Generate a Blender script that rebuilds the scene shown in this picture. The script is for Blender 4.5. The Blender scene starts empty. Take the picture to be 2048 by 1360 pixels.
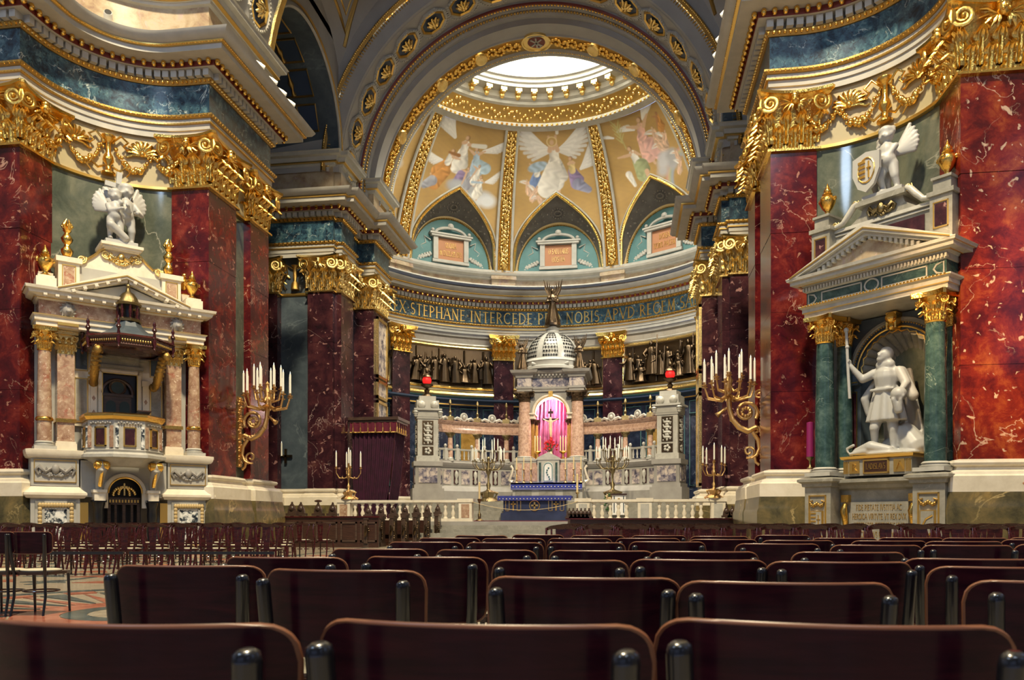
import bpy, bmesh, math, random
import numpy as np
from mathutils import Vector, Matrix, Euler
PI = math.pi
def R(a): return math.radians(a)
random.seed(11)
S = bpy.context.scene
COL = S.collection
# ------------------------------------------------------------ camera, world, lights, exposure
CX = 4.3
cam_d = bpy.data.cameras.new('camera'); cam = bpy.data.objects.new('camera', cam_d); COL.objects.link(cam)
cam.location = (CX, 0, 1.0); cam.rotation_euler = (R(90), 0, R(8.2))
cam_d.sensor_width = 36; cam_d.lens = 28.125; cam_d.shift_y = 358 / 2048; cam_d.clip_end = 300; cam_d.clip_start = .05
cam_d.dof.use_dof = True; cam_d.dof.focus_distance = 20.0; cam_d.dof.aperture_fstop = 9
S.camera = cam
S.view_settings.view_transform = 'Standard'; S.view_settings.look = 'None'
S.view_settings.gamma = 1; S.view_settings.use_curve_mapping = False
S.view_settings.exposure = -.95
S.cycles.use_denoising = True
S.cycles.max_bounces = 7; S.cycles.diffuse_bounces = 4; S.cycles.glossy_bounces = 3; S.cycles.transmission_bounces = 4
S.cycles.sample_clamp_indirect = 6
W = bpy.data.worlds.new('world'); S.world = W; W.use_nodes = True
W.node_tree.nodes['Background'].inputs[0].default_value = (.42, .55, .95, 1)
W.node_tree.nodes['Background'].inputs[1].default_value = 2.2
def area(name, loc, target, size, power, col, sizey=None, spread=None):
    l = bpy.data.lights.new(name, 'AREA'); l.energy = power; l.color = col; l.size = size
    l.shape = 'DISK' if sizey is None else 'RECTANGLE'
    if sizey: l.size_y = sizey
    if spread: l.spread = R(spread)
    o = bpy.data.objects.new(name, l); COL.objects.link(o); o.location = loc
    o.rotation_euler = (Vector(target) - Vector(loc)).to_track_quat('-Z', 'Y').to_euler()
    return o
# main dome drum window above, with cool fill lights added behind the camera
area('dome_window_and_fill_light', (1.5, 7, 34), (0, 22, 5), 2.4, 40000, (1, .83, .55))
area('dome_window_and_fill_light', (-9, -6, 24), (8, 26, 8), 5, 3000, (.58, .76, 1))  # cool fill light, added to tint the shadows
area('dome_window_and_fill_light', (10, -6, 24), (-8, 26, 8), 5, 2400, (.68, .82, 1))  # added cool fill from the other side
sl_ = bpy.data.lights.new('sunbeam', 'SPOT'); sl_.energy = 160000; sl_.color = (1, .62, .25); sl_.spot_size = R(10); sl_.spot_blend = .7; sl_.shadow_soft_size = .3
so_ = bpy.data.objects.new('sunbeam', sl_); COL.objects.link(so_); so_.location = (-5, -4, 20); so_.rotation_euler = (Vector((13.0, 19.2, 5.2)) - Vector((-5, -4, 20))).to_track_quat('-Z', 'Y').to_euler()
# daylight through the apse lantern
area('apse_lantern_light', (0, 39.2, 28.6), (0, 39.2, 0), 10.4, 26000, (1, .93, .76))
area('chancel_fill_light', (7, 40, 13.5), (-3, 50, 6), 2.5, 1100, (1, .92, .78))  # fill light added inside the apse, with no window at its place
# ------------------------------------------------------------ materials
MAT = {}
def newmat(name):
    m = bpy.data.materials.new(name); m.use_nodes = True; nt = m.node_tree
    MAT[name] = m
    return m, nt, nt.nodes['Principled BSDF']
def N(nt, t, **kw):
    n = nt.nodes.new(t)
    for k, v in kw.items():
        if k in n.inputs: n.inputs[k].default_value = v
        else: setattr(n, k, v)
    return n
def rampn(nt, stops):
    r = nt.nodes.new('ShaderNodeValToRGB'); e = r.color_ramp.elements
    e[0].position, e[0].color = stops[0][0], (*stops[0][1], 1); e[1].position, e[1].color = stops[-1][0], (*stops[-1][1], 1)
    for p, c in stops[1:-1]:
        x = e.new(p); x.color = (*c, 1)
    return r
def plain(name, col, rough=.5, metal=0, spec=.5, bump=0, bscale=20, var=.0, coat=0):
    m, nt, b = newmat(name)
    b.inputs['Base Color'].default_value = (*col, 1); b.inputs['Roughness'].default_value = rough
    b.inputs['Metallic'].default_value = metal; b.inputs['Specular IOR Level'].default_value = spec
    b.inputs['Coat Weight'].default_value = coat; b.inputs['Coat Roughness'].default_value = .12
    tc = N(nt, 'ShaderNodeTexCoord')
    if var:
        n = N(nt, 'ShaderNodeTexNoise', Scale=bscale * .3, Detail=5); nt.links.new(tc.outputs['Object'], n.inputs['Vector'])
        r = rampn(nt, [(.3, tuple(max(0, c * (1 - var)) for c in col)), (.7, tuple(min(1, c * (1 + var)) for c in col))])
        nt.links.new(n.outputs[0], r.inputs[0]); nt.links.new(r.outputs[0], b.inputs['Base Color'])
    if bump:
        n = N(nt, 'ShaderNodeTexNoise', Scale=bscale, Detail=4); nt.links.new(tc.outputs['Object'], n.inputs['Vector'])
        bp = N(nt, 'ShaderNodeBump', Strength=bump, Distance=.03); nt.links.new(n.outputs[0], bp.inputs['Height']); nt.links.new(bp.outputs[0], b.inputs['Normal'])
    return m
def marble(name, stops, vein, scale=1.0, veinw=.035, veins=.8, rough=.18, spots=None, stretch=(1, 1, 1), vscale=.8, spw=.1):
    m, nt, b = newmat(name); L = nt.links.new
    tc = N(nt, 'ShaderNodeTexCoord'); mp = N(nt, 'ShaderNodeMapping'); mp.inputs['Scale'].default_value = stretch
    L(tc.outputs['Object'], mp.inputs[0])
    n = N(nt, 'ShaderNodeTexNoise', Scale=scale * 2.2, Detail=10, Roughness=.68, Distortion=.35); L(mp.outputs[0], n.inputs['Vector'])
    r = rampn(nt, stops); L(n.outputs[0], r.inputs[0])
    # veins: narrow band of a warped noise around one half
    w = N(nt, 'ShaderNodeTexNoise', Scale=scale * vscale, Detail=6, Roughness=.55, Distortion=.8); L(mp.outputs[0], w.inputs['Vector'])
    s1 = N(nt, 'ShaderNodeMath', operation='SUBTRACT'); s1.inputs[1].default_value = .5; L(w.outputs[0], s1.inputs[0])
    ab = N(nt, 'ShaderNodeMath', operation='ABSOLUTE'); L(s1.outputs[0], ab.inputs[0])
    mr = N(nt, 'ShaderNodeMapRange'); mr.inputs[1].default_value = 0; mr.inputs[2].default_value = veinw; mr.inputs[3].default_value = veins; mr.inputs[4].default_value = 0
    L(ab.outputs[0], mr.inputs[0])
    n3 = N(nt, 'ShaderNodeTexNoise', Scale=scale * 1.3, Detail=2); L(mp.outputs[0], n3.inputs['Vector'])
    m3 = N(nt, 'ShaderNodeMapRange'); m3.inputs[1].default_value = .45; m3.inputs[2].default_value = .62; L(n3.outputs[0], m3.inputs[0])
    mu = N(nt, 'ShaderNodeMath', operation='MULTIPLY'); L(mr.outputs[0], mu.inputs[0]); L(m3.outputs[0], mu.inputs[1])
    mx = N(nt, 'ShaderNodeMix', data_type='RGBA'); L(mu.outputs[0], mx.inputs[0]); L(r.outputs[0], mx.inputs[6]); mx.inputs[7].default_value = (*vein, 1)
    out = mx.outputs[2]
    if spots:
        v = N(nt, 'ShaderNodeTexNoise', Scale=scale * 7, Detail=2, Roughness=.5, Distortion=.6); L(mp.outputs[0], v.inputs['Vector'])
        m4 = N(nt, 'ShaderNodeMapRange'); m4.inputs[1].default_value = .72 - spw; m4.inputs[2].default_value = .74 - spw * .7; m4.inputs[4].default_value = .75; L(v.outputs[0], m4.inputs[0])
        m5 = N(nt, 'ShaderNodeMix', data_type='RGBA'); L(m4.outputs[0], m5.inputs[0]); L(out, m5.inputs[6]); m5.inputs[7].default_value = (*spots, 1)
        out = m5.outputs[2]
    L(out, b.inputs['Base Color']); b.inputs['Roughness'].default_value = rough
    return m
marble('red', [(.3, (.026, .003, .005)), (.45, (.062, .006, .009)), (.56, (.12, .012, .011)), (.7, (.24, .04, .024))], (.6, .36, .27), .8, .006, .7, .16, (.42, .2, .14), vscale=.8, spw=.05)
marble('red_sunlit', [(.3, (.03, .003, .004)), (.42, (.075, .006, .006)), (.54, (.17, .016, .009)), (.72, (.36, .09, .022))], (.7, .5, .36), .7, .006, .7, .16, (.6, .45, .32), vscale=.8, spw=.07)  # red marble made brighter and more orange, sunlight put into its colour
marble('purple', [(.32, (.014, .006, .010)), (.48, (.038, .012, .018)), (.6, (.07, .022, .026)), (.78, (.13, .06, .05))], (.5, .36, .34), .6, .005, .8, .2, (.4, .22, .2), vscale=.6, spw=.07)
marble('blue', [(.34, (.006, .014, .03)), (.45, (.018, .05, .085)), (.56, (.045, .11, .15)), (.74, (.20, .31, .32))], (.7, .8, .76), 1.7, .009, .8, .3, (.006, .010, .02), vscale=.6, spw=.13)
marble('navy', [(.3, (.006, .01, .022)), (.5, (.016, .024, .05)), (.65, (.04, .055, .10)), (.8, (.14, .16, .22))], (.5, .55, .6), 1.0, .01, .5, .25)
marble('ochre', [(.3, (.2, .11, .02)), (.5, (.36, .21, .05)), (.7, (.5, .32, .1))], (.2, .12, .08), 1.0, .012, .6, .3)
marble('greygreen', [(.3, (.055, .068, .055)), (.5, (.10, .115, .09)), (.7, (.17, .175, .135))], (.45, .44, .36), .5, .01, .6, .1)
marble('slate', [(.3, (.035, .05, .065)), (.5, (.06, .08, .1)), (.7, (.1, .13, .15))], (.25, .3, .32), .5, .01, .5, .35)
marble('cream', [(.25, (.62, .55, .42)), (.5, (.75, .68, .54)), (.75, (.84, .78, .66))], (.5, .42, .32), .9, .01, .45, .3)
marble('attic', [(.32, (.24, .15, .11)), (.45, (.37, .28, .18)), (.6, (.46, .38, .27)), (.75, (.42, .36, .32))], (.35, .25, .3), .8, .03, .5, .3, (.5, .36, .32), spw=.05)
marble('pink', [(.3, (.24, .12, .075)), (.48, (.38, .24, .16)), (.62, (.52, .38, .26)), (.75, (.62, .5, .38))], (.35, .08, .05), 2.0, .03, .7, .2, (.75, .62, .5), spw=.08)
marble('brown', [(.3, (.03, .03, .018)), (.45, (.09, .075, .035)), (.6, (.16, .12, .05)), (.75, (.38, .25, .08))], (.6, .45, .2), .7, .012, .7, .22)
marble('green', [(.3, (.015, .035, .034)), (.5, (.04, .08, .075)), (.7, (.10, .16, .14))], (.4, .5, .42), 1.6, .008, .5, .12)
marble('greyst', [(.3, (.19, .185, .155)), (.5, (.27, .26, .22)), (.7, (.36, .34, .29))], (.5, .48, .42), 1.2, .01, .5, .3)
marble('whitest', [(.3, (.36, .35, .31)), (.5, (.47, .46, .41)), (.7, (.56, .54, .48))], (.35, .35, .33), 1.2, .012, .5, .3)
marble('breccia', [(.38, (.01, .012, .02)), (.47, (.08, .1, .12)), (.5, (.6, .62, .6)), (.6, (.85, .85, .8))], (.9, .9, .86), 3.0, .02, .8, .15, vscale=1)
marble('greyvein', [(.36, (.05, .05, .09)), (.46, (.22, .2, .24)), (.54, (.52, .45, .4)), (.68, (.68, .6, .52))], (.1, .1, .14), 1.3, .02, .6, .2)
marble('altarpink', [(.3, (.35, .2, .14)), (.5, (.58, .38, .28)), (.7, (.72, .52, .42))], (.2, .1, .12), 3.5, .03, .7, .2)
marble('floor_cream', [(.3, (.30, .25, .18)), (.5, (.37, .32, .235)), (.7, (.43, .38, .29))], (.4, .3, .2), 1, .01, .4, .18)
marble('floor_red', [(.3, (.25, .07, .04)), (.5, (.38, .13, .08)), (.7, (.48, .2, .13))], (.6, .4, .3), 1.5, .01, .4, .18)
marble('floor_dark', [(.3, (.04, .06, .06)), (.5, (.07, .1, .1)), (.7, (.12, .15, .14))], (.4, .4, .38), 1.5, .01, .4, .18)
plain('stone', (.41, .40, .36), .55, var=.1, bscale=8)
plain('stonegrey', (.30, .285, .26), .6, var=.12, bscale=8)
plain('vault', (.33, .325, .315), .7, var=.08, bscale=4)
plain('navewall', (.10, .10, .12), .7)
plain('creamwall', (.40, .345, .205), .6, var=.08, bscale=4)
plain('white', (.86, .85, .80), .45)
plain('statue', (.42, .42, .40), .45, var=.05, bscale=6)
plain('gold', (.93, .57, .13), .2, 1, bump=.3, bscale=22)
plain('goldpale', (.88, .64, .24), .27, 1, bump=.35, bscale=22)
plain('goldline', (.85, .56, .16), .35, 1)
plain('golddull', (.45, .29, .09), .4, 1, bump=.5, bscale=40)
plain('bronze', (.13, .09, .055), .3, 1, bump=.4, bscale=30)
plain('bronzegold', (.70, .44, .18), .28, 1, bump=.5, bscale=60)
plain('darkbrass', (.28, .22, .11), .3, 1, bump=.4, bscale=60)
plain('creamgold', (.52, .38, .17), .45)
plain('redpaint', (.16, .025, .018), .5)
plain('bluepaint', (.025, .045, .09), .5)
plain('bluetymp', (.07, .18, .185), .6, var=.12, bscale=6)
plain('signorange', (.40, .18, .085), .6)
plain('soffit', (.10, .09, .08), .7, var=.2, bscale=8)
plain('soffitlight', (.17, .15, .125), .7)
plain('black', (.012, .012, .014), .3)
plain('darkglass', (.03, .05, .05), .1)
plain('candle', (.85, .83, .72), .45)
plain('yellowcandle', (.75, .6, .32), .5)
plain('velvet', (.038, .003, .02), .85, var=.3, bscale=10)
plain('carpet', (.10, .006, .022), .9, var=.2, bscale=30)
plain('bluecloth', (.03, .045, .30), .7, var=.2, bscale=20)
plain('navyfront', (.03, .04, .09), .3, var=.3, bscale=5)
plain('cushion', (.48, .45, .33), .85, var=.1, bscale=30)
plain('post', (.008, .009, .012), .28, coat=.5)
plain('red_flower', (.6, .01, .02), .6)
plain('magenta', (.22, .01, .10), .5)
plain('leaf', (.04, .1, .03), .6)
plain('ivory', (.8, .62, .4), .4)
def wood(name, c1, c2, rough=.25, coat=.6, sc=3):
    m, nt, b = newmat(name); L = nt.links.new
    tc = N(nt, 'ShaderNodeTexCoord'); mp = N(nt, 'ShaderNodeMapping'); mp.inputs['Scale'].default_value = (1, 4, 9); L(tc.outputs['Object'], mp.inputs[0])
    n = N(nt, 'ShaderNodeTexNoise', Scale=sc, Detail=8, Roughness=.65, Distortion=.6); L(mp.outputs[0], n.inputs['Vector'])
    r = rampn(nt, [(.3, c1), (.72, c2)]); L(n.outputs[0], r.inputs[0]); L(r.outputs[0], b.inputs['Base Color'])
    b.inputs['Specular IOR Level'].default_value = .16 if name == 'mahogany' else .3; b.inputs['Coat Weight'].default_value = coat; b.inputs['Coat Roughness'].default_value = .15
    q = N(nt, 'ShaderNodeMapRange'); q.inputs[3].default_value = rough * .7; q.inputs[4].default_value = rough * 1.6; L(n.outputs[0], q.inputs[0]); L(q.outputs[0], b.inputs['Roughness'])
    return m
wood('mahogany', (.010, .003, .009), (.050, .009, .016), .17, 0)
plain('edgewood_lit', (.20, .075, .035), .35)  # plywood edge colour lightened to imitate light caught along the top edge
wood('redwood', (.018, .003, .005), (.075, .010, .009), .24, .5)
wood('darkwood', (.022, .010, .008), (.07, .03, .018), .3)
wood('stallwood', (.03, .018, .014), (.1, .06, .04), .35)
def emis(name, col, st, base=None):
    m, nt, b = newmat(name); b.inputs['Base Color'].default_value = (*(base or col), 1)
    b.inputs['Emission Color'].default_value = (*col, 1); b.inputs['Emission Strength'].default_value = st
emis('redlamp', (1, .02, .02), 1.2)
emis('flame', (.95, 1, .95), 1.1)
emis('skylight', (1, .97, .86), 4)
# painted surfaces coloured by a vertex layer (murals are flat paint)
m, nt, b = newmat('mural'); a = N(nt, 'ShaderNodeVertexColor', layer_name='Col'); nt.links.new(a.outputs[0], b.inputs['Base Color']); b.inputs['Roughness'].default_value = .65
# curtain with folds
plain('curtain', (.58, .17, .36), .75, var=.4, bscale=8)
# ------------------------------------------------------------ mesh builder
class MB:
    def __init__(s): s.v = []; s.f = []
    def add(s, vs, fs):
        o = len(s.v); s.v.extend([tuple(p) for p in vs]); s.f.extend([tuple(i + o for i in f) for f in fs]); return s
    def box(s, x0, x1, y0, y1, z0, z1, M=None):
        vs = [(x, y, z) for z in (z0, z1) for y in (y0, y1) for x in (x0, x1)]
        if M is not None: vs = [tuple(M @ Vector(p)) for p in vs]
        return s.add(vs, [(0, 2, 3, 1), (4, 5, 7, 6), (0, 1, 5, 4), (2, 6, 7, 3), (0, 4, 6, 2), (1, 3, 7, 5)])
    def lathe(s, prof, c=(0, 0, 0), n=16, a0=0, a1=2 * PI, sx=1, sy=1, flute=0, fn=12, M=None):
        full = abs(a1 - a0 - 2 * PI) < 1e-4; m = n if full else n + 1; vs = []
        for r, z in prof:
            for i in range(m):
                a = a0 + (a1 - a0) * i / n; q = r * (1 + flute * math.cos(fn * a))
                vs.append((q * math.cos(a) * sx + c[0], q * math.sin(a) * sy + c[1], z + c[2]))
        if M is not None: vs = [tuple(M @ Vector(p)) for p in vs]
        fs = []
        for j in range(len(prof) - 1):
            for i in range(n):
                k = (i + 1) % m; fs.append((j * m + i, j * m + k, (j + 1) * m + k, (j + 1) * m + i))
        if full:
            if prof[0][0] > 1e-4: fs.append(tuple(range(m))[::-1])
            if prof[-1][0] > 1e-4: fs.append(tuple(range((len(prof) - 1) * m, len(prof) * m)))
        return s.add(vs, fs)
    def sph(s, c, r, n=8, m=6, M=None):
        if not hasattr(r, '__len__'): r = (r, r, r)
        vs = [(0, 0, -1)] + [(math.cos(2 * PI * i / n) * math.cos(PI * (j / m - .5)), math.sin(2 * PI * i / n) * math.cos(PI * (j / m - .5)), math.sin(PI * (j / m - .5))) for j in range(1, m) for i in range(n)] + [(0, 0, 1)]
        vs = [Vector((x * r[0], y * r[1], z * r[2])) for x, y, z in vs]
        if M is not None: vs = [M @ p for p in vs]
        vs = [(p[0] + c[0], p[1] + c[1], p[2] + c[2]) for p in vs]
        fs = [(0, 1 + (i + 1) % n, 1 + i) for i in range(n)]
        for j in range(m - 2):
            for i in range(n):
                k = (i + 1) % n; fs.append((1 + j * n + i, 1 + j * n + k, 1 + (j + 1) * n + k, 1 + (j + 1) * n + i))
        b = 1 + (m - 2) * n; fs += [(b + i, b + (i + 1) % n, len(vs) - 1) for i in range(n)]
        return s.add(vs, fs)
    def tube(s, pts, rad, n=8, flat=1.0, close=False):
        pts = [Vector(p) for p in pts]; k = len(pts)
        if not hasattr(rad, '__len__'): rad = [rad] * k
        vs = []; up = None
        for i, p in enumerate(pts):
            t = (pts[(i + 1) % k] - pts[i - 1]) if close else (pts[min(i + 1, k - 1)] - pts[max(i - 1, 0)])
            if t.length < 1e-9: t = Vector((0, 0, 1))
            t.normalize()
            if up is None: up = t.orthogonal().normalized()
            else:
                up = up - t * up.dot(t)
                up = up.normalized() if up.length > 1e-6 else t.orthogonal().normalized()
            w = t.cross(up)
            for j in range(n):
                a = 2 * PI * j / n; vs.append(p + (up * math.cos(a) + w * math.sin(a) * flat) * rad[i])
        fs = []
        for i in range(k if close else k - 1):
            i2 = (i + 1) % k
            for j in range(n):
                l = (j + 1) % n; fs.append((i * n + j, i * n + l, i2 * n + l, i2 * n + j))
        if not close: fs += [tuple(range(n))[::-1], tuple(range((k - 1) * n, k * n))]
        return s.add(vs, fs)
    def sweep(s, path, prof, close=False, caps=True):
        """moulding: plan path [(x,y)], profile [(out,z)], out to the right of travel"""
        k = len(path); m = len(prof); vs = []
        for i in range(k):
            p = Vector(path[i]).to_2d()
            ns = []
            for a, b in ((i - 1, i), (i, i + 1)):
                if close or (a >= 0 and b < k):
                    d = Vector(path[b % k]).to_2d() - Vector(path[a % k]).to_2d()
                    if d.length > 1e-9: d.normalize(); ns.append(Vector((d[1], -d[0])))
            nn = ns[0] if len(ns) == 1 else (ns[0] + ns[1]) / max(.25, 1 + ns[0].dot(ns[1]))
            for o, z in prof: vs.append((p[0] + nn[0] * o, p[1] + nn[1] * o, z))
        fs = []
        for i in range(k if close else k - 1):
            i2 = (i + 1) % k
            for j in range(m - 1): fs.append((i * m + j, i2 * m + j, i2 * m + j + 1, i * m + j + 1))
        if caps and not close: fs += [tuple(range(m)), tuple(range((k - 1) * m, k * m))[::-1]]
        return s.add(vs, fs)
    def prism(s, poly, y0, y1):
        """polygon in x,z extruded along y"""
        n = len(poly); vs = [(x, y0, z) for x, z in poly] + [(x, y1, z) for x, z in poly]
        fs = [tuple(range(n)), tuple(range(n, 2 * n))[::-1]] + [(i, i + n, (i + 1) % n + n, (i + 1) % n) for i in range(n)]
        return s.add(vs, fs)
    def vprism(s, poly, z0, z1):
        n = len(poly); vs = [(x, y, z0) for x, y in poly] + [(x, y, z1) for x, y in poly]
        return s.add(vs, [tuple(range(n))[::-1], tuple(range(n, 2 * n))] + [(i, (i + 1) % n, (i + 1) % n + n, i + n) for i in range(n)])
    def grid(s, fn, nu, nv):
        vs = [fn(i / nu, j / nv) for j in range(nv + 1) for i in range(nu + 1)]
        return s.add(vs, [(j * (nu + 1) + i, j * (nu + 1) + i + 1, (j + 1) * (nu + 1) + i + 1, (j + 1) * (nu + 1) + i) for j in range(nv) for i in range(nu)])
    def map(s, fn): s.v = [tuple(fn(*p)) for p in s.v]; return s
    def xf(s, M): s.v = [tuple(M @ Vector(p)) for p in s.v]; return s
    def join(s, o, M=None):
        return s.add([M @ Vector(p) for p in o.v] if M is not None else o.v, o.f)
    def mirror(s): s.v = [(-x, y, z) for x, y, z in s.v]; s.f = [f[::-1] for f in s.f]; return s
    def mesh(s, name, mat, smooth=35):
        me = bpy.data.meshes.new(name); me.from_pydata(s.v, [], s.f)
        bm = bmesh.new(); bm.from_mesh(me); bmesh.ops.recalc_face_normals(bm, faces=bm.faces); bm.to_mesh(me); bm.free()
        me.materials.append(MAT[mat])
        if smooth:
            me.shade_smooth(); me.set_sharp_from_angle(angle=R(smooth))
        return me
    def build(s, name, mat, parent=None, smooth=35, **kw):
        return link(name, s.mesh(name, mat, smooth), parent, **kw)
def link(name, me, parent=None, loc=None, rot=None, scale=None, kind=None, label=None, cat=None, group=None, M=None):
    o = bpy.data.objects.new(name, me); COL.objects.link(o)
    if parent is not None: o.parent = parent
    if M is not None: o.matrix_local = M
    if loc is not None: o.location = loc
    if rot is not None: o.rotation_euler = rot
    if scale is not None: o.scale = scale if hasattr(scale, '__len__') else (scale,) * 3
    tag(o, label, cat, group, kind)
    return o
def tag(o, label=None, cat=None, group=None, kind=None):
    if label: o['label'] = label
    if cat: o['category'] = cat
    if group: o['group'] = group
    if kind: o['kind'] = kind
    return o
def thing(name, loc=(0, 0, 0), rz=0, label=None, cat=None, group=None, kind=None, parent=None):
    return link(name, None, parent, loc=loc, rot=(0, 0, rz), label=label, cat=cat, group=group, kind=kind)
def copy_tree(o, loc=None, rz=None, label=None, group=None, par=None):
    c = o.copy(); COL.objects.link(c)
    if par is not None: c.parent = par
    for ch in list(o.children): copy_tree(ch, par=c)
    if loc is not None: c.location = loc
    if rz is not None: c.rotation_euler = (0, 0, rz)
    if label: c['label'] = label
    if group: c['group'] = group
    return c
def T(x=0, y=0, z=0, rz=0, rx=0, ry=0, s=1):
    return Matrix.Translation((x, y, z)) @ Matrix.Rotation(R(rz), 4, 'Z') @ Matrix.Rotation(R(ry), 4, 'Y') @ Matrix.Rotation(R(rx), 4, 'X') @ (Matrix.Diagonal((*s, 1)) if hasattr(s, '__len__') else Matrix.Scale(s, 4))
def arc(cx, cy, r, a0, a1, n): return [(cx + r * math.cos(R(a0 + (a1 - a0) * i / n)), cy + r * math.sin(R(a0 + (a1 - a0) * i / n))) for i in range(n + 1)]
def resample(path, step, off=0.0):
    """points along the path offset to the right by off: (x,y,heading)"""
    out = []; mb = MB().sweep(path, [(off, 0), (off + .01, 0)], caps=False); P = [Vector(mb.v[i * 2][:2]) for i in range(len(path))]
    L = [(P[i + 1] - P[i]).length for i in range(len(P) - 1)]; tot = sum(L); n = max(1, round(tot / step)); 
    for k in range(n):
        t = tot * (k + .5) / n; i = 0
        while i < len(L) - 1 and t > L[i]: t -= L[i]; i += 1
        d = P[i + 1] - P[i]; p = P[i] + d * (t / max(L[i], 1e-9)); out.append((p[0], p[1], math.degrees(math.atan2(d[1], d[0]))))
    return out
def blob(prims, voxel, name, mat, parent=None, smooth=4, M=None, **kw):
    mb = MB()
    for p in prims:
        if p[0] == 'c':
            a, b, r0, r1 = Vector(p[1]), Vector(p[2]), p[3], p[4]; n = max(2, int((b - a).length / (min(r0, r1) * .5)) + 1); n = min(n, 12)
            ts = [i / n for i in range(n + 1)]; d = (b - a).normalized()
            mb.tube([a - d * r0 * .9, a - d * r0 * .5] + [a.lerp(b, t) for t in ts] + [b + d * r1 * .5, b + d * r1 * .9], [r0 * .4, r0 * .85] + [r0 + (r1 - r0) * t for t in ts] + [r1 * .85, r1 * .4], 12)
        elif p[0] == 'e': mb.sph(p[1], p[2], 14, 10, M=Euler([R(a) for a in p[3]]).to_matrix() if len(p) > 3 else None)
        elif p[0] == 'm': mb.join(p[1])
    me = mb.mesh(name, mat, 0)
    tmp = bpy.data.objects.new('tmp', me); COL.objects.link(tmp)
    m = tmp.modifiers.new('r', 'REMESH'); m.mode = 'VOXEL'; m.voxel_size = voxel
    if smooth: k = tmp.modifiers.new('s', 'SMOOTH'); k.iterations = smooth; k.factor = .5
    dg = bpy.context.evaluated_depsgraph_get(); dg.update()
    me2 = bpy.data.meshes.new_from_object(tmp.evaluated_get(dg)); me2.name = name; me2.materials.clear(); me2.materials.append(MAT[mat]); me2.shade_smooth()
    bpy.data.objects.remove(tmp)
    if M is not None: me2.transform(M)
    if parent == 'mesh': return me2
    return link(name, me2, parent, **kw)
# ------------------------------------------------------------ inscriptional capitals made of strokes
def _el(cx, cy, rx, ry, a0, a1, n=10): return [(cx + rx * math.cos(R(a0 + (a1 - a0) * i / n)), cy + ry * math.sin(R(a0 + (a1 - a0) * i / n))) for i in range(n + 1)]
H_, h_ = .13, .06
GL = {'A': (.8, [([(0, 0), (.4, 1)], h_), ([(.4, 1), (.8, 0)], H_), ([(.16, .36), (.64, .36)], h_)]),
 'B': (.62, [([(.1, 0), (.1, 1)], H_), (_el(.1, .76, .42, .24, 90, -90), .08), (_el(.1, .27, .5, .27, 90, -90), .09)]),
 'C': (.8, [(_el(.45, .5, .42, .5, 48, 312, 14), .1)]),
 'D': (.8, [([(.1, 0), (.1, 1)], H_), (_el(.1, .5, .65, .5, 90, -90, 12), .09)]),
 'E': (.58, [([(.1, 0), (.1, 1)], H_), ([(.1, .97), (.55, .97)], h_), ([(.1, .52), (.48, .52)], h_), ([(.1, .03), (.58, .03)], h_)]),
 'F': (.55, [([(.1, 0), (.1, 1)], H_), ([(.1, .97), (.55, .97)], h_), ([(.1, .52), (.45, .52)], h_)]),
 'G': (.85, [(_el(.45, .5, .42, .5, 48, 325, 14), .1), ([(.8, .05), (.8, .42)], H_)]),
 'H': (.8, [([(.1, 0), (.1, 1)], H_), ([(.7, 0), (.7, 1)], H_), ([(.1, .52), (.7, .52)], h_)]),
 'I': (.25, [([(.12, 0), (.12, 1)], H_)]),
 'K': (.7, [([(.1, 0), (.1, 1)], H_), ([(.62, 1), (.15, .45)], h_), ([(.25, .55), (.7, 0)], .1)]),
 'L': (.58, [([(.1, 0), (.1, 1)], H_), ([(.1, .03), (.56, .03)], h_)]),
 'M': (.95, [([(.08, 0), (.16, 1)], h_), ([(.16, 1), (.48, .05)], .11), ([(.48, .05), (.8, 1)], h_), ([(.8, 1), (.88, 0)], H_)]),
 'N': (.82, [([(.1, 0), (.1, 1)], h_), ([(.1, 1), (.7, 0)], H_), ([(.7, 0), (.7, 1)], h_)]),
 'O': (.88, [(_el(.44, .5, .4, .5, 0, 360, 18), .1)]),
 'P': (.62, [([(.1, 0), (.1, 1)], H_), (_el(.1, .72, .45, .28, 90, -90), .09)]),
 'Q': (.88, [(_el(.44, .5, .4, .5, 0, 360, 18), .1), ([(.5, .1), (.85, -.15)], .1)]),
 'R': (.7, [([(.1, 0), (.1, 1)], H_), (_el(.1, .74, .42, .26, 90, -90), .09), ([(.3, .5), (.68, 0)], .1)]),
 'S': (.55, [(_el(.28, .74, .21, .25, 40, 240, 9) + _el(.27, .26, .24, .26, 75, -140, 10), .1)]),
 'T': (.7, [([(.35, 0), (.35, 1)], H_), ([(0, .97), (.7, .97)], h_)]),
 'U': (.75, [([(.1, 1), (.1, .3)], H_), (_el(.37, .3, .27, .3, 180, 360), .09), ([(.64, .3), (.64, 1)], h_)]),
 'V': (.78, [([(0, 1), (.4, 0)], H_), ([(.4, 0), (.78, 1)], h_)]),
 'X': (.78, [([(.05, 1), (.72, 0)], H_), ([(.05, 0), (.72, 1)], h_)]),
 '.': (.3, [([(.1, .5), (.2, .5)], .1)]), '+': (.6, [([(.3, .1), (.3, .9)], .16), ([(.05, .55), (.55, .55)], .16)]), ' ': (.35, [])}
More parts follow.
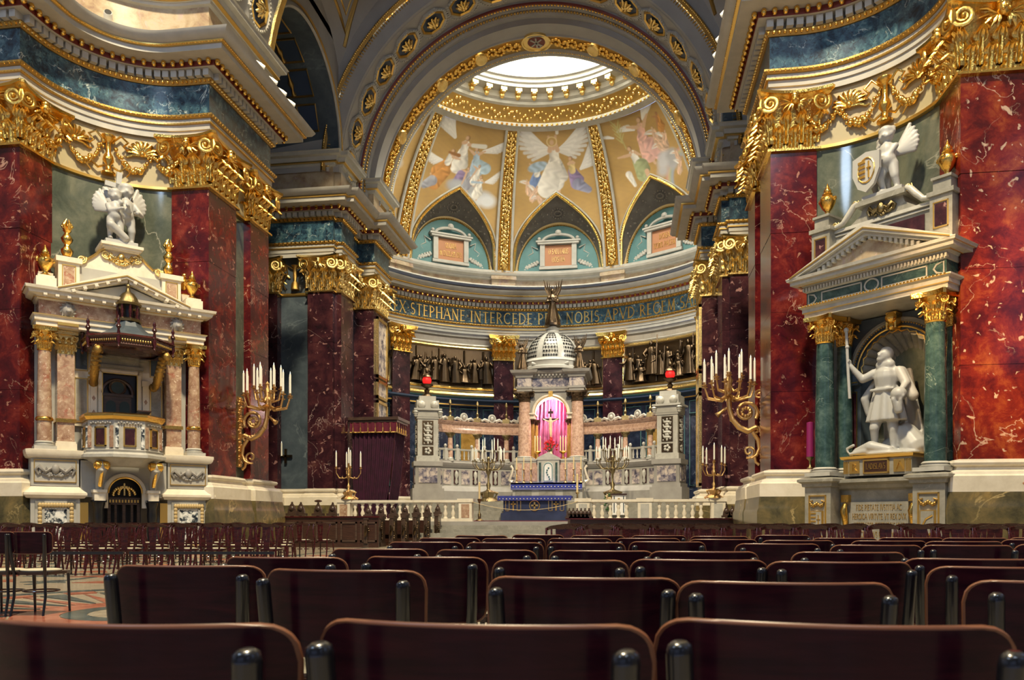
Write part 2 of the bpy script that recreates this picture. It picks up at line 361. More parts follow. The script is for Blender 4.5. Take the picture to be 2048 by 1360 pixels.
def text(mb, txt, x0, z0, h, width=None, y=0, dep=.02, space=.14):
    tot = sum(GL[c][0] + space for c in txt) - space; k = (width / (tot * h)) if width else 1; x = x0
    for c in txt:
        w, st = GL[c]
        for pts, th in st:
            n = len(pts); L = []; Rr = []
            for i, p in enumerate(pts):
                a = pts[max(i - 1, 0)]; b = pts[min(i + 1, n - 1)]; dx, dz = b[0] - a[0], b[1] - a[1]; l = math.hypot(dx, dz) or 1; nx, nz = -dz / l * th / 2, dx / l * th / 2
                L.append((p[0] + nx, p[1] + nz)); Rr.append((p[0] - nx, p[1] - nz))
            vs = [(x + a * h * k, y, z0 + b * h) for a, b in L + Rr] + [(x + a * h * k, y - dep, z0 + b * h) for a, b in L + Rr]; m = 2 * n
            fs = []
            for i in range(n - 1): fs += [(m + i, m + i + 1, m + n + i + 1, m + n + i), (i, i + 1, m + i + 1, m + i), (n + i, m + n + i, m + n + i + 1, n + i + 1)]
            mb.add(vs, fs)
            if n == 2 and pts[0][0] != pts[1][0] + 9 and abs(pts[0][1] - pts[1][1]) > .9:
                for px, pz in pts: mb.box(x + (px - .11) * h * k, x + (px + .11) * h * k, y - dep, y, z0 + (pz - .035) * h, z0 + (pz + .035) * h)
        x += (w + space) * h * k
    return mb
# ============================================================ STRUCTURE
MIR = Matrix.Diagonal((-1, 1, 1, 1)); IDM = Matrix.Identity(4)
# --- ornament templates (meshes shared by copies)
def leaf_mesh():
    def fn(a, v):
        u = a * 2 - 1; w = (.22 + .20 * abs(math.sin(v * PI * 3.5 + .25))) * (1 if v < .72 else max(.15, 1 - (v - .72) * 2.2))
        y = -.05 - .14 * v + .10 * abs(u) ** 1.5 + .06 * math.cos(u * PI * 2.5) - (1.5 * (v - .70) if v > .70 else 0)
        z = v if v < .86 else .86 - (v - .86) * 1.6
        return (u * w, y, z)
    return MB().grid(fn, 8, 14).mesh('leaf', 'gold', 60)
def volute_mesh(r=1.0):
    pts = []; rad = []
    for i in range(26):
        a = i / 25 * 2.1 * 2 * PI; q = .12 + .88 * (i / 25) ** 1.1
        pts.append((q * math.cos(a) * r, 0, q * math.sin(a) * r)); rad.append(.17 * (.5 + .5 * i / 25))
    m = MB().tube(pts, rad, 6, 1.4).sph((0, 0, 0), (.24, .32, .24), 8, 5)
    return m.mesh('volute', 'gold', 60)
def cherub_mesh():
    m = MB().sph((0, -.1, 0), (.16, .17, .2), 10, 8).sph((0, -.12, .12), (.18, .16, .12), 8, 5).sph((0, -.27, -.02), .035, 6, 4).sph((-.07, -.24, -.07), .05, 6, 4).sph((.07, -.24, -.07), .05, 6, 4)
    for s in (-1, 1):
        for k in range(5):
            a = R(20 - k * 26); L = .5 - .05 * k
            m.tube([(s * .1, -.04, -.08), (s * (.1 + L * .6 * math.cos(a)), -.12, -.08 + L * .6 * math.sin(a)), (s * (.1 + L * math.cos(a)), -.05, -.08 + L * math.sin(a) - .03)], [.05, .06, .02], 5, .5)
    return m.mesh('cherub_head', 'gold', 60)
def shell_mesh():
    m = MB()
    for k in range(9):
        a = R(10 + k * 20); m.tube([(0, -.03, 0), (.28 * math.cos(a), -.12, .26 * math.sin(a)), (.5 * math.cos(a), -.07, .44 * math.sin(a)), (.54 * math.cos(a), -.0, .48 * math.sin(a))], [.03, .075, .085, .03], 6, .7)
    m.sph((0, -.06, .02), .11, 8, 5)
    for s in (-1, 1): m.tube([(0, -.06, -.02), (s * .3, -.06, -.03), (s * .5, -.05, -.13), (s * .62, -.04, -.1)], [.05, .05, .04, .02], 5)
    return m.mesh('shell', 'gold', 60)
LEAF, VOL, CHER, SHELL = leaf_mesh(), volute_mesh(), cherub_mesh(), shell_mesh()
def mat_copy(me, mat):
    m = me.copy(); m.materials.clear(); m.materials.append(MAT[mat]); return m
LEAF2, VOL2, CHER2 = [mat_copy(x, 'goldpale') for x in (LEAF, VOL, CHER)]
def capital(parent, x0, x1, y0, y1, z0, h, faces, MM=IDM, lod=1, dark=False, flare=1.0):
    """pilaster capital: faces f front(-y) s inner side(+x) w other side(-x)"""
    lf, vl, ch = (LEAF2, VOL2, CHER2) if dark else (LEAF, VOL, CHER)
    rect = [(x0, y0), (x1, y0), (x1, y1), (x0, y1)]; g = 'goldpale' if dark else 'gold'
    fl = flare
    b = MB().sweep(rect, [(-.03, z0), (-.03, z0 + .3 * h), (-.01, z0 + .6 * h), (.10 * fl, z0 + .86 * h), (0, z0 + .86 * h)], True)
    b.sweep(rect, [(-.02, z0 - .1), (.09 * fl, z0 - .06), (.09 * fl, z0), (.0, z0 + .02)], True)
    ab = []
    for i in range(4):
        a, c = Vector(rect[i]), Vector(rect[(i + 1) % 4]); d = (c - a); L = d.length; d.normalize(); nrm = Vector((d[1], -d[0]))
        for k in range(7):
            t = k / 6; o = (.17 + .2 * abs(2 * t - 1) ** 2.2) * fl; p = a + d * (L * t + (t - .5) * .62 * fl) + nrm * o; ab.append(p[:])
    b.sweep(ab, [(-.14, z0 + .84 * h), (-.06, z0 + .88 * h), (-.04, z0 + .93 * h), (.02, z0 + .95 * h), (.03, z0 + h), (-.3, z0 + h)], True)
    if MM is MIR: b.mirror()
    cap = b.build('capital', g, parent, 50)
    D = {'f': ((x0, y0), (x1, y0), 0), 's': ((x1, y0), (x1, y1), 90), 'w': ((x0, y1), (x0, y0), -90)}
    for fc in faces:
        p, q, rz = D[fc]; p, q = Vector(p), Vector(q); L = (q - p).length; d = (q - p) / L
        n = max(2, round(L / (.36 * h / 1.5)))
        for k in range(n):
            c = p + d * L * (k + .5) / n; link('leaf', lf, cap, M=MM @ T(c[0], c[1], z0 + .02, rz, s=(L / n * 1.0, .4 * h, .40 * h)))
        if lod > 0:
            for k in range(n + 1):
                c = p + d * L * k / n; link('leaf', lf, cap, M=MM @ T(c[0], c[1], z0 + .1 * h, rz + (0 if 0 < k < n else (-25 if k == 0 else 25)), s=(L / n * 1.0, .48 * h, .60 * h)))
        r = .165 * h
        nrm = Vector((d[1], -d[0]))
        for e, sgn in ((p, -1), (q, 1)):
            c = e + d * sgn * .06 * fl + nrm * .30 * fl; link('volute', vl, cap, M=MM @ T(c[0], c[1], z0 + .74 * h, rz + sgn * 13, s=(sgn * r, .2 * h, r)))
        if lod > 0:
            c = (p + q) / 2 + nrm * .16 * fl; link('cherub_head', ch, cap, M=MM @ T(c[0], c[1], z0 + .82 * h, rz, s=min(.62 * h, L * .6)))
            for sgn in (-1, 1):   # inner scroll stalks
                c2 = (p + q) / 2 + d * sgn * L * .16 + nrm * .1; link('volute', vl, cap, M=MM @ T(c2[0], c2[1], z0 + .7 * h, rz, s=(-sgn * .08 * h, .07 * h, .08 * h)))
    return cap
def ent_profiles(z=0.0):
    """bands of the order: name, material, profile"""
    return [('architrave', 'stone', [(0, 12.5), (.03, 12.5), (.03, 12.68), (.07, 12.69), (.07, 12.86), (.11, 12.9), (.11, 13.0), (0, 13.0)]),
        ('gold_fillet', 'goldline', [(.05, 12.85), (.13, 12.86), (.13, 12.9), (.05, 12.9)]),
        ('gold_band', 'golddull', [(0, 13.0), (.14, 13.0), (.2, 13.06), (.2, 13.11), (.12, 13.15), (0, 13.15)]),
        ('frieze', 'blue', [(-.2, 13.15), (.03, 13.15), (.03, 14.05), (-.2, 14.05)]),
        ('gold_band', 'golddull', [(0, 14.05), (.07, 14.05), (.15, 14.16), (.15, 14.2), (0, 14.2)]),
        ('cornice', 'stone', [(-.1, 14.18), (.04, 14.18), (.04, 14.39), (.38, 14.4), (.38, 14.56), (.55, 14.57), (.88, 14.58), (.88, 14.74), (.94, 14.76), (.94, 14.8), (.98, 14.82), (1.12, 14.88), (1.2, 14.99), (1.22, 15.03), (-.3, 15.08)]),
        ('gold_fillet', 'goldline', [(.8, 14.73), (.92, 14.74), (.97, 14.76), (.97, 14.8), (.8, 14.81)])]
def ornaments(parent, path, flip, eggs, fine=True, every=.15, bandstep=.11):
    """dentils, eggs and leaf rows as true geometry along the path"""
    mm = (lambda M: MIR @ M) if flip else (lambda M: M)
    d = MB().box(-.046, .046, -.2, .1, 0, .2).mesh('dentil', 'stone', 0)
    ring = MB().sph((0, -.02, .02), (.055, .06, .075), 8, 6).mesh('egg', 'gold', 60)
    if eggs:
        for x, y, a in resample(path, .26, .1): link('dentil', d, parent, M=mm(T(x, y, 14.19, a, s=(1.9, 1, 1))))
        for x, y, a in resample(path, .28, .45): link('egg', ring, parent, M=mm(T(x, y, 14.46, a, s=1.4)))
    J = MB(); D = MB(); Rr = MB()
    pyr = MB().add([(-.5, 0, 0), (.5, 0, 0), (0, 0, 1), (0, -.5, .35)], [(0, 1, 3), (1, 2, 3), (2, 0, 3)])
    if not eggs:
        bx = MB().box(-.095, .095, -.2, .1, 0, .2)
        for x, y, a in resample(path, .27, .1): D.join(bx, T(x, y, 14.19, a))
        sp = MB().sph((0, -.02, 0), (.08, .08, .1), 6, 4)
        for x, y, a in resample(path, .34, .46): J.join(sp, T(x, y, 14.48, a))
    for zz, off, h, st, inv in ((13.02, .17, .12, bandstep, 0), (14.07, .12, .13, bandstep * 1.1, 1), (14.74, .96, .05, .1, 0), (12.86, .12, .04, .1, 0)):
        if zz in (14.74, 12.86) and not fine: continue
        if zz > 13 and zz < 14.5:
            so = MB().sph((0, 0, 0), (.046, .05, .058), 6, 4); s2 = .145 if eggs else .19
            for x, y, a in resample(path, s2, off - (0 if inv else .01)): J.join(so, T(x, y, zz + .06, a, rx=20 if inv else -20, s=s2 / .145))
            continue
        for x, y, a in resample(path, st, off): J.join(pyr, T(x, y, zz + (h if inv else 0), a, s=(st * .9, h * .9, -h if inv else h)))
    for b, n, m in ((J, 'leaf_moulding', 'gold'), (D, 'dentil_course', 'stone')):
        if b.v:
            if flip: b.mirror()
            b.build(n, m, parent, 0, kind='stuff')
    b = MB().sweep(path, [(.3, 14.4), (.4, 14.405), (.4, 14.55), (.3, 14.56)])
    if flip: b.mirror()
    b.build('egg_ground', 'redpaint', parent)
def attic(parent, path, flip, top=16.4):
    for n, m, pr in (('attic_band', 'attic', [(-.15, 15.0), (.06, 15.0), (.06, 15.2), (0, 15.25), (0, top)]),
                     ('attic_cornice', 'stone', [(0, top), (.1, top + .03), (.12, top + .12), (.25, top + .17), (.3, top + .36), (.45, top + .4), (.47, top + .52), (.52, top + .55), (-.3, top + .62)]),
                     ('gold_fillet', 'goldline', [(.1, top + .13), (.27, top + .14), (.27, top + .18), (.1, top + .19)])):
        b = MB().sweep(path, pr)
        if flip: b.mirror()
        b.build(n, m, parent)
def entablature(parent, path, flip, eggs=False, **kw):
    for n, m, pr in ent_profiles():
        b = MB().sweep(path, pr)
        if flip: b.mirror()
        o = b.build(n, m, parent)
        if n == 'cornice': corn = o
    ornaments(corn, path, flip, eggs, **kw)
def slabs(parent, x0, x1, y0, y1, z0, z1, mat, flip, hh=2.15, faces=None):
    p = link('pilaster', None, parent); z = z0; k = 0
    while z < z1 - .01:
        t = min(z1, z + hh)
        if z1 - t < .8: t = z1
        e = .004 * ((k * 7) % 3); b = MB().box(x0 + e, x1 - e, y0 + e, y1 - e, z + .006, t - .006)
        b.box(x0 + .02, x1 - .02, y0 + .02, y1 - .02, t - .02, t + .02)
        if flip: b.mirror()
        b.build('slab', mat, p, 0); z = t; k += 1
    return p
BASE_W = [(-.1, 1.6), (.34, 1.6), (.34, 1.95), (.28, 1.99), (.26, 2.05), (.14, 2.1), (.13, 2.17), (.2, 2.2), (.22, 2.25), (.2, 2.3), (.04, 2.34), (-.1, 2.34)]
BASE_G = [(-.1, 0), (.42, 0), (.42, 1.2), (.38, 1.3), (.36, 1.5), (.34, 1.6), (-.1, 1.6)]
for flip, side in ((False, 'left'), (True, 'right')):
    MM = MIR if flip else IDM
    def bld(b, n, m, p, sm=35, **kw):
        if flip: b.mirror()
        return b.build(n, m, p, sm, **kw)
    w = thing('wall_' + side, kind='structure', label='%s side wall: red marble pilasters, gilt capitals and blue marble frieze' % side)
    # --- crossing pier
    P1 = [(-17, 19.2), (-11.7, 19.2), (-11.7, 19.65)] + arc(-8.85, 19.65, 2.85, 180, 90, 22)[1:] + [(-8.15, 22.5), (-8.15, 26.6), (-15, 26.6)]
    entablature(w, P1, flip, True)
    attic(w, P1, flip)
    core = [(-17, 19.5), (-11.95, 19.5), (-11.8, 19.66)] + arc(-8.85, 19.65, 2.95, 178, 92, 20) + [(-8.9, 22.75), (-8.4, 22.75), (-8.4, 26.4), (-17, 26.4)]
    bld(MB().sweep(core, [(0, 0), (0, 10.95)]), 'niche_wall', 'greygreen', w)
    bld(MB().sweep(core, [(0, 10.95), (.03, 10.95), (.03, 12.52), (0, 12.52), (0, 30)]), 'wall_frieze', 'creamwall', w)
    bld(MB().sweep(core, [(0, 10.93), (.09, 10.95), (.09, 11.03), (0, 11.05)]), 'gold_fillet', 'goldline', w)
    bp = [(-17, 19.2), (-11.7, 19.2), (-11.7, 20.5), (-11.62, 20.7)] + arc(-8.85, 19.65, 2.95, 158, 106, 10) + [(-9.5, 22.5), (-8.15, 22.5), (-8.15, 24.2), (-8.4, 24.2), (-8.4, 25.2), (-8.15, 25.2), (-8.15, 26.6), (-15, 26.6)]
    bld(MB().sweep(bp, BASE_W), 'pier_base', 'cream', w)
    bld(MB().sweep(bp, BASE_G), 'plinth', 'brown', w)
    bld(MB().sph((-13.05, 18.87, 1.78), (.24, .03, .07), 14, 6), 'vent_slot', 'signorange' if flip else 'darkwood', w)
    bld(MB().sph((-9.0, 33.24, 1.78), (.2, .03, .06), 14, 6), 'vent_slot', 'darkwood', w)
    slabs(w, -9.35, -8.15, 22.5, 24.2, 2.3, 10.95, 'red', flip)
    slabs(w, -9.35, -8.15, 25.2, 26.55, 2.3, 10.95, 'red', flip)
    slabs(w, -16.2, -11.7, 19.2, 20.5, 2.3, 10.95, 'red_sunlit' if flip else 'red', flip)
    capital(w, -9.35, -8.15, 22.5, 24.2, 11, 1.5, 'fs', MM)
    capital(w, -9.35, -8.15, 25.2, 26.55, 11, 1.5, 'fs', MM)
    capital(w, -13.3, -11.7, 19.2, 20.5, 11, 1.5, 'fs', MM)
    # stucco on the curved frieze
    def cyl(s, y, z, off=0): a = R(135) - s / 2.92; r = 2.92 + y - off; return T(-8.85 + r * math.cos(a), 19.65 + r * math.sin(a), z, math.degrees(a) - 90)
    orn = link('stucco_frieze', None, w)
    for s in (-.95, .95): link('shell', SHELL, orn, M=MM @ cyl(s, 0, 11.92, .05) @ T(s=.82))
    vs = MB().lathe([(.05, 0), (.2, .03), (.2, .08), (.09, .14), (.07, .3), (.16, .42), (.14, .55), (.07, .68), (.07, .95), (.12, 1.02), (.2, 1.1), (.2, 1.16), (.05, 1.18)], (0, 0, 0), 12)
    link('vase', vs.mesh('vase', 'gold', 60), orn, M=MM @ cyl(0, 0, 11.12, .12))
    gb = MB()
    for sg in (-1, 1):
        for a0, a1, sag in (((.12, 12.1), (1.25, 11.95), .62), ((1.25, 11.95), (2.1, 12.0), .5)):
            for k in range(26):
                t = k / 25; x = sg * (a0[0] + (a1[0] - a0[0]) * t); z = a0[1] + (a1[1] - a0[1]) * t - sag * 4 * t * (1 - t)
                for q in range(2): gb.sph((x + random.uniform(-.05, .05), 0, z + random.uniform(-.06, .06)), random.uniform(.045, .085) * (1.2 if .3 < t < .7 else .8), 6, 4)
        for pts in ([(.1, 12.1), (.35, 12.35), (.55, 12.2), (.42, 12.05), (.52, 11.95)], [(.1, 11.4), (.3, 11.3), (.5, 11.45), (.62, 11.3), (.5, 11.16)], [(1.7, 12.2), (1.9, 12.3), (2, 12.15)], [(1.62, 11.5), (1.8, 11.35), (1.95, 11.5)]):
            gb.tube([(sg * x, -.03, z) for x, z in pts], [.03, .04, .04, .035, .02][:len(pts)], 6)
    def mp(x, y, z): M = cyl(x, 0, z, .1 - y); return M.translation
    gb.map(mp); bld(gb, 'garland', 'gold', orn, 60, kind='stuff')
    bld(MB().box(-9.4, -8.17, 22.62, 26.6, 16.3, 17.7), 'arch_impost', 'vault', w, 0)
    # --- chancel pier and the wall behind the transept bay
    P2 = [(-17, 33.5), (-8.45, 33.5), (-8.45, 33.75), (-8.15, 33.75), (-8.15, 35.3), (-8.4, 35.3), (-8.4, 36.6), (-7.6, 36.6), (-7.6, 38.9), (-11.2, 38.9)]
    entablature(w, P2, flip, False, fine=False)
    attic(w, P2, flip)
    c2 = [(-17, 33.9), (-8.6, 33.9), (-8.6, 36.8), (-7.8, 36.8), (-7.8, 38.7), (-11.6, 38.7)]
    bld(MB().sweep(c2, [(0, 0), (0, 17.2)]), 'back_wall', 'slate', w)
    bld(MB().sweep(c2, [(.03, 10.9), (.08, 10.95), (.08, 11.03), (.03, 11.05)]), 'gold_fillet', 'goldline', w)
    bp2 = [(-17, 33.9), (-12.3, 33.9), (-12.3, 33.5), (-11, 33.5), (-11, 33.9), (-9.6, 33.9), (-9.6, 33.5), (-8.45, 33.5), (-8.45, 33.75), (-8.15, 33.75), (-8.15, 35.3), (-8.55, 35.3), (-8.55, 36.6), (-7.6, 36.6), (-7.6, 38.9), (-11.2, 38.9)]
    bld(MB().sweep(bp2, [(a * .8, b) for a, b in BASE_W]), 'pier_base', 'cream', w)
    bld(MB().sweep(bp2, [(a * .8, b) for a, b in BASE_G]), 'plinth', 'brown', w)
    for a in ((-9.6, -8.45, 33.5, 35.3), (-8.7, -8.15, 33.75, 35.28), (-12.3, -11, 33.5, 34.2), (-8.9, -8.0, 36.62, 38.8), (-8.1, -7.6, 36.6, 38.85)): slabs(w, *a, 2.3, 10.95, 'purple', flip)
    capital(w, -9.6, -8.45, 33.5, 35.0, 11, 1.5, 'f', MM, dark=True); capital(w, -8.75, -8.15, 33.75, 35.3, 11, 1.5, 'fs', MM, dark=True)
    capital(w, -12.3, -11, 33.5, 34.2, 11, 1.5, 'fs', MM, dark=True); capital(w, -8.6, -7.6, 36.6, 38.85, 11, 1.5, 'fs', MM, dark=True)
    # framed marble panels on the inner jamb
    for z0, z1 in ((7.9, 10.6), (6.9, 7.6), (2.6, 6.6)):
        bld(MB().box(-7.62, -7.57, 37.05, 38.5, z0, z1), 'jamb_panel', 'greyvein', w, 0)
        fr = MB()
        for y0, y1, a, b in ((36.95, 37.08, z0 - .1, z1 + .1), (38.45, 38.58, z0 - .1, z1 + .1), (36.95, 38.58, z0 - .1, z0 + .03), (36.95, 38.58, z1 - .03, z1 + .1)): fr.box(-7.6, -7.5, y0, y1, a, b)
        bld(fr, 'gilt_frame', 'goldpale', w, 0)
    # gilt vase and scrolls on the bay wall frieze
    g = MB().lathe([(.05, 0), (.2, .02), (.16, .3), (.06, .42), (.1, .7), (.07, 1.0), (.18, 1.1), (.05, 1.12)], (-10.3, 33.8, 11.15), 10)
    for s in (-1, 1): g.tube([(-10.3 + s * .1, 33.8, 12.1), (-10.3 + s * .4, 33.8, 12.3), (-10.3 + s * .35, 33.8, 11.9), (-10.3 + s * .6, 33.8, 11.5), (-10.3 + s * .45, 33.8, 11.2)], [.03, .04, .03, .04, .02], 6)
    bld(g, 'vase', 'golddull', w, 60)
    # --- side arch towards the aisle and its painted soffit
    bay = thing('wall_bay_' + side, kind='structure', label='%s side arch between the piers with dark coffered soffit' % side)
    def side_pt(t, off=0): a = PI * t; return (29.95 - (3.5 + off) * math.cos(a), 17.0 + (3.5 + off) * math.sin(a))
    def Zv(X, Y): return 16.2 + math.sqrt(max(.01, 8.75 ** 2 - X * X)) + .85 * math.sqrt(max(0, 3.75 ** 2 - (Y - 29.95) ** 2)) * 1.0
    def wl(u, v):
        y, z = side_pt(u); y2 = min(33.7, max(26.2, 29.95 - 3.75 * math.cos(PI * u))); z2 = max(Zv(-8.15, y2), z + .02); return (-8.15, y + (y2 - y) * v, z + (z2 - z) * v)
    bld(MB().grid(wl, 40, 4), 'lunette_wall', 'vault', bay)
    bld(MB().grid(lambda u, v: (-8.15 - 6 * v, *side_pt(u)), 40, 4), 'side_soffit', 'slate', bay)
    bld(MB().tube([(-8.1, *side_pt(k / 40, .25)) for k in range(41)], .05, 6), 'gold_fillet', 'golddull', bay)
    bld(MB().tube([(-8.1, *side_pt(k / 40, .02)) for k in range(41)], .06, 6), 'arch_edge', 'stone', bay)
    for k, (t0, t1) in enumerate([(.07 + .125 * i, .165 + .125 * i) for i in range(7)]):
        for x0 in (-9.0, -11.2):
            def pan(off, x0=x0, t0=t0, t1=t1, g=0): return lambda u, v: (x0 - (g + (1.7 - 2 * g) * v), *side_pt(t0 + g * .07 + (t1 - t0 - g * .14) * u, -off))
            bld(MB().grid(pan(.02), 4, 2), 'soffit_panel', 'bluepaint', bay)
            fr = MB(); c = [pan(.03)(u, v) for u, v in ((0, 0), (1, 0), (1, 1), (0, 1))]; fr.tube(c, .05, 4, close=True); bld(fr, 'panel_frame', 'golddull', bay, 0)
            o = Vector(pan(.06)(.5, .5)); g2 = MB().lathe([(.02, -.5), (.12, -.45), (.05, -.25), (.13, 0), (.06, .2), (.02, .5)], (0, 0, 0), 6); 
            y, z = side_pt((t0 + t1) / 2); g2.xf(T(o[0], o[1], o[2], 0, rx=math.degrees(math.atan2(z - 17, y - 29.95)) )); bld(g2, 'painted_vase', 'golddull', bay, 60)
    bld(MB().box(-17, -16.7, 26, 34, 0, 30), 'aisle_wall', 'slate', bay, 0)
    bld(MB().box(-17, -8.15, 26.3, 34, 21.5, 21.8), 'aisle_roof', 'slate', bay, 0)
    # impost corbel of the chancel arch
    bld(MB().sweep([(-17, 33.6), (-8.2, 33.6), (-8.2, 38.9)], [(0, 17.0), (.0, 17.3), (-.5, 17.3)]), 'impost', 'stone', bay)
# ------------------------------------------------------------ nave behind the viewer, with its windows
nv = thing('wall_nave', kind='structure', label='plain nave walls and windows behind the viewer')
for x0, x1 in ((-17, -9.5), (-7, -4.2), (-1.8, 1.8), (4.2, 7), (9.5, 17)): MB().box(x0, x1, -24.4, -24, 0, 34).build('nave_wall', 'navewall', nv, 0)
for x0, x1 in ((-9.5, -7), (-4.2, -1.8), (1.8, 4.2), (7, 9.5)):
    MB().box(x0, x1, -24.4, -24, 0, 5).box(x0, x1, -24.4, -24, 15, 34).build('nave_wall', 'navewall', nv, 0)
    MB().box((x0 + x1) / 2 - .06, (x0 + x1) / 2 + .06, -24.3, -24.2, 5, 15).box(x0, x1, -24.3, -24.2, 9.9, 10.1).build('mullion', 'black', nv, 0)
for s in (-1, 1):
    for y0, y1 in ((-24, -14), (-11, -3), (0, 8), (11, 19.4)): MB().box(s * 17, s * 17.3, y0, y1, 0, 34).build('nave_wall', 'navewall', nv, 0)
    for y0, y1 in ((-14, -11), (-3, 0), (8, 11)): MB().box(s * 17, s * 17.3, y0, y1, 0, 6).box(s * 17, s * 17.3, y0, y1, 14, 34).build('nave_wall', 'navewall', nv, 0)
MB().box(-17.3, 17.3, -24.4, 26.5, 44, 44.3).build('nave_roof', 'navewall', nv, 0)
for s in (-1, 1): MB().box(s * 16.9, s * 17.4, 19, 52, 0, 32).build('nave_wall', 'slate', nv, 0)
MB().box(-17.3, 17.3, 22.3, 22.4, 31, 44.3).build('nave_wall', 'navewall', nv, 0)
for s in (-1, 1): MB().box(s * 17, s * 17.3, -24, 22.4, 34, 44).build('nave_wall', 'navewall', nv, 0)
MB().box(-17.3, 17.3, -24.4, -24, 34, 44).build('nave_wall', 'navewall', nv, 0)
# ------------------------------------------------------------ chancel ceiling: arches and vault
ceil = thing('ceiling', kind='structure', label='coffered arches, vault and painted half dome over the apse')
ZS = 16.2
def rev(prof, a0=0, a1=180, n=72, zs=ZS):
    return MB().grid(lambda u, v: (lambda r, y, a: (r * math.cos(a), y, zs + r * math.sin(a)))(*prof(v), R(a0 + (a1 - a0) * u)), n, 1)
def revp(pts, n=84, a0=0, a1=180):
    m = MB(); k = len(pts)
    for i in range(n + 1):
        a = R(a0 + (a1 - a0) * i / n); m.v += [(r * math.cos(a), y, ZS + r * math.sin(a)) for r, y in pts]
    m.f += [(i * k + j, (i + 1) * k + j, (i + 1) * k + j + 1, i * k + j + 1) for i in range(n) for j in range(k - 1)]
    return m
def beads(r, y, n, sz, mat='goldpale', name='bead_row', a0=1, a1=179, shape=(1, 1, 1)):
    m = MB()
    for i in range(n):
        a = a0 + (a1 - a0) * (i + .5) / n; m.sph((r * math.cos(R(a)), y, ZS + r * math.sin(R(a))), (sz * shape[0], sz * shape[1], sz * shape[2]), 5, 4, M=Matrix.Rotation(-R(a - 90), 3, 'Y'))
    m.build(name, mat, ceil, 60, kind='stuff')
revp([(8.75, 33.5), (8.72, 33.45), (8.5, 33.55), (8.2, 33.62), (8.15, 33.75)]).build('archivolt', 'vault', ceil)
revp([(8.95, 33.55), (8.95, 33.35), (8.85, 33.3), (8.75, 33.4)]).build('gold_archivolt', 'golddull', ceil)
beads(8.86, 33.3, 300, .055); beads(8.68, 33.45, 200, .05, shape=(.6, 1, 2))
revp([(8.15, 33.72), (8.15, 35.75), (8.02, 35.8), (8.02, 36.0), (7.96, 36.04), (7.96, 36.3), (7.86, 36.4), (7.86, 36.62), (7.62, 36.65), (7.62, 37.45), (7.56, 37.5), (7.56, 37.56)]).build('arch_soffit', 'vault', ceil)
revp([(7.6, 37.56), (7.6, 38.62)]).build('arch_frieze', 'golddull', ceil)
revp([(7.6, 38.62), (7.5, 38.68), (7.5, 38.8), (7.45, 38.86), (7.45, 39.0), (9.6, 39.0)]).build('arch_edge', 'stone', ceil)
revp([(8.05, 35.74), (7.98, 35.76), (7.98, 35.84), (8.05, 35.86)]).build('gold_archivolt', 'redpaint', ceil)
beads(7.97, 35.85, 170, .06, 'gold'); beads(7.92, 36.2, 170, .07, 'golddull', shape=(1, 1.6, .6)); beads(7.5, 38.74, 200, .05, shape=(.8, 1, 1.2))
# scroll frieze on the inner arch: curling stems, cartouches and a crown medallion
sc = MB()
for i in range(58):
    a = 4 + 172 * (i + .5) / 58
    if abs(a - 90) < 6: continue
    for k in range(9):
        th = k * .75; q = .38 - .035 * k; aa = a + math.cos(th) * q / 7.6 * 57.3 * .7; yy = 38.08 + math.sin(th) * q * (1 if i % 2 else -1)
        sc.sph((7.56 * math.cos(R(aa)), yy, ZS + 7.56 * math.sin(R(aa))), (.1, .1, .07), 6, 4)
sc.build('scroll_frieze', 'gold', ceil, 60, kind='stuff')
def on_arch(a, r, y): return Matrix.Translation((r * math.cos(R(a)), y, ZS + r * math.sin(R(a)))) @ Matrix.Rotation(-R(a - 90), 4, 'Y') @ Matrix.Rotation(PI, 4, 'X')
cart = MB().lathe([(0, .12), (.28, .12), (.36, .16), (.42, .1), (.42, 0)], n=14, sx=.8, sy=1.1).mesh('cartouche', 'goldpale', 40)
for a in (28, 52, 69, 111, 128, 152): link('cartouche', cart, ceil, M=on_arch(a, 7.6, 38.08) @ T(s=(1, 1, 1)))
med = link('medallion', MB().lathe([(0, .05), (.62, .05), (.66, .1), (.72, .1), (.74, 0)], n=24).mesh('medallion', 'goldpale', 40), ceil, M=on_arch(90, 7.62, 38.0))
d_ = MB().lathe([(0, .07), (.42, .07), (.42, .05)], n=20).build('medallion_field', 'redpaint', med)
# chi-rho monogram
xr = MB()
for ang in (45, 135): xr.box(-.36, .36, -.04, .04, .07, .1, M=Matrix.Rotation(R(ang), 4, 'Z'))
xr.box(-.035, .035, -.38, .38, .07, .1); xr.tube([(.0, -.38, .085), (.14, -.38, .085), (.17, -.27, .085), (.12, -.17, .085), (0, -.17, .085)], .03, 5); xr.build('monogram', 'stone', med, 0)
# coffers of the chancel arch and of the crossing arch
def octo(r, z0, z1, ri): # octagonal ring
    pts = [(r * math.cos(R(22.5 + 45 * i)), r * math.sin(R(22.5 + 45 * i))) for i in range(8)]
    return MB().sweep(pts, [(0, 0), (0, z0), (-(r - ri) * .4, z1), (-(r - ri), z1 * .5), (-(r - ri), 0)], True)
of_ = octo(.66, .07, .1, .55)
[of_.box(-.03, .03, -.03, .03, .06, .12, M=Matrix.Translation((.605 * math.cos(q_ * PI / 16), .605 * math.sin(q_ * PI / 16), 0))) for q_ in range(32)]
of = of_.mesh('coffer', 'stone', 20); oi = octo(.52, .05, .09, .44).mesh('gilt_octagon', 'goldline', 20)
ob = MB().vprism([(.5 * math.cos(R(22.5 + 45 * i)), .5 * math.sin(R(22.5 + 45 * i))) for i in range(8)], 0, .015).mesh('coffer_ground', 'bluepaint', 0)
ro = MB()
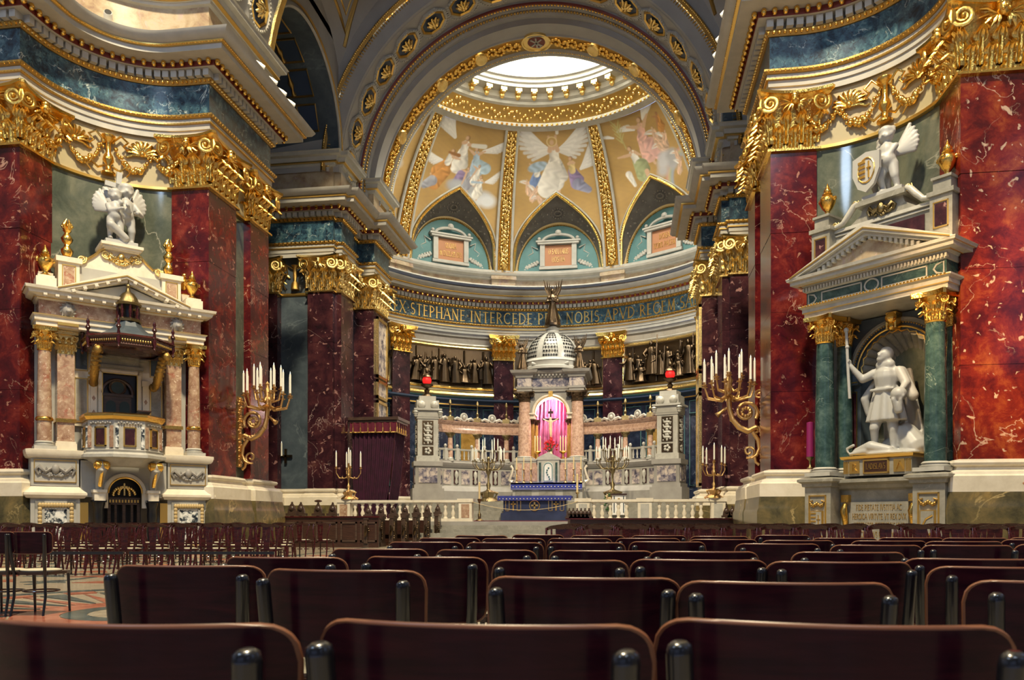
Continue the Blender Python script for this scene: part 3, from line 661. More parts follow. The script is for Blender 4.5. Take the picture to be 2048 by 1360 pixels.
for k in range(8): ro.tube([(0, 0, .05), (.12 * math.cos(k * PI / 4), .12 * math.sin(k * PI / 4), .12), (.26 * math.cos(k * PI / 4), .26 * math.sin(k * PI / 4), .05)], [.04, .09, .03], 6)
ro.sph((0, 0, .12), .09, 8, 5); ros = ro.mesh('rosette', 'goldpale', 60)
tri = MB().vprism([(-.12, -.05), (.12, -.05), (0, .14)], 0, .03).mesh('gilt_triangle', 'goldline', 0)
def coffer_ring(r, y, n, sc=1.0, a0=0, a1=180):
    for i in range(n):
        a = a0 + (a1 - a0) * (i + .5) / n; c = link('coffer', of, ceil, M=on_arch(a, r, y) @ T(s=sc))
        link('coffer_ground', ob, c); link('gilt_octagon', oi, c); link('rosette', ros, c)
        for s in (-1, 1): link('gilt_triangle', tri, c, M=T(.83, s * .72, 0, 0 if s > 0 else 180))
coffer_ring(8.15, 34.75, 17, 1.22)
revp([(8.15, 22.4), (8.15, 26.65), (8.9, 26.65)], 84, 6, 174).build('crossing_arch', 'vault', ceil)
revp([(8.15, 26.3), (8.08, 26.35), (8.05, 26.6), (8.2, 26.68)], 84, 6, 174).build('gold_archivolt', 'goldpale', ceil)
coffer_ring(8.15, 25.3, 15, 1.1, 8, 172); coffer_ring(8.15, 23.6, 15, 1.1, 8, 172)
revp([(8.15, 22.42), (8.7, 22.38), (8.9, 22.3), (9.3, 22.3)], 84, 6, 174).build('crossing_archivolt', 'stone', ceil)
for s in (-1, 1):
    b = MB().grid(lambda u, v: (s * (8.15 + 8 * v), 22.42, 17 + 13 * u), 1, 1); 
MB().grid(lambda u, v: (-8.15 + 16.3 * u, 26.25 + 7.4 * v, Zv(-8.15 + 16.3 * u, 26.25 + 7.4 * v)), 48, 30).build('bay_vault', 'vault', ceil)
def vstrip(pts, rad, name, mat, close=False):
    q = [];
    n = len(pts)
    for i in range(n if close else n - 1):
        a, b = pts[i], pts[(i + 1) % n]
        for k in range(8): t = k / 8; x, y = a[0] + (b[0] - a[0]) * t, a[1] + (b[1] - a[1]) * t; q.append((x, y, Zv(x, y) - .03))
    if not close: q.append((*pts[-1], Zv(*pts[-1]) - .03))
    MB().tube(q, rad, 5, close=close).build(name, mat, ceil, 60)
for s in (-1, 1):
    A, B_, C_ = (s * 7.75, 33.1), (s * 7.9, 30.6), (s * 5.9, 32.3)
    vstrip([A, B_, C_], .07, 'gilt_triangle_frame', 'golddull', True)
    cx, cy = (A[0] + B_[0] + C_[0]) / 3, (A[1] + B_[1] + C_[1]) / 3
    vstrip([(cx + (p[0] - cx) * .75, cy + (p[1] - cy) * .75) for p in (A, B_, C_)], .04, 'gilt_triangle_frame', 'goldline', True)
    vstrip([(cx + (p[0] - cx) * .35, cy + (p[1] - cy) * .35) for p in (A, B_, C_)], .04, 'gilt_triangle_frame', 'redpaint', True)
    vstrip([(s * 7.85, 33.3), (s * 5.2, 31.7), (s * 3, 30)], .09, 'gilt_groin', 'golddull')
    vstrip([(s * 6.6 + .9 * math.cos(k * PI / 8), 30.2 + .9 * math.sin(k * PI / 8)) for k in range(16)], .07, 'gilt_circle', 'golddull', True)
    vstrip([(s * 6.6 + .6 * math.cos(k * PI / 8), 30.2 + .6 * math.sin(k * PI / 8)) for k in range(16)], .05, 'gilt_circle', 'golddull', True)
revp([(9.2, 22.34), (19, 22.36)], 30, 7, 173).build('spandrel_wall', 'vault', ceil)
# outer skin so no daylight leaks in
MB().box(-17, 17, 26.4, 52, 31.5, 32).build('roof', 'slate', ceil, 0)
revp([(8.9, 33.4), (16, 33.5)], 24).build('spandrel_wall', 'vault', ceil)
revp([(7.5, 38.95), (16, 38.97)], 24).build('spandrel_wall', 'vault', ceil)
# ============================================================ APSE
AY, AR = 38.6, 11.6
apse = thing('wall_apse', kind='structure', label='curved apse wall with purple pilasters, bronze reliefs and gold inscription')
def ap(phi, r, z=0):  # phi degrees from the axis, positive right
    return (r * math.sin(R(phi)), AY + r * math.cos(R(phi)), z)
APATH = [ap(p, AR)[:2] for p in np.linspace(-96, 96, 97)]
def band(name, mat, prof, phi0=-96, phi1=96, n=96, parent=None, r=AR, **kw):
    return MB().sweep([ap(p, r)[:2] for p in np.linspace(phi0, phi1, n + 1)], prof).build(name, mat, parent or apse, **kw)
entablature(apse, [ap(p, AR)[:2] for p in np.linspace(-84, 84, 97)], False, False, fine=True)
band('wall_face', 'cream', [(-.35, 0), (-.35, 12.6)], n=64)
band('wall_soffit', 'stonegrey', [(-.35, 12.25), (-.05, 12.3), (-.05, 12.5)], n=64)
band('dado_panel', 'navy', [(-.33, 2.2), (-.30, 2.2), (-.30, 8.0), (-.33, 8.0)])
band('dado_cornice', 'bluepaint', [(-.35, 7.95), (-.15, 8.0), (-.1, 8.2), (.1, 8.35), (.1, 8.45), (-.35, 8.5)])
band('dado_fillet', 'goldline', [(-.2, 8.03), (-.1, 8.05), (-.1, 8.12), (-.2, 8.13)])
band('relief_cornice', 'bluetymp', [(-.35, 8.5), (-.12, 8.53), (-.1, 8.57), (-.12, 8.6)])
band('relief_band', 'goldpale', [(-.35, 8.6), (-.08, 8.6), (-.02, 8.7), (-.08, 8.83), (-.35, 8.85)])
band('dado_base', 'whitest', [(-.35, 0), (.2, 0), (.2, 1.4), (.1, 1.5), (-.05, 2.1), (-.35, 2.2)])
# attic over the cornice
band('attic_band', 'attic', [(-.4, 15.3), (-.3, 15.3), (-.3, 16.1), (-.4, 16.1)])
band('attic_ledge', 'stone', [(1.0, 15.33), (.98, 15.4), (.3, 15.42), (.28, 15.5), (-.3, 15.55)])
band('attic_cornice', 'stone', [(-.3, 16.05), (-.1, 16.08), (-.1, 16.2), (.1, 16.3), (.15, 16.42), (.05, 16.46), (.05, 16.6), (-.4, 16.62)])
for ph in (-61, -50.5, -40, -27, -17, 17, 27, 40, 50.5, 61):
    if abs(ph) in (17, 50.5):
        M = Matrix.Translation(ap(ph, AR)) @ Matrix.Rotation(-R(ph), 4, 'Z')
        b = MB().box(-.75, .75, -.05, .35, 15.5, 16.08).box(-.8, .8, -.2, .35, 16.05, 16.5); b.xf(M @ T(0, .12, 0)); b.build('attic_pier', 'attic', apse, 0)
# pilasters of the apse
def apse_pilaster(ph):
    M = Matrix.Translation(ap(ph, AR)) @ Matrix.Rotation(-R(ph), 4, 'Z')
    p = link('pilaster', None, apse, M=M)
    z = 2.3; k = 0
    for t in (4.5, 6.7, 8.9, 10.95): MB().box(-.62, .62, .0 + .004 * (k % 2), .4, z + .006, t - .006).box(-.6, .6, .03, .38, t - .02, t + .02).build('slab', 'purple', p, 0); z = t; k += 1
    MB().sweep([(-.62, .4), (-.62, 0), (.62, 0), (.62, .4)], [(a * .6, b) for a, b in BASE_W]).build('pilaster_base', 'cream', p)
    c = link('capital_holder', None, apse, M=M)
    bpy.data.objects.remove(c)
    return M
def apse_capital(M):
    lf, vl, ch = LEAF, VOL, CHER; z0, h = 11, 1.5; rect = [(-.62, 0), (.62, 0), (.62, .4), (-.62, .4)]
    b = MB().sweep(rect, [(0, z0), (.05, z0 + .6 * h), (.14, z0 + .86 * h), (0, z0 + .86 * h)], True).sweep(rect, [(-.02, z0 - .1), (.1, z0 - .06), (.1, z0), (0, z0 + .02)], True)
    pts = [(-.62 - .3 + 1.84 * k / 8, -(.17 + .16 * abs(k / 4 - 1) ** 2)) for k in range(9)] + [(.9, .4), (-.9, .4)]
    b.vprism(pts, z0 + .86 * h, z0 + .93 * h).vprism([(x * 1.04, y - .04) for x, y in pts], z0 + .93 * h, z0 + h); b.xf(M)
    cap = b.build('capital', 'gold', apse, 50)
    for k in range(4): link('leaf', lf, cap, M=M @ T(-.465 + .31 * k, 0, z0, s=(.36, .8, .6)))
    for k in range(5): link('leaf', lf, cap, M=M @ T(-.62 + .31 * k, 0, z0 + .15, s=(.34, .9, .95)))
    for s in (-1, 1): link('volute', vl, cap, M=M @ T(s * .68, -.16, z0 + 1.1, s * 22, s=(s * .22, .2, .22)))
    link('cherub_head', ch, cap, M=M @ T(0, -.12, z0 + 1.22, s=1.0))
for ph in (-50.5, -17, 17, 50.5): apse_capital(apse_pilaster(ph))
# gold inscription on the blue frieze
def phi_of_px(px, z=13.6, r=AR - .03):   # bearing of the camera's ray on the frieze
    pass
words = 'SANCTE REX.STEPHANE.INTERCEDE.PRO NOBIS.APVD.REGEM.SAECVLORVM'
tot = sum(GL[c][0] + .2 for c in words)
# the words run along the curve; scale chosen so the visible part spans the apse as seen from the nave
K = .53; L0 = sum(GL[c][0] + .2 for c in 'SANCTE REX.STEPHANE.INTERCEDE.PR') * K
x = -L0 - .35; ins = link('inscription', None, apse)
for ch in words:
    if ch != ' ':
        lt = text(MB(), ch, -GL[ch][0] * K / 2, 13.27, .66, GL[ch][0] * K, y=0, dep=.025); 
        lt.xf(T(s=(1, 1, 1)))
        c = x + GL[ch][0] * K / 2; ph = math.degrees(c / (AR - .03))
        Mx = Matrix.Translation(ap(ph, AR - .035)) @ Matrix.Rotation(-R(ph), 4, 'Z')
        lt.xf(Mx); lt.build('letter', 'goldline', ins, 0)
    x += (GL[ch][0] + .2) * K
# bronze reliefs
def relief_figure(h, seed, pose=0, kneel=False):
    rnd = random.Random(seed); m = MB(); lean = rnd.uniform(-.12, .12) * h; hh = h * (.62 if kneel else 1); w = .17 * h
    prof = [(w * (1.7 if kneel else 1.25), 0), (w * 1.1, .1 * hh), (w * .9, .45 * hh), (w * .62, .6 * hh), (w * .85, .78 * hh), (w * .3, .86 * hh)]
    m.lathe(prof, (0, 0, 0), 20, sx=1, sy=.6, flute=.13, fn=rnd.choice((6, 7, 8)))
    m.sph((lean * .0, -.02, .93 * hh), (.065 * h, .065 * h, .085 * h), 8, 6)
    for s in (-1, 1):
        el = (s * w * 1.25, -.08 * h, .62 * hh); ha = (s * w * rnd.uniform(.3, 2.0), -.16 * h, rnd.uniform(.5, .95) * hh)
        m.tube([(s * w * .8, 0, .77 * hh), el, ha], [.06 * h, .05 * h, .03 * h], 7).sph(ha, .035 * h, 6, 4)
    if rnd.random() < .4: m.tube([(w * 1.4, -.1 * h, 0), (w * 1.45, -.1 * h, 1.15 * h)], .018 * h, 5)
    m.map(lambda x, y, z: (x + lean * z / h, y, z)); return m
def relief(ph, seed, phs=13.3, nfig=9, scene=0):
    M = lambda s, y, z: ap(ph + math.degrees(s / AR), AR + .35 - .02 + y, z)
    hw = R(phs) * AR
    rl = link('bronze_relief', None, apse)
    MB().grid(lambda u, v: M(-hw + 2 * hw * u, -.01, 9.25 + 2.3 * v), 20, 2).build('relief_ground', 'bronze', rl)
    fr = MB(); q = []
    for a, b in (((-1, 0), (1, 0)), ((1, 0), (1, 1)), ((1, 1), (-1, 1)), ((-1, 1), (-1, 0))):
        for k in range(10): t = k / 10; q.append(M((a[0] + (b[0] - a[0]) * t) * (hw + .12), -.1, 9.15 + 2.5 * (a[1] + (b[1] - a[1]) * t)))
    fr.tube(q, .09, 6, close=True); fr.build('gilt_frame', 'goldpale', apse, 50)
    MB().tube([tuple(Vector(p) + Vector((0, 0, 0))) for p in [M((x_) * (hw + .3), -.06, 9.35 if 0 else z_) for x_, z_ in ((-1, 8.98), (-.5, 8.98), (0, 8.98), (.5, 8.98), (1, 8.98), (1, 10.4), (1, 11.85), (.5, 11.85), (0, 11.85), (-.5, 11.85), (-1, 11.85), (-1, 10.4))]], .07, 4, close=True).build('outer_frame', 'whitest', apse, 0)
    rnd = random.Random(seed)
    xs = np.linspace(-hw + .35, hw - .35, nfig)
    for i, x in enumerate(xs):
        if scene == 1 and i in (2, 6): h = 2.0
        else: h = rnd.uniform(1.4, 1.8)
        kn = (i % 4 == 1); x = x + rnd.uniform(-.1, .1); zz = 9.3 + rnd.uniform(0, .2) + (0.25 if (scene and abs(x) < 1) else 0); y = -.16 - .12 * rnd.random()
        f = relief_figure(h, seed * 31 + i, kneel=kn); f.map(lambda a, b, c: M(a + x, b + y, c + zz)); f.build('relief_figure', 'bronze', rl, 70)
    for i in range(nfig - 1):   # second rank
        x = xs[i] + .35; f = relief_figure(1.5, seed * 77 + i); f.map(lambda a, b, c: M(a + x, b * .5 - .04, c * .8 + 9.75)); f.build('relief_figure', 'bronze', rl, 70)
    for s in (-1, -.3, .45, 1):   # architecture in the background
        MB().tube([M(s * hw * .8, -.03, 9.3), M(s * hw * .8, -.03, 11.5)], .08, 6).build('relief_column', 'bronze', rl, 50)
relief(-33.7, 3, nfig=8); relief(33.7, 5, nfig=8, scene=1); relief(0, 8, nfig=8, phs=13.3); relief(-67, 4, nfig=5, phs=12)
# dado: framed marble panels below the reliefs
for ph in list(np.arange(-78, 79, 7.2)):
    if min(abs(abs(ph) - 17), abs(abs(ph) - 50.5)) < 3.3: continue
    oc = abs(ph) > 22 and abs(ph) < 46
    for z0, z1, m in ((7.2, 7.8, 'navy'), (3.0, 7.0, 'ochre' if 24 < abs(ph) < 34 or abs(ph) > 54 else 'navy')):
        b = MB(); f = lambda s, y, z: ap(ph + math.degrees(s / AR), AR + .3 + y, z)
        b.grid(lambda u, v: f(-.5 + u, -.03, z0 + (z1 - z0) * v), 3, 1); b.build('dado_slab', m, apse)
        MB().tube([f(s, -.04, z) for s, z in ((-.55, z0 - .05), (.55, z0 - .05), (.55, z1 + .05), (-.55, z1 + .05))], .03, 4, close=True).build('slab_frame', 'bluetymp', apse, 0)
# ------------------------------------------------------------ half dome
ZC, RS = 15.0, 11.84
def dome_r(z): return math.sqrt(max(.01, RS * RS - (z - ZC) ** 2))
ZB, ZT = 16.55, 24.1
def dm(ph, z, off=0): return ap(ph, dome_r(z) - off, z)
PW, PH_ = 14.0, 4.3   # pointed window half angle, rise
def zlow(p, extra=0):  # lower edge of a dome field, p relative to field centre in degrees
    t = abs(p) / (PW + extra)
    if t >= 1: return ZB
    # pointed arch: each side an arc
    return ZB + (PH_ + extra * .14) * (1 - t) ** .34
# --- mural painter: colour as a function of position on the wall (metres across, metres up)
def painter(kind):
    rnd = random.Random(kind * 7 + 3)
    def paint(X, Z):
        from math import cos as c_, sin as s_
        n1 = .5 + .5 * np.sin(X * 1.3 + 2 * np.sin(Z * .9 + kind)) * np.sin(Z * 1.7 + X)
        n2 = .5 + .5 * np.sin(X * 9 + 3 * np.sin(Z * 5)) * np.sin(Z * 11 + 2 * X)
        C = np.stack([.37 + .09 * n1 + .03 * n2, .235 + .065 * n1 + .02 * n2, .085 + .03 * n1], -1)
        def over(mask, col):
            m = np.clip(mask, 0, 1)[..., None]; C[:] = C * (1 - m) + np.asarray(col) * m if np.ndim(col) == 1 else C * (1 - m) + col * m
        def soft(d, e=.035): return np.clip(.5 - d / e / 2, 0, 1)
        def loc(x, z, a): dx, dz = X - x, Z - z; return dx * c_(a) + dz * s_(a), -dx * s_(a) + dz * c_(a)
        def ell(x, z, rx, rz, a, col, fold=0, ff=9, e=.04):
            u, v = loc(x, z, a); d = (np.sqrt((u / rx) ** 2 + (v / rz) ** 2) - 1) * min(rx, rz)
            if fold: sh = 1 + fold * np.sin(u / rx * ff + 1.6 * np.sin(v / rz * 3)) ; over(soft(d, e), np.asarray(col) * sh[..., None])
            else: over(soft(d, e), np.asarray(col, float))
        def cap(x0, z0, x1, z1, r0, r1, col, fold=0, ff=4):
            L = math.hypot(x1 - x0, z1 - z0) + 1e-6; a = math.atan2(z1 - z0, x1 - x0); u, v = loc(x0, z0, a); t = np.clip(u / L, 0, 1); r = r0 + (r1 - r0) * t
            d = np.sqrt((u - t * L) ** 2 + v ** 2) - r
            sh = 1 + .8 * fold * np.sin(v / r * ff + 2.6 * np.sin(u * 4 + x0) + 1.5 * np.sin(u * 11)) * (.6 + .4 * np.sin(u * 7 + x0 * 5)) * np.ones_like(d) - .25 * np.clip(v / r, -1, 1) * (fold > 0)
            over(soft(d), np.asarray(col) * sh[..., None])
        def wing(x, z, a, L, w, col=(.86, .85, .82)):
            for row in range(3):
                for k in range(9):
                    t = k / 8; aa = a + (t - .1) * w * (1 if row < 2 else .8); l = L * (1 - .45 * t) * (1, .72, .45)[row]
                    bx, bz = x + c_(a) * L * .3 * (1 - t) * .9, z + s_(a) * L * .3 * (1 - t) * .9
                    g = (.86, .96, 1.04)[row] * (.9 + .1 * (k % 2)); cap(bx, bz, bx + c_(aa) * l, bz + s_(aa) * l, .05 * L, .06 * L * (1 - .3 * t), [min(1, q * g) for q in col])
        def fig(x, z, h, a, robe, skin=(.62, .42, .28), hair=(.22, .11, .05), arms=((.35, .3), (-.3, .25)), legs=True, robe2=None, tail=0):
            """x,z hips; a lean in degrees from upright"""
            A = R(90 + a); ux, uz = c_(A), s_(A); px, pz = -uz, ux
            P = lambda u, v: (x + ux * u * h + px * v * h, z + uz * u * h + pz * v * h)
            r2 = robe2 or robe
            if legs: cap(*P(-.3, -.05), *P(-.62, -.02 + tail), .055 * h, .03 * h, skin); cap(*P(-.28, .06), *P(-.56, .12 + tail), .055 * h, .03 * h, skin)
            cap(*P(.0, 0), *P(-.40, .04 + tail * .7), .135 * h, .19 * h, r2, .28, 5); cap(*P(-.05, -.05), *P(-.3, -.12 + tail * .5), .11 * h, .12 * h, [q * .8 for q in r2], .25, 4)
            cap(*P(.02, 0), *P(.26, 0), .10 * h, .095 * h, robe, .2, 4)
            for (au, av) in arms:
                sgn = 1 if av > 0 else -1; cap(*P(.26, .08 * sgn), *P((au + .2) / 2 + .03, av * .6), .045 * h, .04 * h, skin); cap(*P((au + .2) / 2 + .03, av * .6), *P(au, av), .036 * h, .025 * h, skin)
            cap(*P(.3, 0), *P(.36, 0), .035 * h, .03 * h, skin); ell(*P(.42, .0), .058 * h, .07 * h, a * PI / 180, hair); ell(*P(.415, .018), .046 * h, .058 * h, a * PI / 180, skin)
        def putto(x, z, h, a):
            s = (.66, .46, .33); wing(x - .05, z + .15, R(150 + a), .4 * h, -1.0); fig(x, z, h, a, s, s, (.3, .18, .08), robe2=s)
        def cloud(x, z, w, h, col=(.62, .64, .66)):
            for k in range(9):
                sh_ = rnd.uniform(.75, 1.15); ell(x + w * rnd.uniform(-.7, .7), z + h * rnd.uniform(-.6, .5), w * .42, h * .42, 0, [q * sh_ for q in col], e=.14)
        WH, BL, LB = (.80, .78, .72), (.16, .24, .45), (.38, .5, .62); YE, OR, PU, PK, GN, GY = (.62, .5, .25), (.5, .24, .07), (.26, .2, .36), (.68, .42, .36), (.32, .36, .2), (.32, .33, .38)
        if kind == 0:    # centre: angel in white raising a chalice cross
            wing(-.25, 5.45, R(140), 2.1, 1.3); wing(.25, 5.45, R(38), 2.0, -1.3)
            wing(1.5, 4.2, R(62), 1.3, -1.0)
            fig(-1.1, 4.0, 1.7, -12, WH, robe2=BL, arms=((.35, .3), (.5, -.1))); ell(-1.0, 4.5, .6, .3, .3, LB, .2)
            fig(1.0, 4.1, 1.9, 6, YE, robe2=PU, tail=-.16, arms=((.3, .05), (.3, -.05))); cap(1.3, 3.3, 1.9, 2.9, .35, .2, (.24, .25, .36), .3)
            fig(0, 4.7, 2.9, 3, WH, arms=((.56, .07), (.56, -.07))); cap(-.1, 4.3, -.5, 3.2, .5, .62, (.78, .76, .7), .16, 6)
            ell(-.12, 6.0, .3, .3, 0, (.8, .68, .4)); ell(-.12, 6.0, .26, .26, 0, (.5, .33, .12)); ell(-.12, 5.95, .12, .16, 0, (.62, .42, .28))
            cap(.22, 6.5, .22, 7.2, .09, .09, (.9, .88, .8)); cap(-.08, 6.87, .52, 6.87, .08, .08, (.9, .88, .8)); ell(.22, 6.88, .1, .2, 0, (.5, .2, .08))
            for x, z, a in ((-1.6, 3.3, 10), (-1.25, 2.9, -20), (-.95, 2.5, 35)): putto(x, z, .95, a)
        elif kind == 1:  # left: singing angels with a book
            wing(-.9, 5.7, R(112), 1.9, .9); wing(1.0, 5.2, R(28), 1.5, -.5)
            fig(.7, 4.5, 1.9, 8, LB, robe2=LB, arms=((.4, .25), (.35, -.25))); cap(.9, 4.4, 1.3, 4.2, .3, .35, (.42, .56, .66), .25)
            fig(-.2, 4.9, 2.2, -6, WH, robe2=WH, arms=((.3, .05), (.3, -.35)))
            cap(0, 3.6, -.35, 2.9, .3, .22, PU, .3)
            cap(.3, 5.45, 1.0, 5.5, .12, .14, (.75, .74, .68))
            wing(-1.35, 4.2, R(170), 1.1, .9); fig(-1.0, 4.1, 1.9, -16, WH, robe2=OR, tail=.2, arms=((.3, -.3), (.35, -.1))); cap(-1.0, 3.6, -1.6, 2.8, .3, .42, OR, .3); cap(-1.7, 2.9, -2.2, 2.5, .3, .2, GY, .3)
            cap(-1.0, 4.75, -.4, 4.7, .07, .12, (.3, .14, .05))
            cloud(1.0, 2.2, 1.2, .9); cloud(.4, 3.0, 1.0, .5, (.4, .42, .45)); wing(1.5, 3.4, R(40), .8, -.9)
            fig(.4, 3.5, 1.3, 5, GY); fig(.9, 3.8, 1.2, -8, WH); fig(1.15, 3.1, 1.35, -4, WH, arms=((.2, .15), (.2, -.2))); cap(.7, 3.3, 1.3, 3.35, .07, .05, LB)
        elif kind == 2:  # right: angels with palm and a rainbow
            for k, col in enumerate(((.6, .3, .3), (.62, .5, .3), (.4, .5, .35), (.3, .42, .6))):
                u = np.sqrt((X - 2.6) ** 2 + (Z - 2.0) ** 2) - (1.75 - .11 * k); over(soft(np.abs(u) - .07, .08) * (X < 2.2) * .8, np.asarray(col))
            wing(.6, 6.1, R(72), 1.7, -.7); wing(-.15, 5.7, R(165), .8, -.8)
            fig(.15, 5.1, 2.5, -10, PK, robe2=PK, tail=-.2, arms=((.3, .32), (.5, -.22))); cap(.5, 4.6, 1.1, 3.4, .42, .3, (.62, .38, .34), .25)
            for k in range(9): cap(-1.1, 5.2 + k * .12, -1.1 + (.25 if k % 2 else -.25), 5.55 + k * .14, .04, .02, (.5, .48, .2))
            cap(-1.0, 4.8, -1.15, 6.4, .03, .02, (.45, .42, .2)); wing(-1.5, 5.6, R(165), .6, -.4)
            fig(-.6, 3.9, 2.1, 14, WH, robe2=GN, arms=((.35, .42), (.1, -.2))); cap(-.4, 3.6, -.3, 2.8, .42, .2, GN, .3); cap(-1.3, 3.3, -1.1, 2.6, .2, .1, WH, .2); cap(-.2, 3.2, -.15, 2.2, .14, .07, (.62, .42, .28))
            putto(1.0, 4.9, 1.25, 8); putto(1.45, 4.5, 1.1, -20); putto(1.1, 4.2, 1.1, 30); fig(1.5, 5.6, 1.1, 0, OR, (.4, .2, .1))
            cloud(1.2, 3.3, .8, .7, (.5, .5, .52)); putto(1.9, 3.4, .8, 10); putto(1.9, 2.8, .8, -20)
        else:            # far left, cut by the arch
            wing(1.2, 6.2, R(60), 1.7, -.8); wing(.2, 5.4, R(120), 1.2, .6)
            fig(.9, 5.2, 2.2, -18, (.3, .22, .2), robe2=LB, arms=((.4, -.4), (.4, .2))); cap(.8, 4.3, .9, 3.4, .4, .35, (.12, .36, .5), .3); cloud(.8, 2.8, 1.1, .8); ell(1.5, 5.6, .25, .25, 0, (.15, .13, .13)); fig(-.6, 4.0, 1.8, 5, WH, robe2=YE)
        return C
    return paint
def mural(kind, ph0):
    nu, nv = 210, 250; m = MB(); hwid = 14.6; P = []
    for j in range(nv + 1):
        for i in range(nu + 1):
            p = (i / nu * 2 - 1) * hwid; zl = zlow(p); z = zl + (ZT - .4 - zl) * j / nv
            q = dm(ph0 + p, z, -.02); m.v.append(q); yy = 1042 - 1600 * (z - 1) / (.6 + .99 * (AY + dome_r(z))); P.append((R(p) * (2 + dome_r(z)) * .8, (((540 - yy) / 33 - 2.1) * 1.1 - 4.7) / 1.1 + 4.7))
    m.f = [(j * (nu + 1) + i, j * (nu + 1) + i + 1, (j + 1) * (nu + 1) + i + 1, (j + 1) * (nu + 1) + i) for j in range(nv) for i in range(nu)]
    o = m.build('mural', 'mural', ceil, 0, label='painted fresco of winged angels on a golden ground'); o.data.shade_smooth()
    P = np.array(P); C = painter(kind)(P[:, 0], P[:, 1]); a = o.data.color_attributes.new('Col', 'FLOAT_COLOR', 'POINT')
    a.data.foreach_set('color', np.concatenate([np.clip(C, 0, 1), np.ones((len(C), 1))], 1).astype(np.float32).ravel())
for kind, ph0 in ((0, 0), (1, -33.7), (2, 33.7), (3, -67.4), (3, 67.4)): mural(kind, ph0)
# ribs with gilded stucco
for ph in (-84.2, -50.5, -17, 17, 50.5, 84.2):
    w_ = 2.4
    rb = MB()
    for a0, a1, o0, m_ in ((-w_, w_, .12, 'goldpale'),):
        rb.grid(lambda u, v: dm(ph + a0 + (a1 - a0) * u, ZB + (ZT - .3 - ZB) * v, o0), 4, 40)
    rib = rb.build('rib', 'golddull', ceil)
    ed = MB()
    for s in (-1, 1):
        ed.tube([dm(ph + s * w_, ZB + (ZT - .3 - ZB) * k / 40, .14) for k in range(41)], .09, 6); 
    ed.build('rib_edge', 'stone', rib, 60)
    eb = MB(); st = MB(); n = 95
    for k in range(n):
        z = ZB + .1 + (ZT - ZB - .5) * k / n
        for s in (-1, 1): eb.sph(dm(ph + s * (w_ - .75), z, .18), (.07, .07, .035), 5, 4)
    for k in range(30):
        z = ZB + .25 + (ZT - ZB - .7) * k / 30; t = k % 6
        for q in range(7):
            a = q * PI * 2 / 7 + k; rr = (.05 + .085 * ((q + k) % 3)); st.sph(dm(ph + math.cos(a) * rr / 10.5 * 57.3 * 1.4, z + math.sin(a) * rr * 1.1, .17), (.085, .085, .06 + .02 * t), 6, 4)
        if t == 0: st.lathe([(.02, -.18), (.14, -.14), (.05, -.05), (.13, .08), (.2, .18), (.02, .2)], dm(ph, z, .2), 8)
    eb.build('bead_row', 'gold', rib, 60, kind='stuff'); st.build('stucco', 'goldpale', rib, 60, kind='stuff')
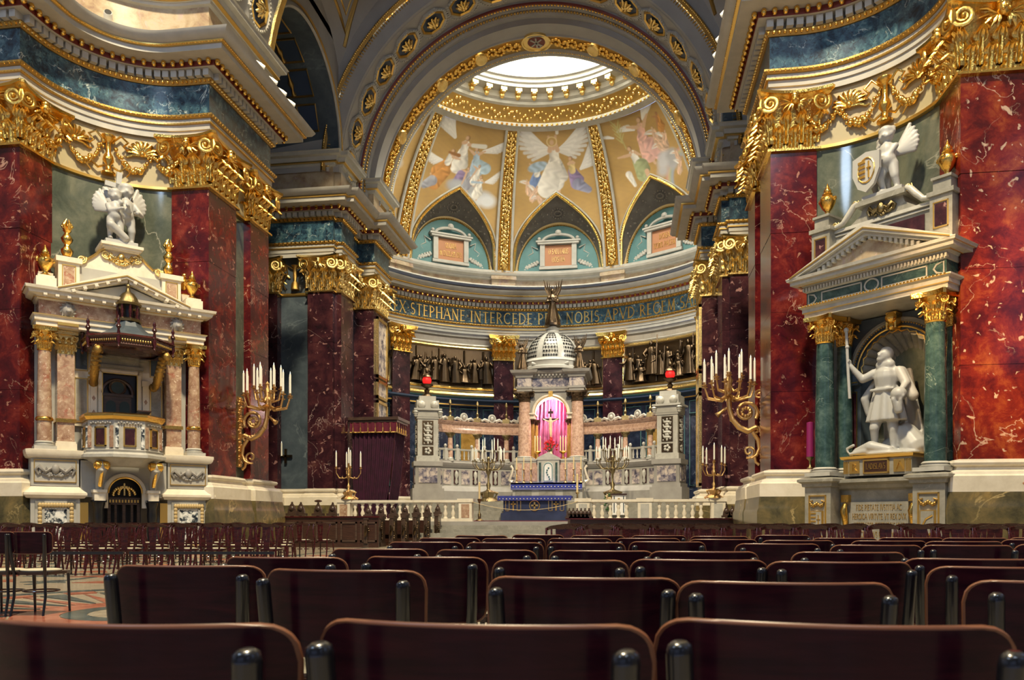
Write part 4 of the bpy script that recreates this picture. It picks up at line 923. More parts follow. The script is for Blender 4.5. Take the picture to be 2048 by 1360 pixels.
# pointed windows with blue tympana and inscription tablets
for ph0, tx in ((-33.7, ('GLORIA', 'IN EXCELSIS DEO')), (0, ('O SALUTARIS', 'HOSTIA')), (33.7, ('DONA', 'NOBIS PACEM')), (-67.4, ('', '')), (67.4, ('', ''))):
    lun = link('lunette', None, ceil)
    ts = [-1 + 2 * k / 40 for k in range(41)]
    def tymp(t, r=2.62): a = PI / 2 * (1 - t) ; x = r * math.cos(a); z = 16.6 + 3.0 / 2.62 * r * math.sin(a); return ap(ph0 + math.degrees(x / 11.9), 11.9, z)
    inner = [dm(ph0 + t * PW, zlow(t * PW), .05) for t in ts]; outer = [tymp(t) for t in ts]
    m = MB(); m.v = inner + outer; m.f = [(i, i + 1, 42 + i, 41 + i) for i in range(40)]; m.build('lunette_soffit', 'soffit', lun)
    om = MB()
    for k in range(16): a = k * PI / 8; c_ = Vector(dm(ph0, ZB + PH_ - .35, .0)).lerp(Vector(tymp(0)), .5); e_ = Vector((math.cos(R(ph0)), -math.sin(R(ph0)), 0)); u_ = (Vector(tymp(0)) - Vector(dm(ph0, ZB + PH_, 0))).normalized(); om.sph(c_ + e_ * .42 * math.cos(a) + u_ * .34 * math.sin(a), .055, 5, 4); om.sph(c_ + e_ * .2 * math.cos(a) + u_ * .16 * math.sin(a), .05, 5, 4)
    for s_ in (-1, 1):
        for k in range(14): t = s_ * (.2 + .045 * k); p_ = Vector(dm(ph0 + t * PW, zlow(t * PW), .05)).lerp(Vector(tymp(t)), .5 + .2 * math.sin(k * 1.7)); om.sph(p_, .065, 5, 4)
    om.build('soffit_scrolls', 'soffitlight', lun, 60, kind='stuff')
    MB().tube([dm(ph0 + t * (PW + .0), zlow(t * PW), .1) for t in ts], .1, 6).build('pointed_moulding', 'goldpale', lun, 60)
    MB().tube([dm(ph0 + t * (PW + .9), zlow(t * (PW + .9), .9) + .02, .06) for t in ts], .06, 6).build('pointed_fillet', 'stone', lun, 60)
    bd = MB()
    for k in range(120): t = -1 + 2 * (k + .5) / 120; bd.sph(dm(ph0 + t * PW, zlow(t * PW), .2), .05, 5, 4)
    bd.build('bead_row', 'gold', lun, 60, kind='stuff')
    m = MB(); m.v = [ap(ph0, 11.9, 16.6)] + outer; m.f = [(0, i + 1, i + 2) for i in range(40)]; m.build('tympanum', 'bluetymp', lun)
    MB().tube([tuple(Vector(tymp(t, 2.72))) for t in ts], .15, 6).build('arch_moulding', 'creamgold', lun, 60); MB().tube([tuple(Vector(tymp(t, 2.93))) for t in ts], .08, 6).build('arch_fillet', 'stone', lun, 60)
    bd = MB()
    for k in range(70): bd.sph(Vector(tymp(-1 + 2 * (k + .5) / 70, 2.6)) * 1, (.07, .1, .07), 5, 4)
    bd.build('bead_row', 'golddull', lun, 60, kind='stuff')
    if tx[0]:
        Mx = Matrix.Translation(ap(ph0, 11.8, 16.75)) @ Matrix.Rotation(-R(ph0), 4, 'Z')
        tb = MB().box(-1.2, 1.2, -.2, 0, 0, .18).box(-1.15, -.85, -.22, 0, .18, 1.55).box(.85, 1.15, -.22, 0, .18, 1.55).box(-1.3, 1.3, -.3, 0, 1.55, 1.68).box(-1.4, 1.4, -.34, 0, 1.68, 1.78)
        tb.tube([(1.0 * math.cos(PI * k / 14), -.12, 1.75 + .42 * math.sin(PI * k / 14)) for k in range(15)], .09, 6).sph((0, -.15, 2.3), (.2, .1, .17), 8, 5)
        tb.sph((-1.2, -.2, 1.9), .12, 8, 5).sph((1.2, -.2, 1.9), .12, 8, 5)
        for s in (-1, 1):
            tb.tube([(s * 1.3, -.1, 1.3), (s * 1.7, -.06, 1.5), (s * 1.6, -.06, 1.1), (s * 1.95, -.06, .9), (s * 1.8, -.06, .7)], .04, 5)
            for q in range(16): tb.sph((s * (1.3 + .055 * q), -.06, .45 - .022 * q + .08 * math.sin(q * 2)), .1, 6, 4)
        tb.xf(Mx); tab = tb.build('tablet_frame', 'stone', lun, 40)
        MB().box(-.85, .85, -.1, 0, .2, 1.5).xf(Mx).build('tablet', 'signorange', lun, 0)
        tt = MB(); text(tt, tx[0], -.35 if len(tx[0]) < 7 else -.62, .95, .3, (.7 if len(tx[0]) < 7 else 1.24), y=-.11); text(tt, tx[1], -.72 if len(tx[1]) > 7 else -.4, .45, .3, 1.44 if len(tx[1]) > 7 else .8, y=-.11)
        tt.xf(Mx).build('inscription', 'goldpale', lun, 0)
# oculus ring: scroll frieze, modillions, balustrade and the bright lantern above
def ring(name, mat, prof, n=96, **kw):
    m = MB(); k = len(prof)
    for i in range(n): a = 2 * PI * i / n; m.v += [(r * math.cos(a), AY + r * math.sin(a), z) for r, z in prof]
    m.f = [(i * k + j, ((i + 1) % n) * k + j, ((i + 1) % n) * k + j + 1, i * k + j + 1) for i in range(n) for j in range(k - 1)]
    return m.build(name, mat, ocu, **kw)
ocu = link('oculus', None, ceil)
r0 = dome_r(ZT)
ring('oculus_ring', 'stone', [(r0 + .3, ZT - .5), (r0 + .02, ZT - .45), (r0 - .15, ZT - .42), (r0 - .2, ZT - .3), (r0 - .1, ZT - .2)])
ring('oculus_frieze', 'golddull', [(r0 - .1, ZT - .2), (r0 - .62, ZT + .38), (r0 - .68, ZT + .42)])
ring('oculus_cornice', 'stone', [(r0 - .68, ZT + .42), (r0 - .85, ZT + .48), (r0 - .88, ZT + .62), (r0 - 1.05, ZT + .7), (r0 - 1.05, ZT + 1.0), (r0 - 1.65, ZT + 1.04), (r0 - 1.68, ZT + 1.2), (r0 - 1.78, ZT + 1.25), (r0 - 1.82, ZT + 1.42), (r0 - 1.95, ZT + 1.46), (r0 - 1.95, ZT + 1.62), (r0 - 1.7, ZT + 1.7), (r0 - 1.4, ZT + 5)])
bm_ = MB(); b2 = MB(); b3 = MB()
for i in range(160): a = 2 * PI * i / 160; b2.sph(((r0 - .2) * math.cos(a), AY + (r0 - .2) * math.sin(a), ZT - .38), .075, 5, 4)
for i in range(420): 
    a = 2 * PI * i / 420; t = .5 + .42 * math.sin(a * 30) if i % 2 else .5 + .25 * math.sin(a * 30 + 2.2); b3.sph(((r0 - .14 - .5 * t) * math.cos(a), AY + (r0 - .14 - .5 * t) * math.sin(a), ZT - .18 + .56 * t), random.uniform(.07, .12), 6, 4)
b2.build('bead_row', 'gold', ocu, 60, kind='stuff'); b3.build('scroll_frieze', 'goldpale', ocu, 60, kind='stuff')
mo = MB().box(-.17, .17, -.56, 0, 0, .16).sph((0, -.12, -.12), (.15, .16, .16), 8, 6).sph((0, -.45, -.04), (.14, .1, .09), 8, 5).mesh('modillion', 'goldpale', 30)
for i in range(44):
    a = 360 * i / 44; link('modillion', mo, ocu, M=T((r0 - 1.03) * math.cos(R(a)), AY + (r0 - 1.03) * math.sin(R(a)), ZT + .84, a - 90))
ring('lantern_glass', 'skylight', [(r0 - 1.4, ZT + 5), (r0 - 3, ZT + 7.0), (.01, ZT + 8.0)])
# ------------------------------------------------------------ floors
MB().box(-25, 25, -6, 36, -.3, 0).build('floor', 'floor_cream', None, 0, kind='structure', label='polished floor of cream, red and grey marble', )
MB().box(-13, 13, 31.6, 52, 0, .9).build('floor_sanctuary', 'stonegrey', None, 0, kind='structure')
st = thing('stairs', kind='structure', label='low marble steps up to the sanctuary')
for i in range(5): MB().box(-13, 13, 31.6 - .35 * (5 - i), 31.7, .0 + .15 * i, .15 * (i + 1)).build('step', 'greyst', st, 0)
# ============================================================ MONUMENTS IN THE NICHES
def column(par, x, y, z0, z1, r, mat, caph=.6, capmat='gold', ring=None, name='column', basemat='whitest', cm=None):
    c = MB().lathe([(r, 0), (r * 1.02, (z1 - z0) * .3), (r * .86, (z1 - z0))], (x, y, z0), 24).build(name, mat, par, 40)
    MB().box(x - r * 1.5, x + r * 1.5, y - r * 1.5, y + r * 1.5, z0 - .22, z0 - .13).lathe([(r * 1.4, 0), (r * 1.45, .04), (r * 1.2, .06), (r * 1.15, .08), (r * 1.3, .1), (r * 1.1, .14)], (x, y, z0 - .13), 20).build('column_base', basemat, c, 40)
    if ring: MB().lathe([(r, 0), (r * 1.2, .02), (r * 1.25, .06), (r * 1.15, .1), (r, .12)], (x, y, ring), 20).build('gilt_ring', 'gold', c, 40)
    if caph:
        k = caph / .62
        b = MB().lathe([(r * .9, 0), (r * 1.0, .03), (r * .9, .05), (r * .95, .3 * k), (r * 1.3, .52 * k), (r * .5, .52 * k)], (x, y, z1), 18)
        pts = []
        for i in range(4):
            for t in np.linspace(-1, 1, 7): 
                a = R(90 * i - 90); o = r * (1.35 + .35 * abs(t) ** 2); q = r * 1.5 * t; pts.append((x + o * math.cos(a) - q * math.sin(a), y + o * math.sin(a) + q * math.cos(a)))
        b.vprism(pts, z1 + .52 * k, z1 + .62 * k)
        cp = b.build('capital', cm or capmat, c, 40); L = LEAF if capmat == 'gold' else mat_copy(LEAF, capmat); V = VOL if capmat == 'gold' else mat_copy(VOL, capmat)
        for i in range(8): link('leaf', L, cp, M=T(x + r * .86 * math.sin(R(45 * i)), y - r * .86 * math.cos(R(45 * i)), z1 + .03, 45 * i, s=(r * .95, .25 * k, .26 * k)))
        for i in range(8): link('leaf', L, cp, M=T(x + r * .86 * math.sin(R(45 * i + 22.5)), y - r * .86 * math.cos(R(45 * i + 22.5)), z1 + .06, 45 * i + 22.5, s=(r * .9, .3 * k, .42 * k)))
        for i in range(4):
            for s in (-1, 1): a = 45 + 90 * i + s * 12; link('volute', V, cp, M=T(x + r * 1.45 * math.sin(R(a)), y - r * 1.45 * math.cos(R(a)), z1 + .44 * k, a - s * 50, s=(s * r * .36, r * .35, r * .36)))
    return c
def cprism(mb, prof, x0, x1, y0, y1):
    """closed moulding round the front and both ends of a block"""
    return mb.sweep([(x0, y1), (x0, y0), (x1, y0), (x1, y1)], prof)
def pediment(par, x0, x1, zb, za, y0, y1, mat, tymp, dent=True, th=.17, out=.0, gold='goldline'):
    xm = (x0 + x1) / 2; m = MB()
    for s, xe in ((-1, x0), (1, x1)):
        m.prism([(xe, zb), (xm, za), (xm, za - th * 1.15), (xe - s * th * 1.6, zb)], y0, y1)
        m.prism([(xe - s * .25, zb - .0), (xm, za - th * 1.1), (xm, za - th * 1.7), (xe - s * (.25 + th), zb)], y0 + .1, y1)
    p = m.build('pediment', mat, par, 0)
    g = MB()
    for s, xe in ((-1, x0), (1, x1)): g.tube([(xe - s * .12, y0 - .01, zb + .02), (xm, y0 - .01, za - th * .75)], .022, 4)
    g.build('gilt_line', gold, p, 0)
    MB().prism([(x0 + .5, zb), (x1 - .5, zb), (xm, za - th * 2.0)], y0 + .25, y1).build('tympanum', tymp, p, 0)
    if dent:
        d = MB(); n = 16
        for s, xe in ((-1, x0), (1, x1)):
            for k in range(n):
                t = (k + .8) / (n + .5); x = xe + (xm - xe) * t; z = zb + (za - zb) * t - th * 1.75; 
                if z > zb + .02: d.box(x - .035, x + .035, y0 + .12, y0 + .28, z - .05, z + .06)
        d.build('dentil_course', mat, p, 0, kind='stuff')
    return p
URN = [(.0, 0), (.16, 0), (.17, .04), (.07, .09), (.06, .16), (.13, .24), (.2, .38), (.21, .46), (.16, .54), (.1, .58), (.13, .61), (.09, .66), (.1, .7), (.06, .76), (0, .9)]
FLAME = [(.0, 0), (.17, 0), (.18, .06), (.1, .12), (.14, .2), (.15, .3), (.08, .38), (.06, .45), (.12, .52), (.15, .62), (.1, .7), (.06, .78), (.11, .84), (.06, .9)]
def urn(par, x, y, z, s=1, lid='brown'):
    u = MB().lathe([(r * s, a * s) for r, a in URN], (x, y, z), 14).sph((x - .2 * s, y, z + .46 * s), .06 * s, 6, 4).sph((x + .2 * s, y, z + .46 * s), .06 * s, 6, 4).sph((x, y - .2 * s, z + .46 * s), .06 * s, 6, 4).build('urn', 'gold', par, 50); return u
def flame(par, x, y, z, s=1):
    m = MB().lathe([(r * s, a * s * 1.0) for r, a in FLAME], (x, y, z), 12, flute=.06, fn=6)
    for i in range(7): a = i * 1.3; m.tube([(x + .04 * s * math.cos(a), y + .04 * s * math.sin(a), z + .86 * s), (x + .12 * s * math.cos(a), y + .12 * s * math.sin(a), z + .98 * s), (x + .05 * s * math.cos(a + .5), y + .05 * s * math.sin(a + .5), z + 1.16 * s)], [.05 * s, .05 * s, .01 * s], 6)
    return m.build('flame_finial', 'gold', par, 50)
def relief_swag(par, x, y, z, w, h, mat, n=60, seed=1):
    rnd = random.Random(seed); m = MB()
    for s in (-1, 1):
        m.tube([(x + s * .05 * w, y, z + .3 * h), (x + s * .25 * w, y - .02, z - .1 * h), (x + s * .4 * w, y - .02, z + .35 * h), (x + s * .48 * w, y, z + .1 * h), (x + s * .42 * w, y, z - .3 * h)], [.05, .06, .06, .05, .03], 6)
        m.tube([(x + s * .1 * w, y, z - .25 * h), (x + s * .22 * w, y - .02, z + .2 * h), (x + s * .3 * w, y, z - .3 * h)], [.03, .045, .03], 6)
    for k in range(n): t = rnd.uniform(-1, 1); m.sph((x + t * w * .4, y, z - .35 * h * math.cos(t * 1.5) + rnd.uniform(-.04, .05)), rnd.uniform(.025, .05), 6, 4)
    m.sph((x, y - .03, z + .15 * h), (.1, .07, .13), 8, 6)
    return m.build('carved_relief', mat, par, 60, kind='stuff')
def framebox(m, x0, x1, z0, z1, y, t=.05, d=.03):
    for a in ((x0, x1, z0, z0 + t), (x0, x1, z1 - t, z1), (x0, x0 + t, z0, z1), (x1 - t, x1, z0, z1)): m.box(a[0], a[1], y - d, y, a[2], a[3])
    return m
# ---------------- pulpit
pul = thing('pulpit', (-9.6, 20.6, 0), R(45), 'tall cream marble pulpit with wooden canopy in the niche between red pilasters', 'pulpit')
for s in (-1, 1):
    xc = s * 1.7; pd = link('pedestal', None, pul)
    x0, x1 = xc - .62, xc + .62
    MB().box(x0 + .04, x1 - .04, .0, 1.3, 0, 1.58).build('lower_block', 'stone', pd, 0)
    framebox(MB(), x0 + .14, x1 - .14, .12, 1.48, .0, .22, .05).build('carved_frame', 'stone', pd, 0)
    b = MB()
    for k in range(44):
        t = k / 44 * 4; e, q = int(t), t % 1; cx_, cz_ = [(x0 + .25 + .74 * q, .23), (x1 - .25, .23 + 1.14 * q), (x1 - .25 - .74 * q, 1.37), (x0 + .25, 1.37 - 1.14 * q)][e]; b.sph((cx_, -.06, cz_), (.055, .04, .07), 6, 4)
    b.build('gilt_scrolls', 'creamgold', pd, 60, kind='stuff')
    MB().box(x0 + .36, x1 - .36, -.02, .02, .34, 1.26).build('panel', 'breccia', pd, 0)
    cprism(MB(), [(0, 1.55), (.06, 1.56), (.12, 1.64), (.12, 1.7), (.02, 1.78), (-.05, 1.86), (-.1, 1.9), (-.3, 1.9), (-.3, 1.55)], x0, x1, 0, 1.3).build('pedestal_moulding', 'cream', pd)
    MB().box(x0 + .06, x1 - .06, .05, 1.3, 1.88, 2.66).build('upper_block', 'stone', pd, 0)
    framebox(MB(), x0 + .12, x1 - .12, 1.98, 2.58, .05, .02, .03).build('gilt_line', 'goldline', pd, 0)
    relief_swag(pd, xc, .03, 2.28, .95, .34, 'stonegrey', seed=int(s + 4))
    cprism(MB(), [(-.06, 2.62), (.02, 2.64), (.06, 2.7), (.08, 2.78), (.08, 2.84), (-.02, 2.86), (-.4, 2.86)], x0, x1, 0, 1.3).build('pedestal_cornice', 'cream', pd)
    column(pul, s * 1.93, .28, 3.08, 5.5, .175, 'pink', .62, ring=3.62)
    MB().box(s * 1.4 - .21, s * 1.4 + .21, .42, .85, 2.86, 5.5).build('pilaster', 'pink', pul, 0)
    MB().box(s * 1.4 - .26, s * 1.4 + .26, .36, .85, 2.86, 3.06).box(s * 1.4 - .24, s * 1.4 + .24, .39, .85, 3.06, 3.12).build('pilaster_base', 'cream', pul, 0)
    MB().box(s * 1.4 - .25, s * 1.4 + .25, .38, .85, 3.64, 3.74).build('gilt_ring', 'gold', pul, 0)
    cp = MB().box(s * 1.4 - .2, s * 1.4 + .2, .43, .85, 5.5, 6.05).box(s * 1.4 - .29, s * 1.4 + .29, .33, .85, 6.03, 6.13).build('capital', 'goldpale', pul, 0)
    for k in range(3): link('leaf', LEAF2, cp, M=T(s * 1.4 - .14 + .14 * k, .43, 5.52, s=(.17, .3, .3)))
    for k in range(4): link('leaf', LEAF2, cp, M=T(s * 1.4 - .21 + .14 * k, .43, 5.6, s=(.15, .3, .4)))
    for q in (-1, 1): link('volute', VOL2, cp, M=T(s * 1.4 + q * .2, .36, 5.94, 0, s=(q * .09, .1, .09)))
MB().box(-2.1, 2.1, .85, 1.7, 0, 7.0).build('back_wall', 'stone', pul, 0)
# entablature
en = cprism(MB(), [(0, 6.14), (.03, 6.15), (.03, 6.26), (.07, 6.27), (.07, 6.38), (.12, 6.42), (.0, 6.44)], -2.12, 2.12, .08, 1.2).box(-2.1, 2.1, .1, 1.2, 6.14, 6.44).build('architrave', 'cream', pul, 0)
MB().box(-2.08, 2.08, .12, 1.2, 6.44, 6.84).build('frieze', 'pink', pul, 0)
co = cprism(MB(), [(0, 6.84), (.08, 6.86), (.1, 6.92), (.28, 6.95), (.3, 7.03), (.36, 7.05), (.38, 7.12), (-.4, 7.12)], -2.05, 2.05, .1, 1.2).box(-2.0, 2.0, .1, 1.2, 6.84, 7.1).build('cornice', 'cream', pul, 0)
gl = MB()
for z, o in ((6.27, .09), (6.42, .13), (6.87, .1), (7.04, .33)): cprism(gl, [(o - .02, z), (o, z), (o, z + .02), (o - .02, z + .02)], -2.1, 2.1, .1, 1.2)
gl.build('gilt_line', 'goldline', en, 0)
md = MB().box(-.045, .045, -.3, .05, 0, .08).sph((0, -.24, .0), (.045, .05, .04), 6, 4).mesh('modillion', 'cream', 0)
for k in range(15): link('modillion', md, co, M=T(-1.96 + .28 * k, .1, 6.9))
for s in (-1, 1):
    lm = MB().sph((s * 1.4, .05, 6.62), (.15, .12, .18), 10, 8).sph((s * 1.4, -.06, 6.58), (.07, .07, .06), 8, 5)
    for k in range(12): a = k * PI / 6; lm.tube([(s * 1.4 + .12 * math.cos(a), .06, 6.62 + .15 * math.sin(a)), (s * 1.4 + .2 * math.cos(a + .3), .06, 6.62 + .22 * math.sin(a + .3))], [.05, .02], 5)
    lm.build('lion_mask', 'stonegrey', en, 60)
    MB().box(s * 1.4 - .25, s * 1.4 + .25, -.02, .3, 6.2, 6.27).build('gilt_line', 'goldline', en, 0)
pediment(pul, -1.8, 1.8, 7.1, 7.86, -.27, 1.0, 'cream', 'stone', dent=False)
for s in (-1, 1):
    for k in range(5): t = (k + .9) / 5.6; link('modillion', md, co, M=T(s * 1.55 * (1 - t), .0, 7.08 + .66 * t - .12, ry=s * 22))
# attic with scrolled crest
AT = [(-1.5, 7.1), (-1.5, 8.12), (-1.05, 8.14)] + [(-1.05 + .1 * k, 8.12 + .04 * math.sin(0) + .42 * (k / 5) ** 1.7) for k in range(1, 6)] + [(-.42, 8.66), (.42, 8.66)] + [(.55 + .1 * k, 8.54 - .42 * (1 - (1 - k / 5) ** 1.7)) for k in range(0, 5)] + [(1.05, 8.14), (1.5, 8.12), (1.5, 7.1)]
at = MB().prism(AT, .55, 1.3).build('attic', 'cream', pul, 0)
MB().box(-1.12, 1.12, .5, .6, 7.3, 7.98).build('attic_panel', 'stone', at, 0)
for s in (-1, 1):
    MB().box(s * 1.33 - .26, s * 1.33 + .26, .4, 1.2, 7.1, 8.02).box(s * 1.33 - .32, s * 1.33 + .32, .34, 1.2, 8.02, 8.16).build('attic_pier', 'cream', at, 0)
    MB().box(s * 1.33 - .13, s * 1.33 + .13, .385, .42, 7.35, 7.9).build('panel', 'pink', at, 0)
    framebox(MB(), s * 1.33 - .17, s * 1.33 + .17, 7.3, 7.95, .4, .025, .02).build('gilt_line', 'goldline', at, 0)
    flame(pul, s * 1.33, .75, 8.16, .98)
    MB().box(s * 1.9 - .24, s * 1.9 + .24, .12, .6, 7.1, 7.46).box(s * 1.9 - .2, s * 1.9 + .2, .15, .57, 7.46, 7.52).build('urn_plinth', 'cream', pul, 0)
    urn(pul, s * 1.9, .36, 7.52, .95); urn(pul, s * 1.84, .95, 7.75, .9)
    MB().box(s * 1.84 - .18, s * 1.84 + .18, .77, 1.13, 7.1, 7.75).build('urn_plinth', 'cream', pul, 0)
    link('volute', mat_copy(VOL, 'goldpale'), at, M=T(s * 1.0, .5, 8.2, s=(.12, .12, .12))); link('volute', mat_copy(VOL, 'goldpale'), at, M=T(s * .4, .5, 8.45, s=(.13, .12, .13)))
    MB().tube([(s * 1.0, .52, 8.28), (s * .85, .52, 8.24), (s * .68, .52, 8.38), (s * .52, .52, 8.55), (s * .42, .52, 8.6)], .035, 6).build('gilt_line', 'goldline', at, 50)
relief_swag(at, 0, .52, 8.38, .7, .3, 'goldpale', 40, 6)
MB().box(-.45, .45, .4, 1.15, 8.6, 8.66).box(-.55, .55, .3, 1.25, 8.7, 8.78).box(-.5, .5, .35, 1.2, 8.64, 8.72).build('statue_plinth', 'cream', at, 0)
# doorway storey above the parapet
dr = MB().box(-1.15, -.5, .75, .95, 3.6, 6.1).box(.5, 1.15, .75, .95, 3.6, 6.1).box(-1.15, 1.15, .75, .95, 5.25, 6.1).build('door_wall', 'cream', pul, 0)
MB().box(-.5, .5, .82, .95, 2.9, 5.25).build('doorway', 'black', pul, 0)
framebox(MB(), -.56, .56, 3.4, 5.25, .76, .09, .08).build('door_frame', 'cream', dr, 0); framebox(MB(), -.47, .47, 3.4, 5.17, .75, .025, .08).build('gilt_line', 'goldline', dr, 0)
MB().box(-.62, .62, .6, .8, 5.3, 5.38).box(-.5, .5, .66, .8, 5.38, 5.55).box(-.68, .68, .5, .8, 5.55, 5.66).build('door_lintel', 'greyst', dr, 0)
for s in (-1, 1):
    MB().box(s * .98 - .14, s * .98 + .14, .73, .76, 5.2, 5.75).build('panel', 'slate', dr, 0); framebox(MB(), s * .98 - .17, s * .98 + .17, 5.15, 5.8, .745, .02, .02).build('gilt_line', 'goldline', dr, 0)
    MB().box(s * .98 - .13, s * .98 + .13, .73, .76, 3.75, 4.9).build('panel', 'greenpanel' if 0 else 'greyst', dr, 0); framebox(MB(), s * .98 - .17, s * .98 + .17, 3.7, 4.95, .745, .025, .02).build('gilt_line', 'goldline', dr, 0)
    MB().box(s * .68 - .08, s * .68 + .08, .66, .76, 3.6, 4.85).box(s * .68 - .11, s * .68 + .11, .6, .76, 4.85, 5.0).build('small_pilaster', 'cream', dr, 0)
    for z in (4.0, 4.4): MB().add([(s * .68, .655, z - .08), (s * .68 + .05, .655, z), (s * .68, .655, z + .08), (s * .68 - .05, .655, z)], [(0, 1, 2, 3)]).build('lozenge', 'pink', dr, 0)
# wooden door leaf with round lights
dl = MB().box(-.42, .3, .7, .76, 3.5, 4.55).box(-.46, .34, .67, .76, 4.5, 4.58)
dl.tube([(-.06 + .4 * math.cos(PI * k / 12), .72, 4.58 + .4 * math.sin(PI * k / 12)) for k in range(13)], .05, 6).tube([(-.06 + .2 * math.cos(PI * k / 8), .7, 4.76 + .2 * math.sin(PI * k / 8)) for k in range(16)], .035, 5, close=True)
ld = dl.build('door_leaf', 'stallwood', pul, 40)
for x in (-.24, .12): MB().prism([(x - .13, 3.6), (x + .13, 3.6), (x + .13, 4.25)] + [(x + .13 * math.cos(PI * k / 6), 4.25 + .13 * math.sin(PI * k / 6)) for k in range(1, 6)] + [(x - .13, 4.25)], .68, .7).build('door_light', 'darkglass', ld, 0)
MB().prism([(-.06 + .17 * math.cos(2 * PI * k / 14), 4.76 + .17 * math.sin(2 * PI * k / 14)) for k in range(14)], .69, .71).build('door_light', 'darkglass', ld, 0)
# polygonal balcony
def ngon(r, n=8, cx=0, cy=0, a0=0): return [(cx + r * math.cos(R(a0 + 360 * i / n)), cy + r * math.sin(R(a0 + 360 * i / n))) for i in range(n)]
BX, BY = -.06, .02
def poly_path(r): return ngon(r, 8, BX, BY, 22.5)
pb = MB().sweep(poly_path(1.0), [(0, 2.86), (0, 3.72)], True).build('balcony', 'whitest', pul, 0)
MB().sweep(poly_path(1.0), [(-.5, 2.42), (-.3, 2.45), (-.02, 2.62), (.12, 2.66), (.12, 2.74), (.04, 2.8), (.06, 2.86), (-.02, 2.9)], True).build('balcony_floor', 'whitest', pb, 0)
MB().sweep(poly_path(1.0), [(0, 3.66), (.05, 3.68), (.1, 3.76), (.1, 3.82), (.02, 3.86), (-.14, 3.86), (-.14, 3.7)], True).build('balcony_rail', 'gold', pb, 0)
pts = poly_path(1.0)
for i in range(8):
    a, c = Vector(pts[i]), Vector(pts[(i + 1) % 8]); mid = (a + c) / 2
    if mid[1] > .55: continue
    ang = math.degrees(math.atan2((c - a)[1], (c - a)[0])); Mx = T(mid[0], mid[1], 0, ang)
    b = MB().box(-.12, .12, -.03, .02, 3.0, 3.42); b.xf(Mx).build('panel', 'purple', pb, 0)
    framebox(MB(), -.16, .16, 2.95, 3.48, -.0, .03, .05).xf(Mx).build('panel_frame', 'goldline', pb, 0)
    [MB().box(a_, a_ + .08, -.05, .02, 2.92, 3.5).xf(Mx).build('strip', 'breccia' if i % 2 else 'pink', pb, 0) for a_ in (-.36, .28)]
    g = MB()
    for k in range(9): g.sph((-.28 + .07 * k, -.03, 3.57 + .02 * (k % 2)), (.035, .025, .035), 6, 4)
    g.xf(Mx).build('scroll_band', 'stonegrey', pb, 60, kind='stuff')
MB().box(.25, .6, -.95, -.6, 3.9, 3.93, M=T(rx=-8)).build('book_rest', 'darkwood', pul, 0)
# corbels, arch and gate below
for s in (-1, 1):
    x = s * .68
    cb = MB().tube([(x, -.5, 2.5), (x, -.55, 2.35), (x, -.38, 2.2), (x, -.2, 2.0), (x, -.16, 1.75)], [.12, .14, .12, .1, .09], 8).sph((x, -.52, 2.42), .16, 8, 6).build('corbel', 'stone', pul, 50)
    MB().tube([(x - .15, -.54, 2.44), (x + .15, -.54, 2.44)], .13, 10).sph((x - .16, -.54, 2.44), (.05, .09, .09), 8, 6).sph((x + .16, -.54, 2.44), (.05, .09, .09), 8, 6).build('gilt_scroll', 'gold', cb, 50); MB().tube([(x, -.6, 2.3), (x, -.44, 2.12), (x, -.27, 1.9)], .05, 6).build('gilt_flute', 'gold', cb, 50)
    MB().box(x - .14, x + .14, -.3, .3, 1.5, 1.75).box(x - .17, x + .17, -.33, .3, 1.72, 1.8).build('corbel_block', 'cream', cb, 0)
    MB().lathe([(.13, 0), (.14, .08), (.1, .14), (.095, .6), (.11, .66), (.13, .9), (.12, 1.1), (.15, 1.2), (.16, 1.3)], (x, -.1, .18), 16, flute=.05, fn=10).box(x - .17, x + .17, -.27, .07, 0, .2).box(x - .17, x + .17, -.27, .07, 1.46, 1.52).build('black_column', 'post', pul, 40)
    MB().box(s * 1.02 - .1, s * 1.02 + .1, .0, .06, .1, 1.45).build('gilt_strip', 'goldline', pul, 0)
ga = MB()
for k in range(17):
    pass
ga.tube([(-.5, .0, 1.3)] + [(.5 * math.cos(PI - PI * k / 18), 0, 1.72 + .5 * math.sin(PI * k / 18)) for k in range(19)] + [(.5, 0, 1.3)], .07, 6)
ga.build('gate_arch', 'cream', pul, 50)
MB().tube([(.43 * math.cos(PI - PI * k / 18), -.05, 1.72 + .43 * math.sin(PI * k / 18)) for k in range(19)], .02, 5).build('gilt_line', 'goldline', pul, 50)
MB().prism([(-1.1, 2.6), (-1.1, 1.6), (-.5, 1.6)] + [(.5 * math.cos(PI - PI * k / 14), 1.72 + .5 * math.sin(PI * k / 14)) for k in range(15)] + [(.5, 1.6), (1.1, 1.6), (1.1, 2.6)], .04, .3).build('spandrel', 'stone', pul, 0)
MB().box(-.5, .5, .45, .5, 0, 2.3).build('gate_back', 'black', pul, 0)
gt = MB().box(-.4, .4, .18, .24, .0, 1.7)
gt = MB().box(-.42, -.34, .15, .24, 0, 1.55).box(.34, .42, .15, .24, 0, 1.55).box(-.42, .42, .15, .24, 1.4, 1.6).box(-.42, .42, .15, .24, 0, .5).box(-.04, .04, .15, .24, 0, 1.5).box(-.24, -.18, .17, .22, .4, 1.4).box(.18, .24, .17, .22, .4, 1.4).build('gate', 'stallwood', pul, 0)
gc = MB()
for k in range(26): a = PI * k / 25; gc.sph((.28 * math.cos(a) * (.5 + .5 * (k % 2)), .12, 1.68 + .22 * math.sin(a)), .045, 6, 4)
gc.box(-.02, .02, .08, .12, 1.66, 2.0).box(-.08, .08, .08, .12, 1.88, 1.92); gc.build('gilt_crest', 'goldpale', gt, 50)
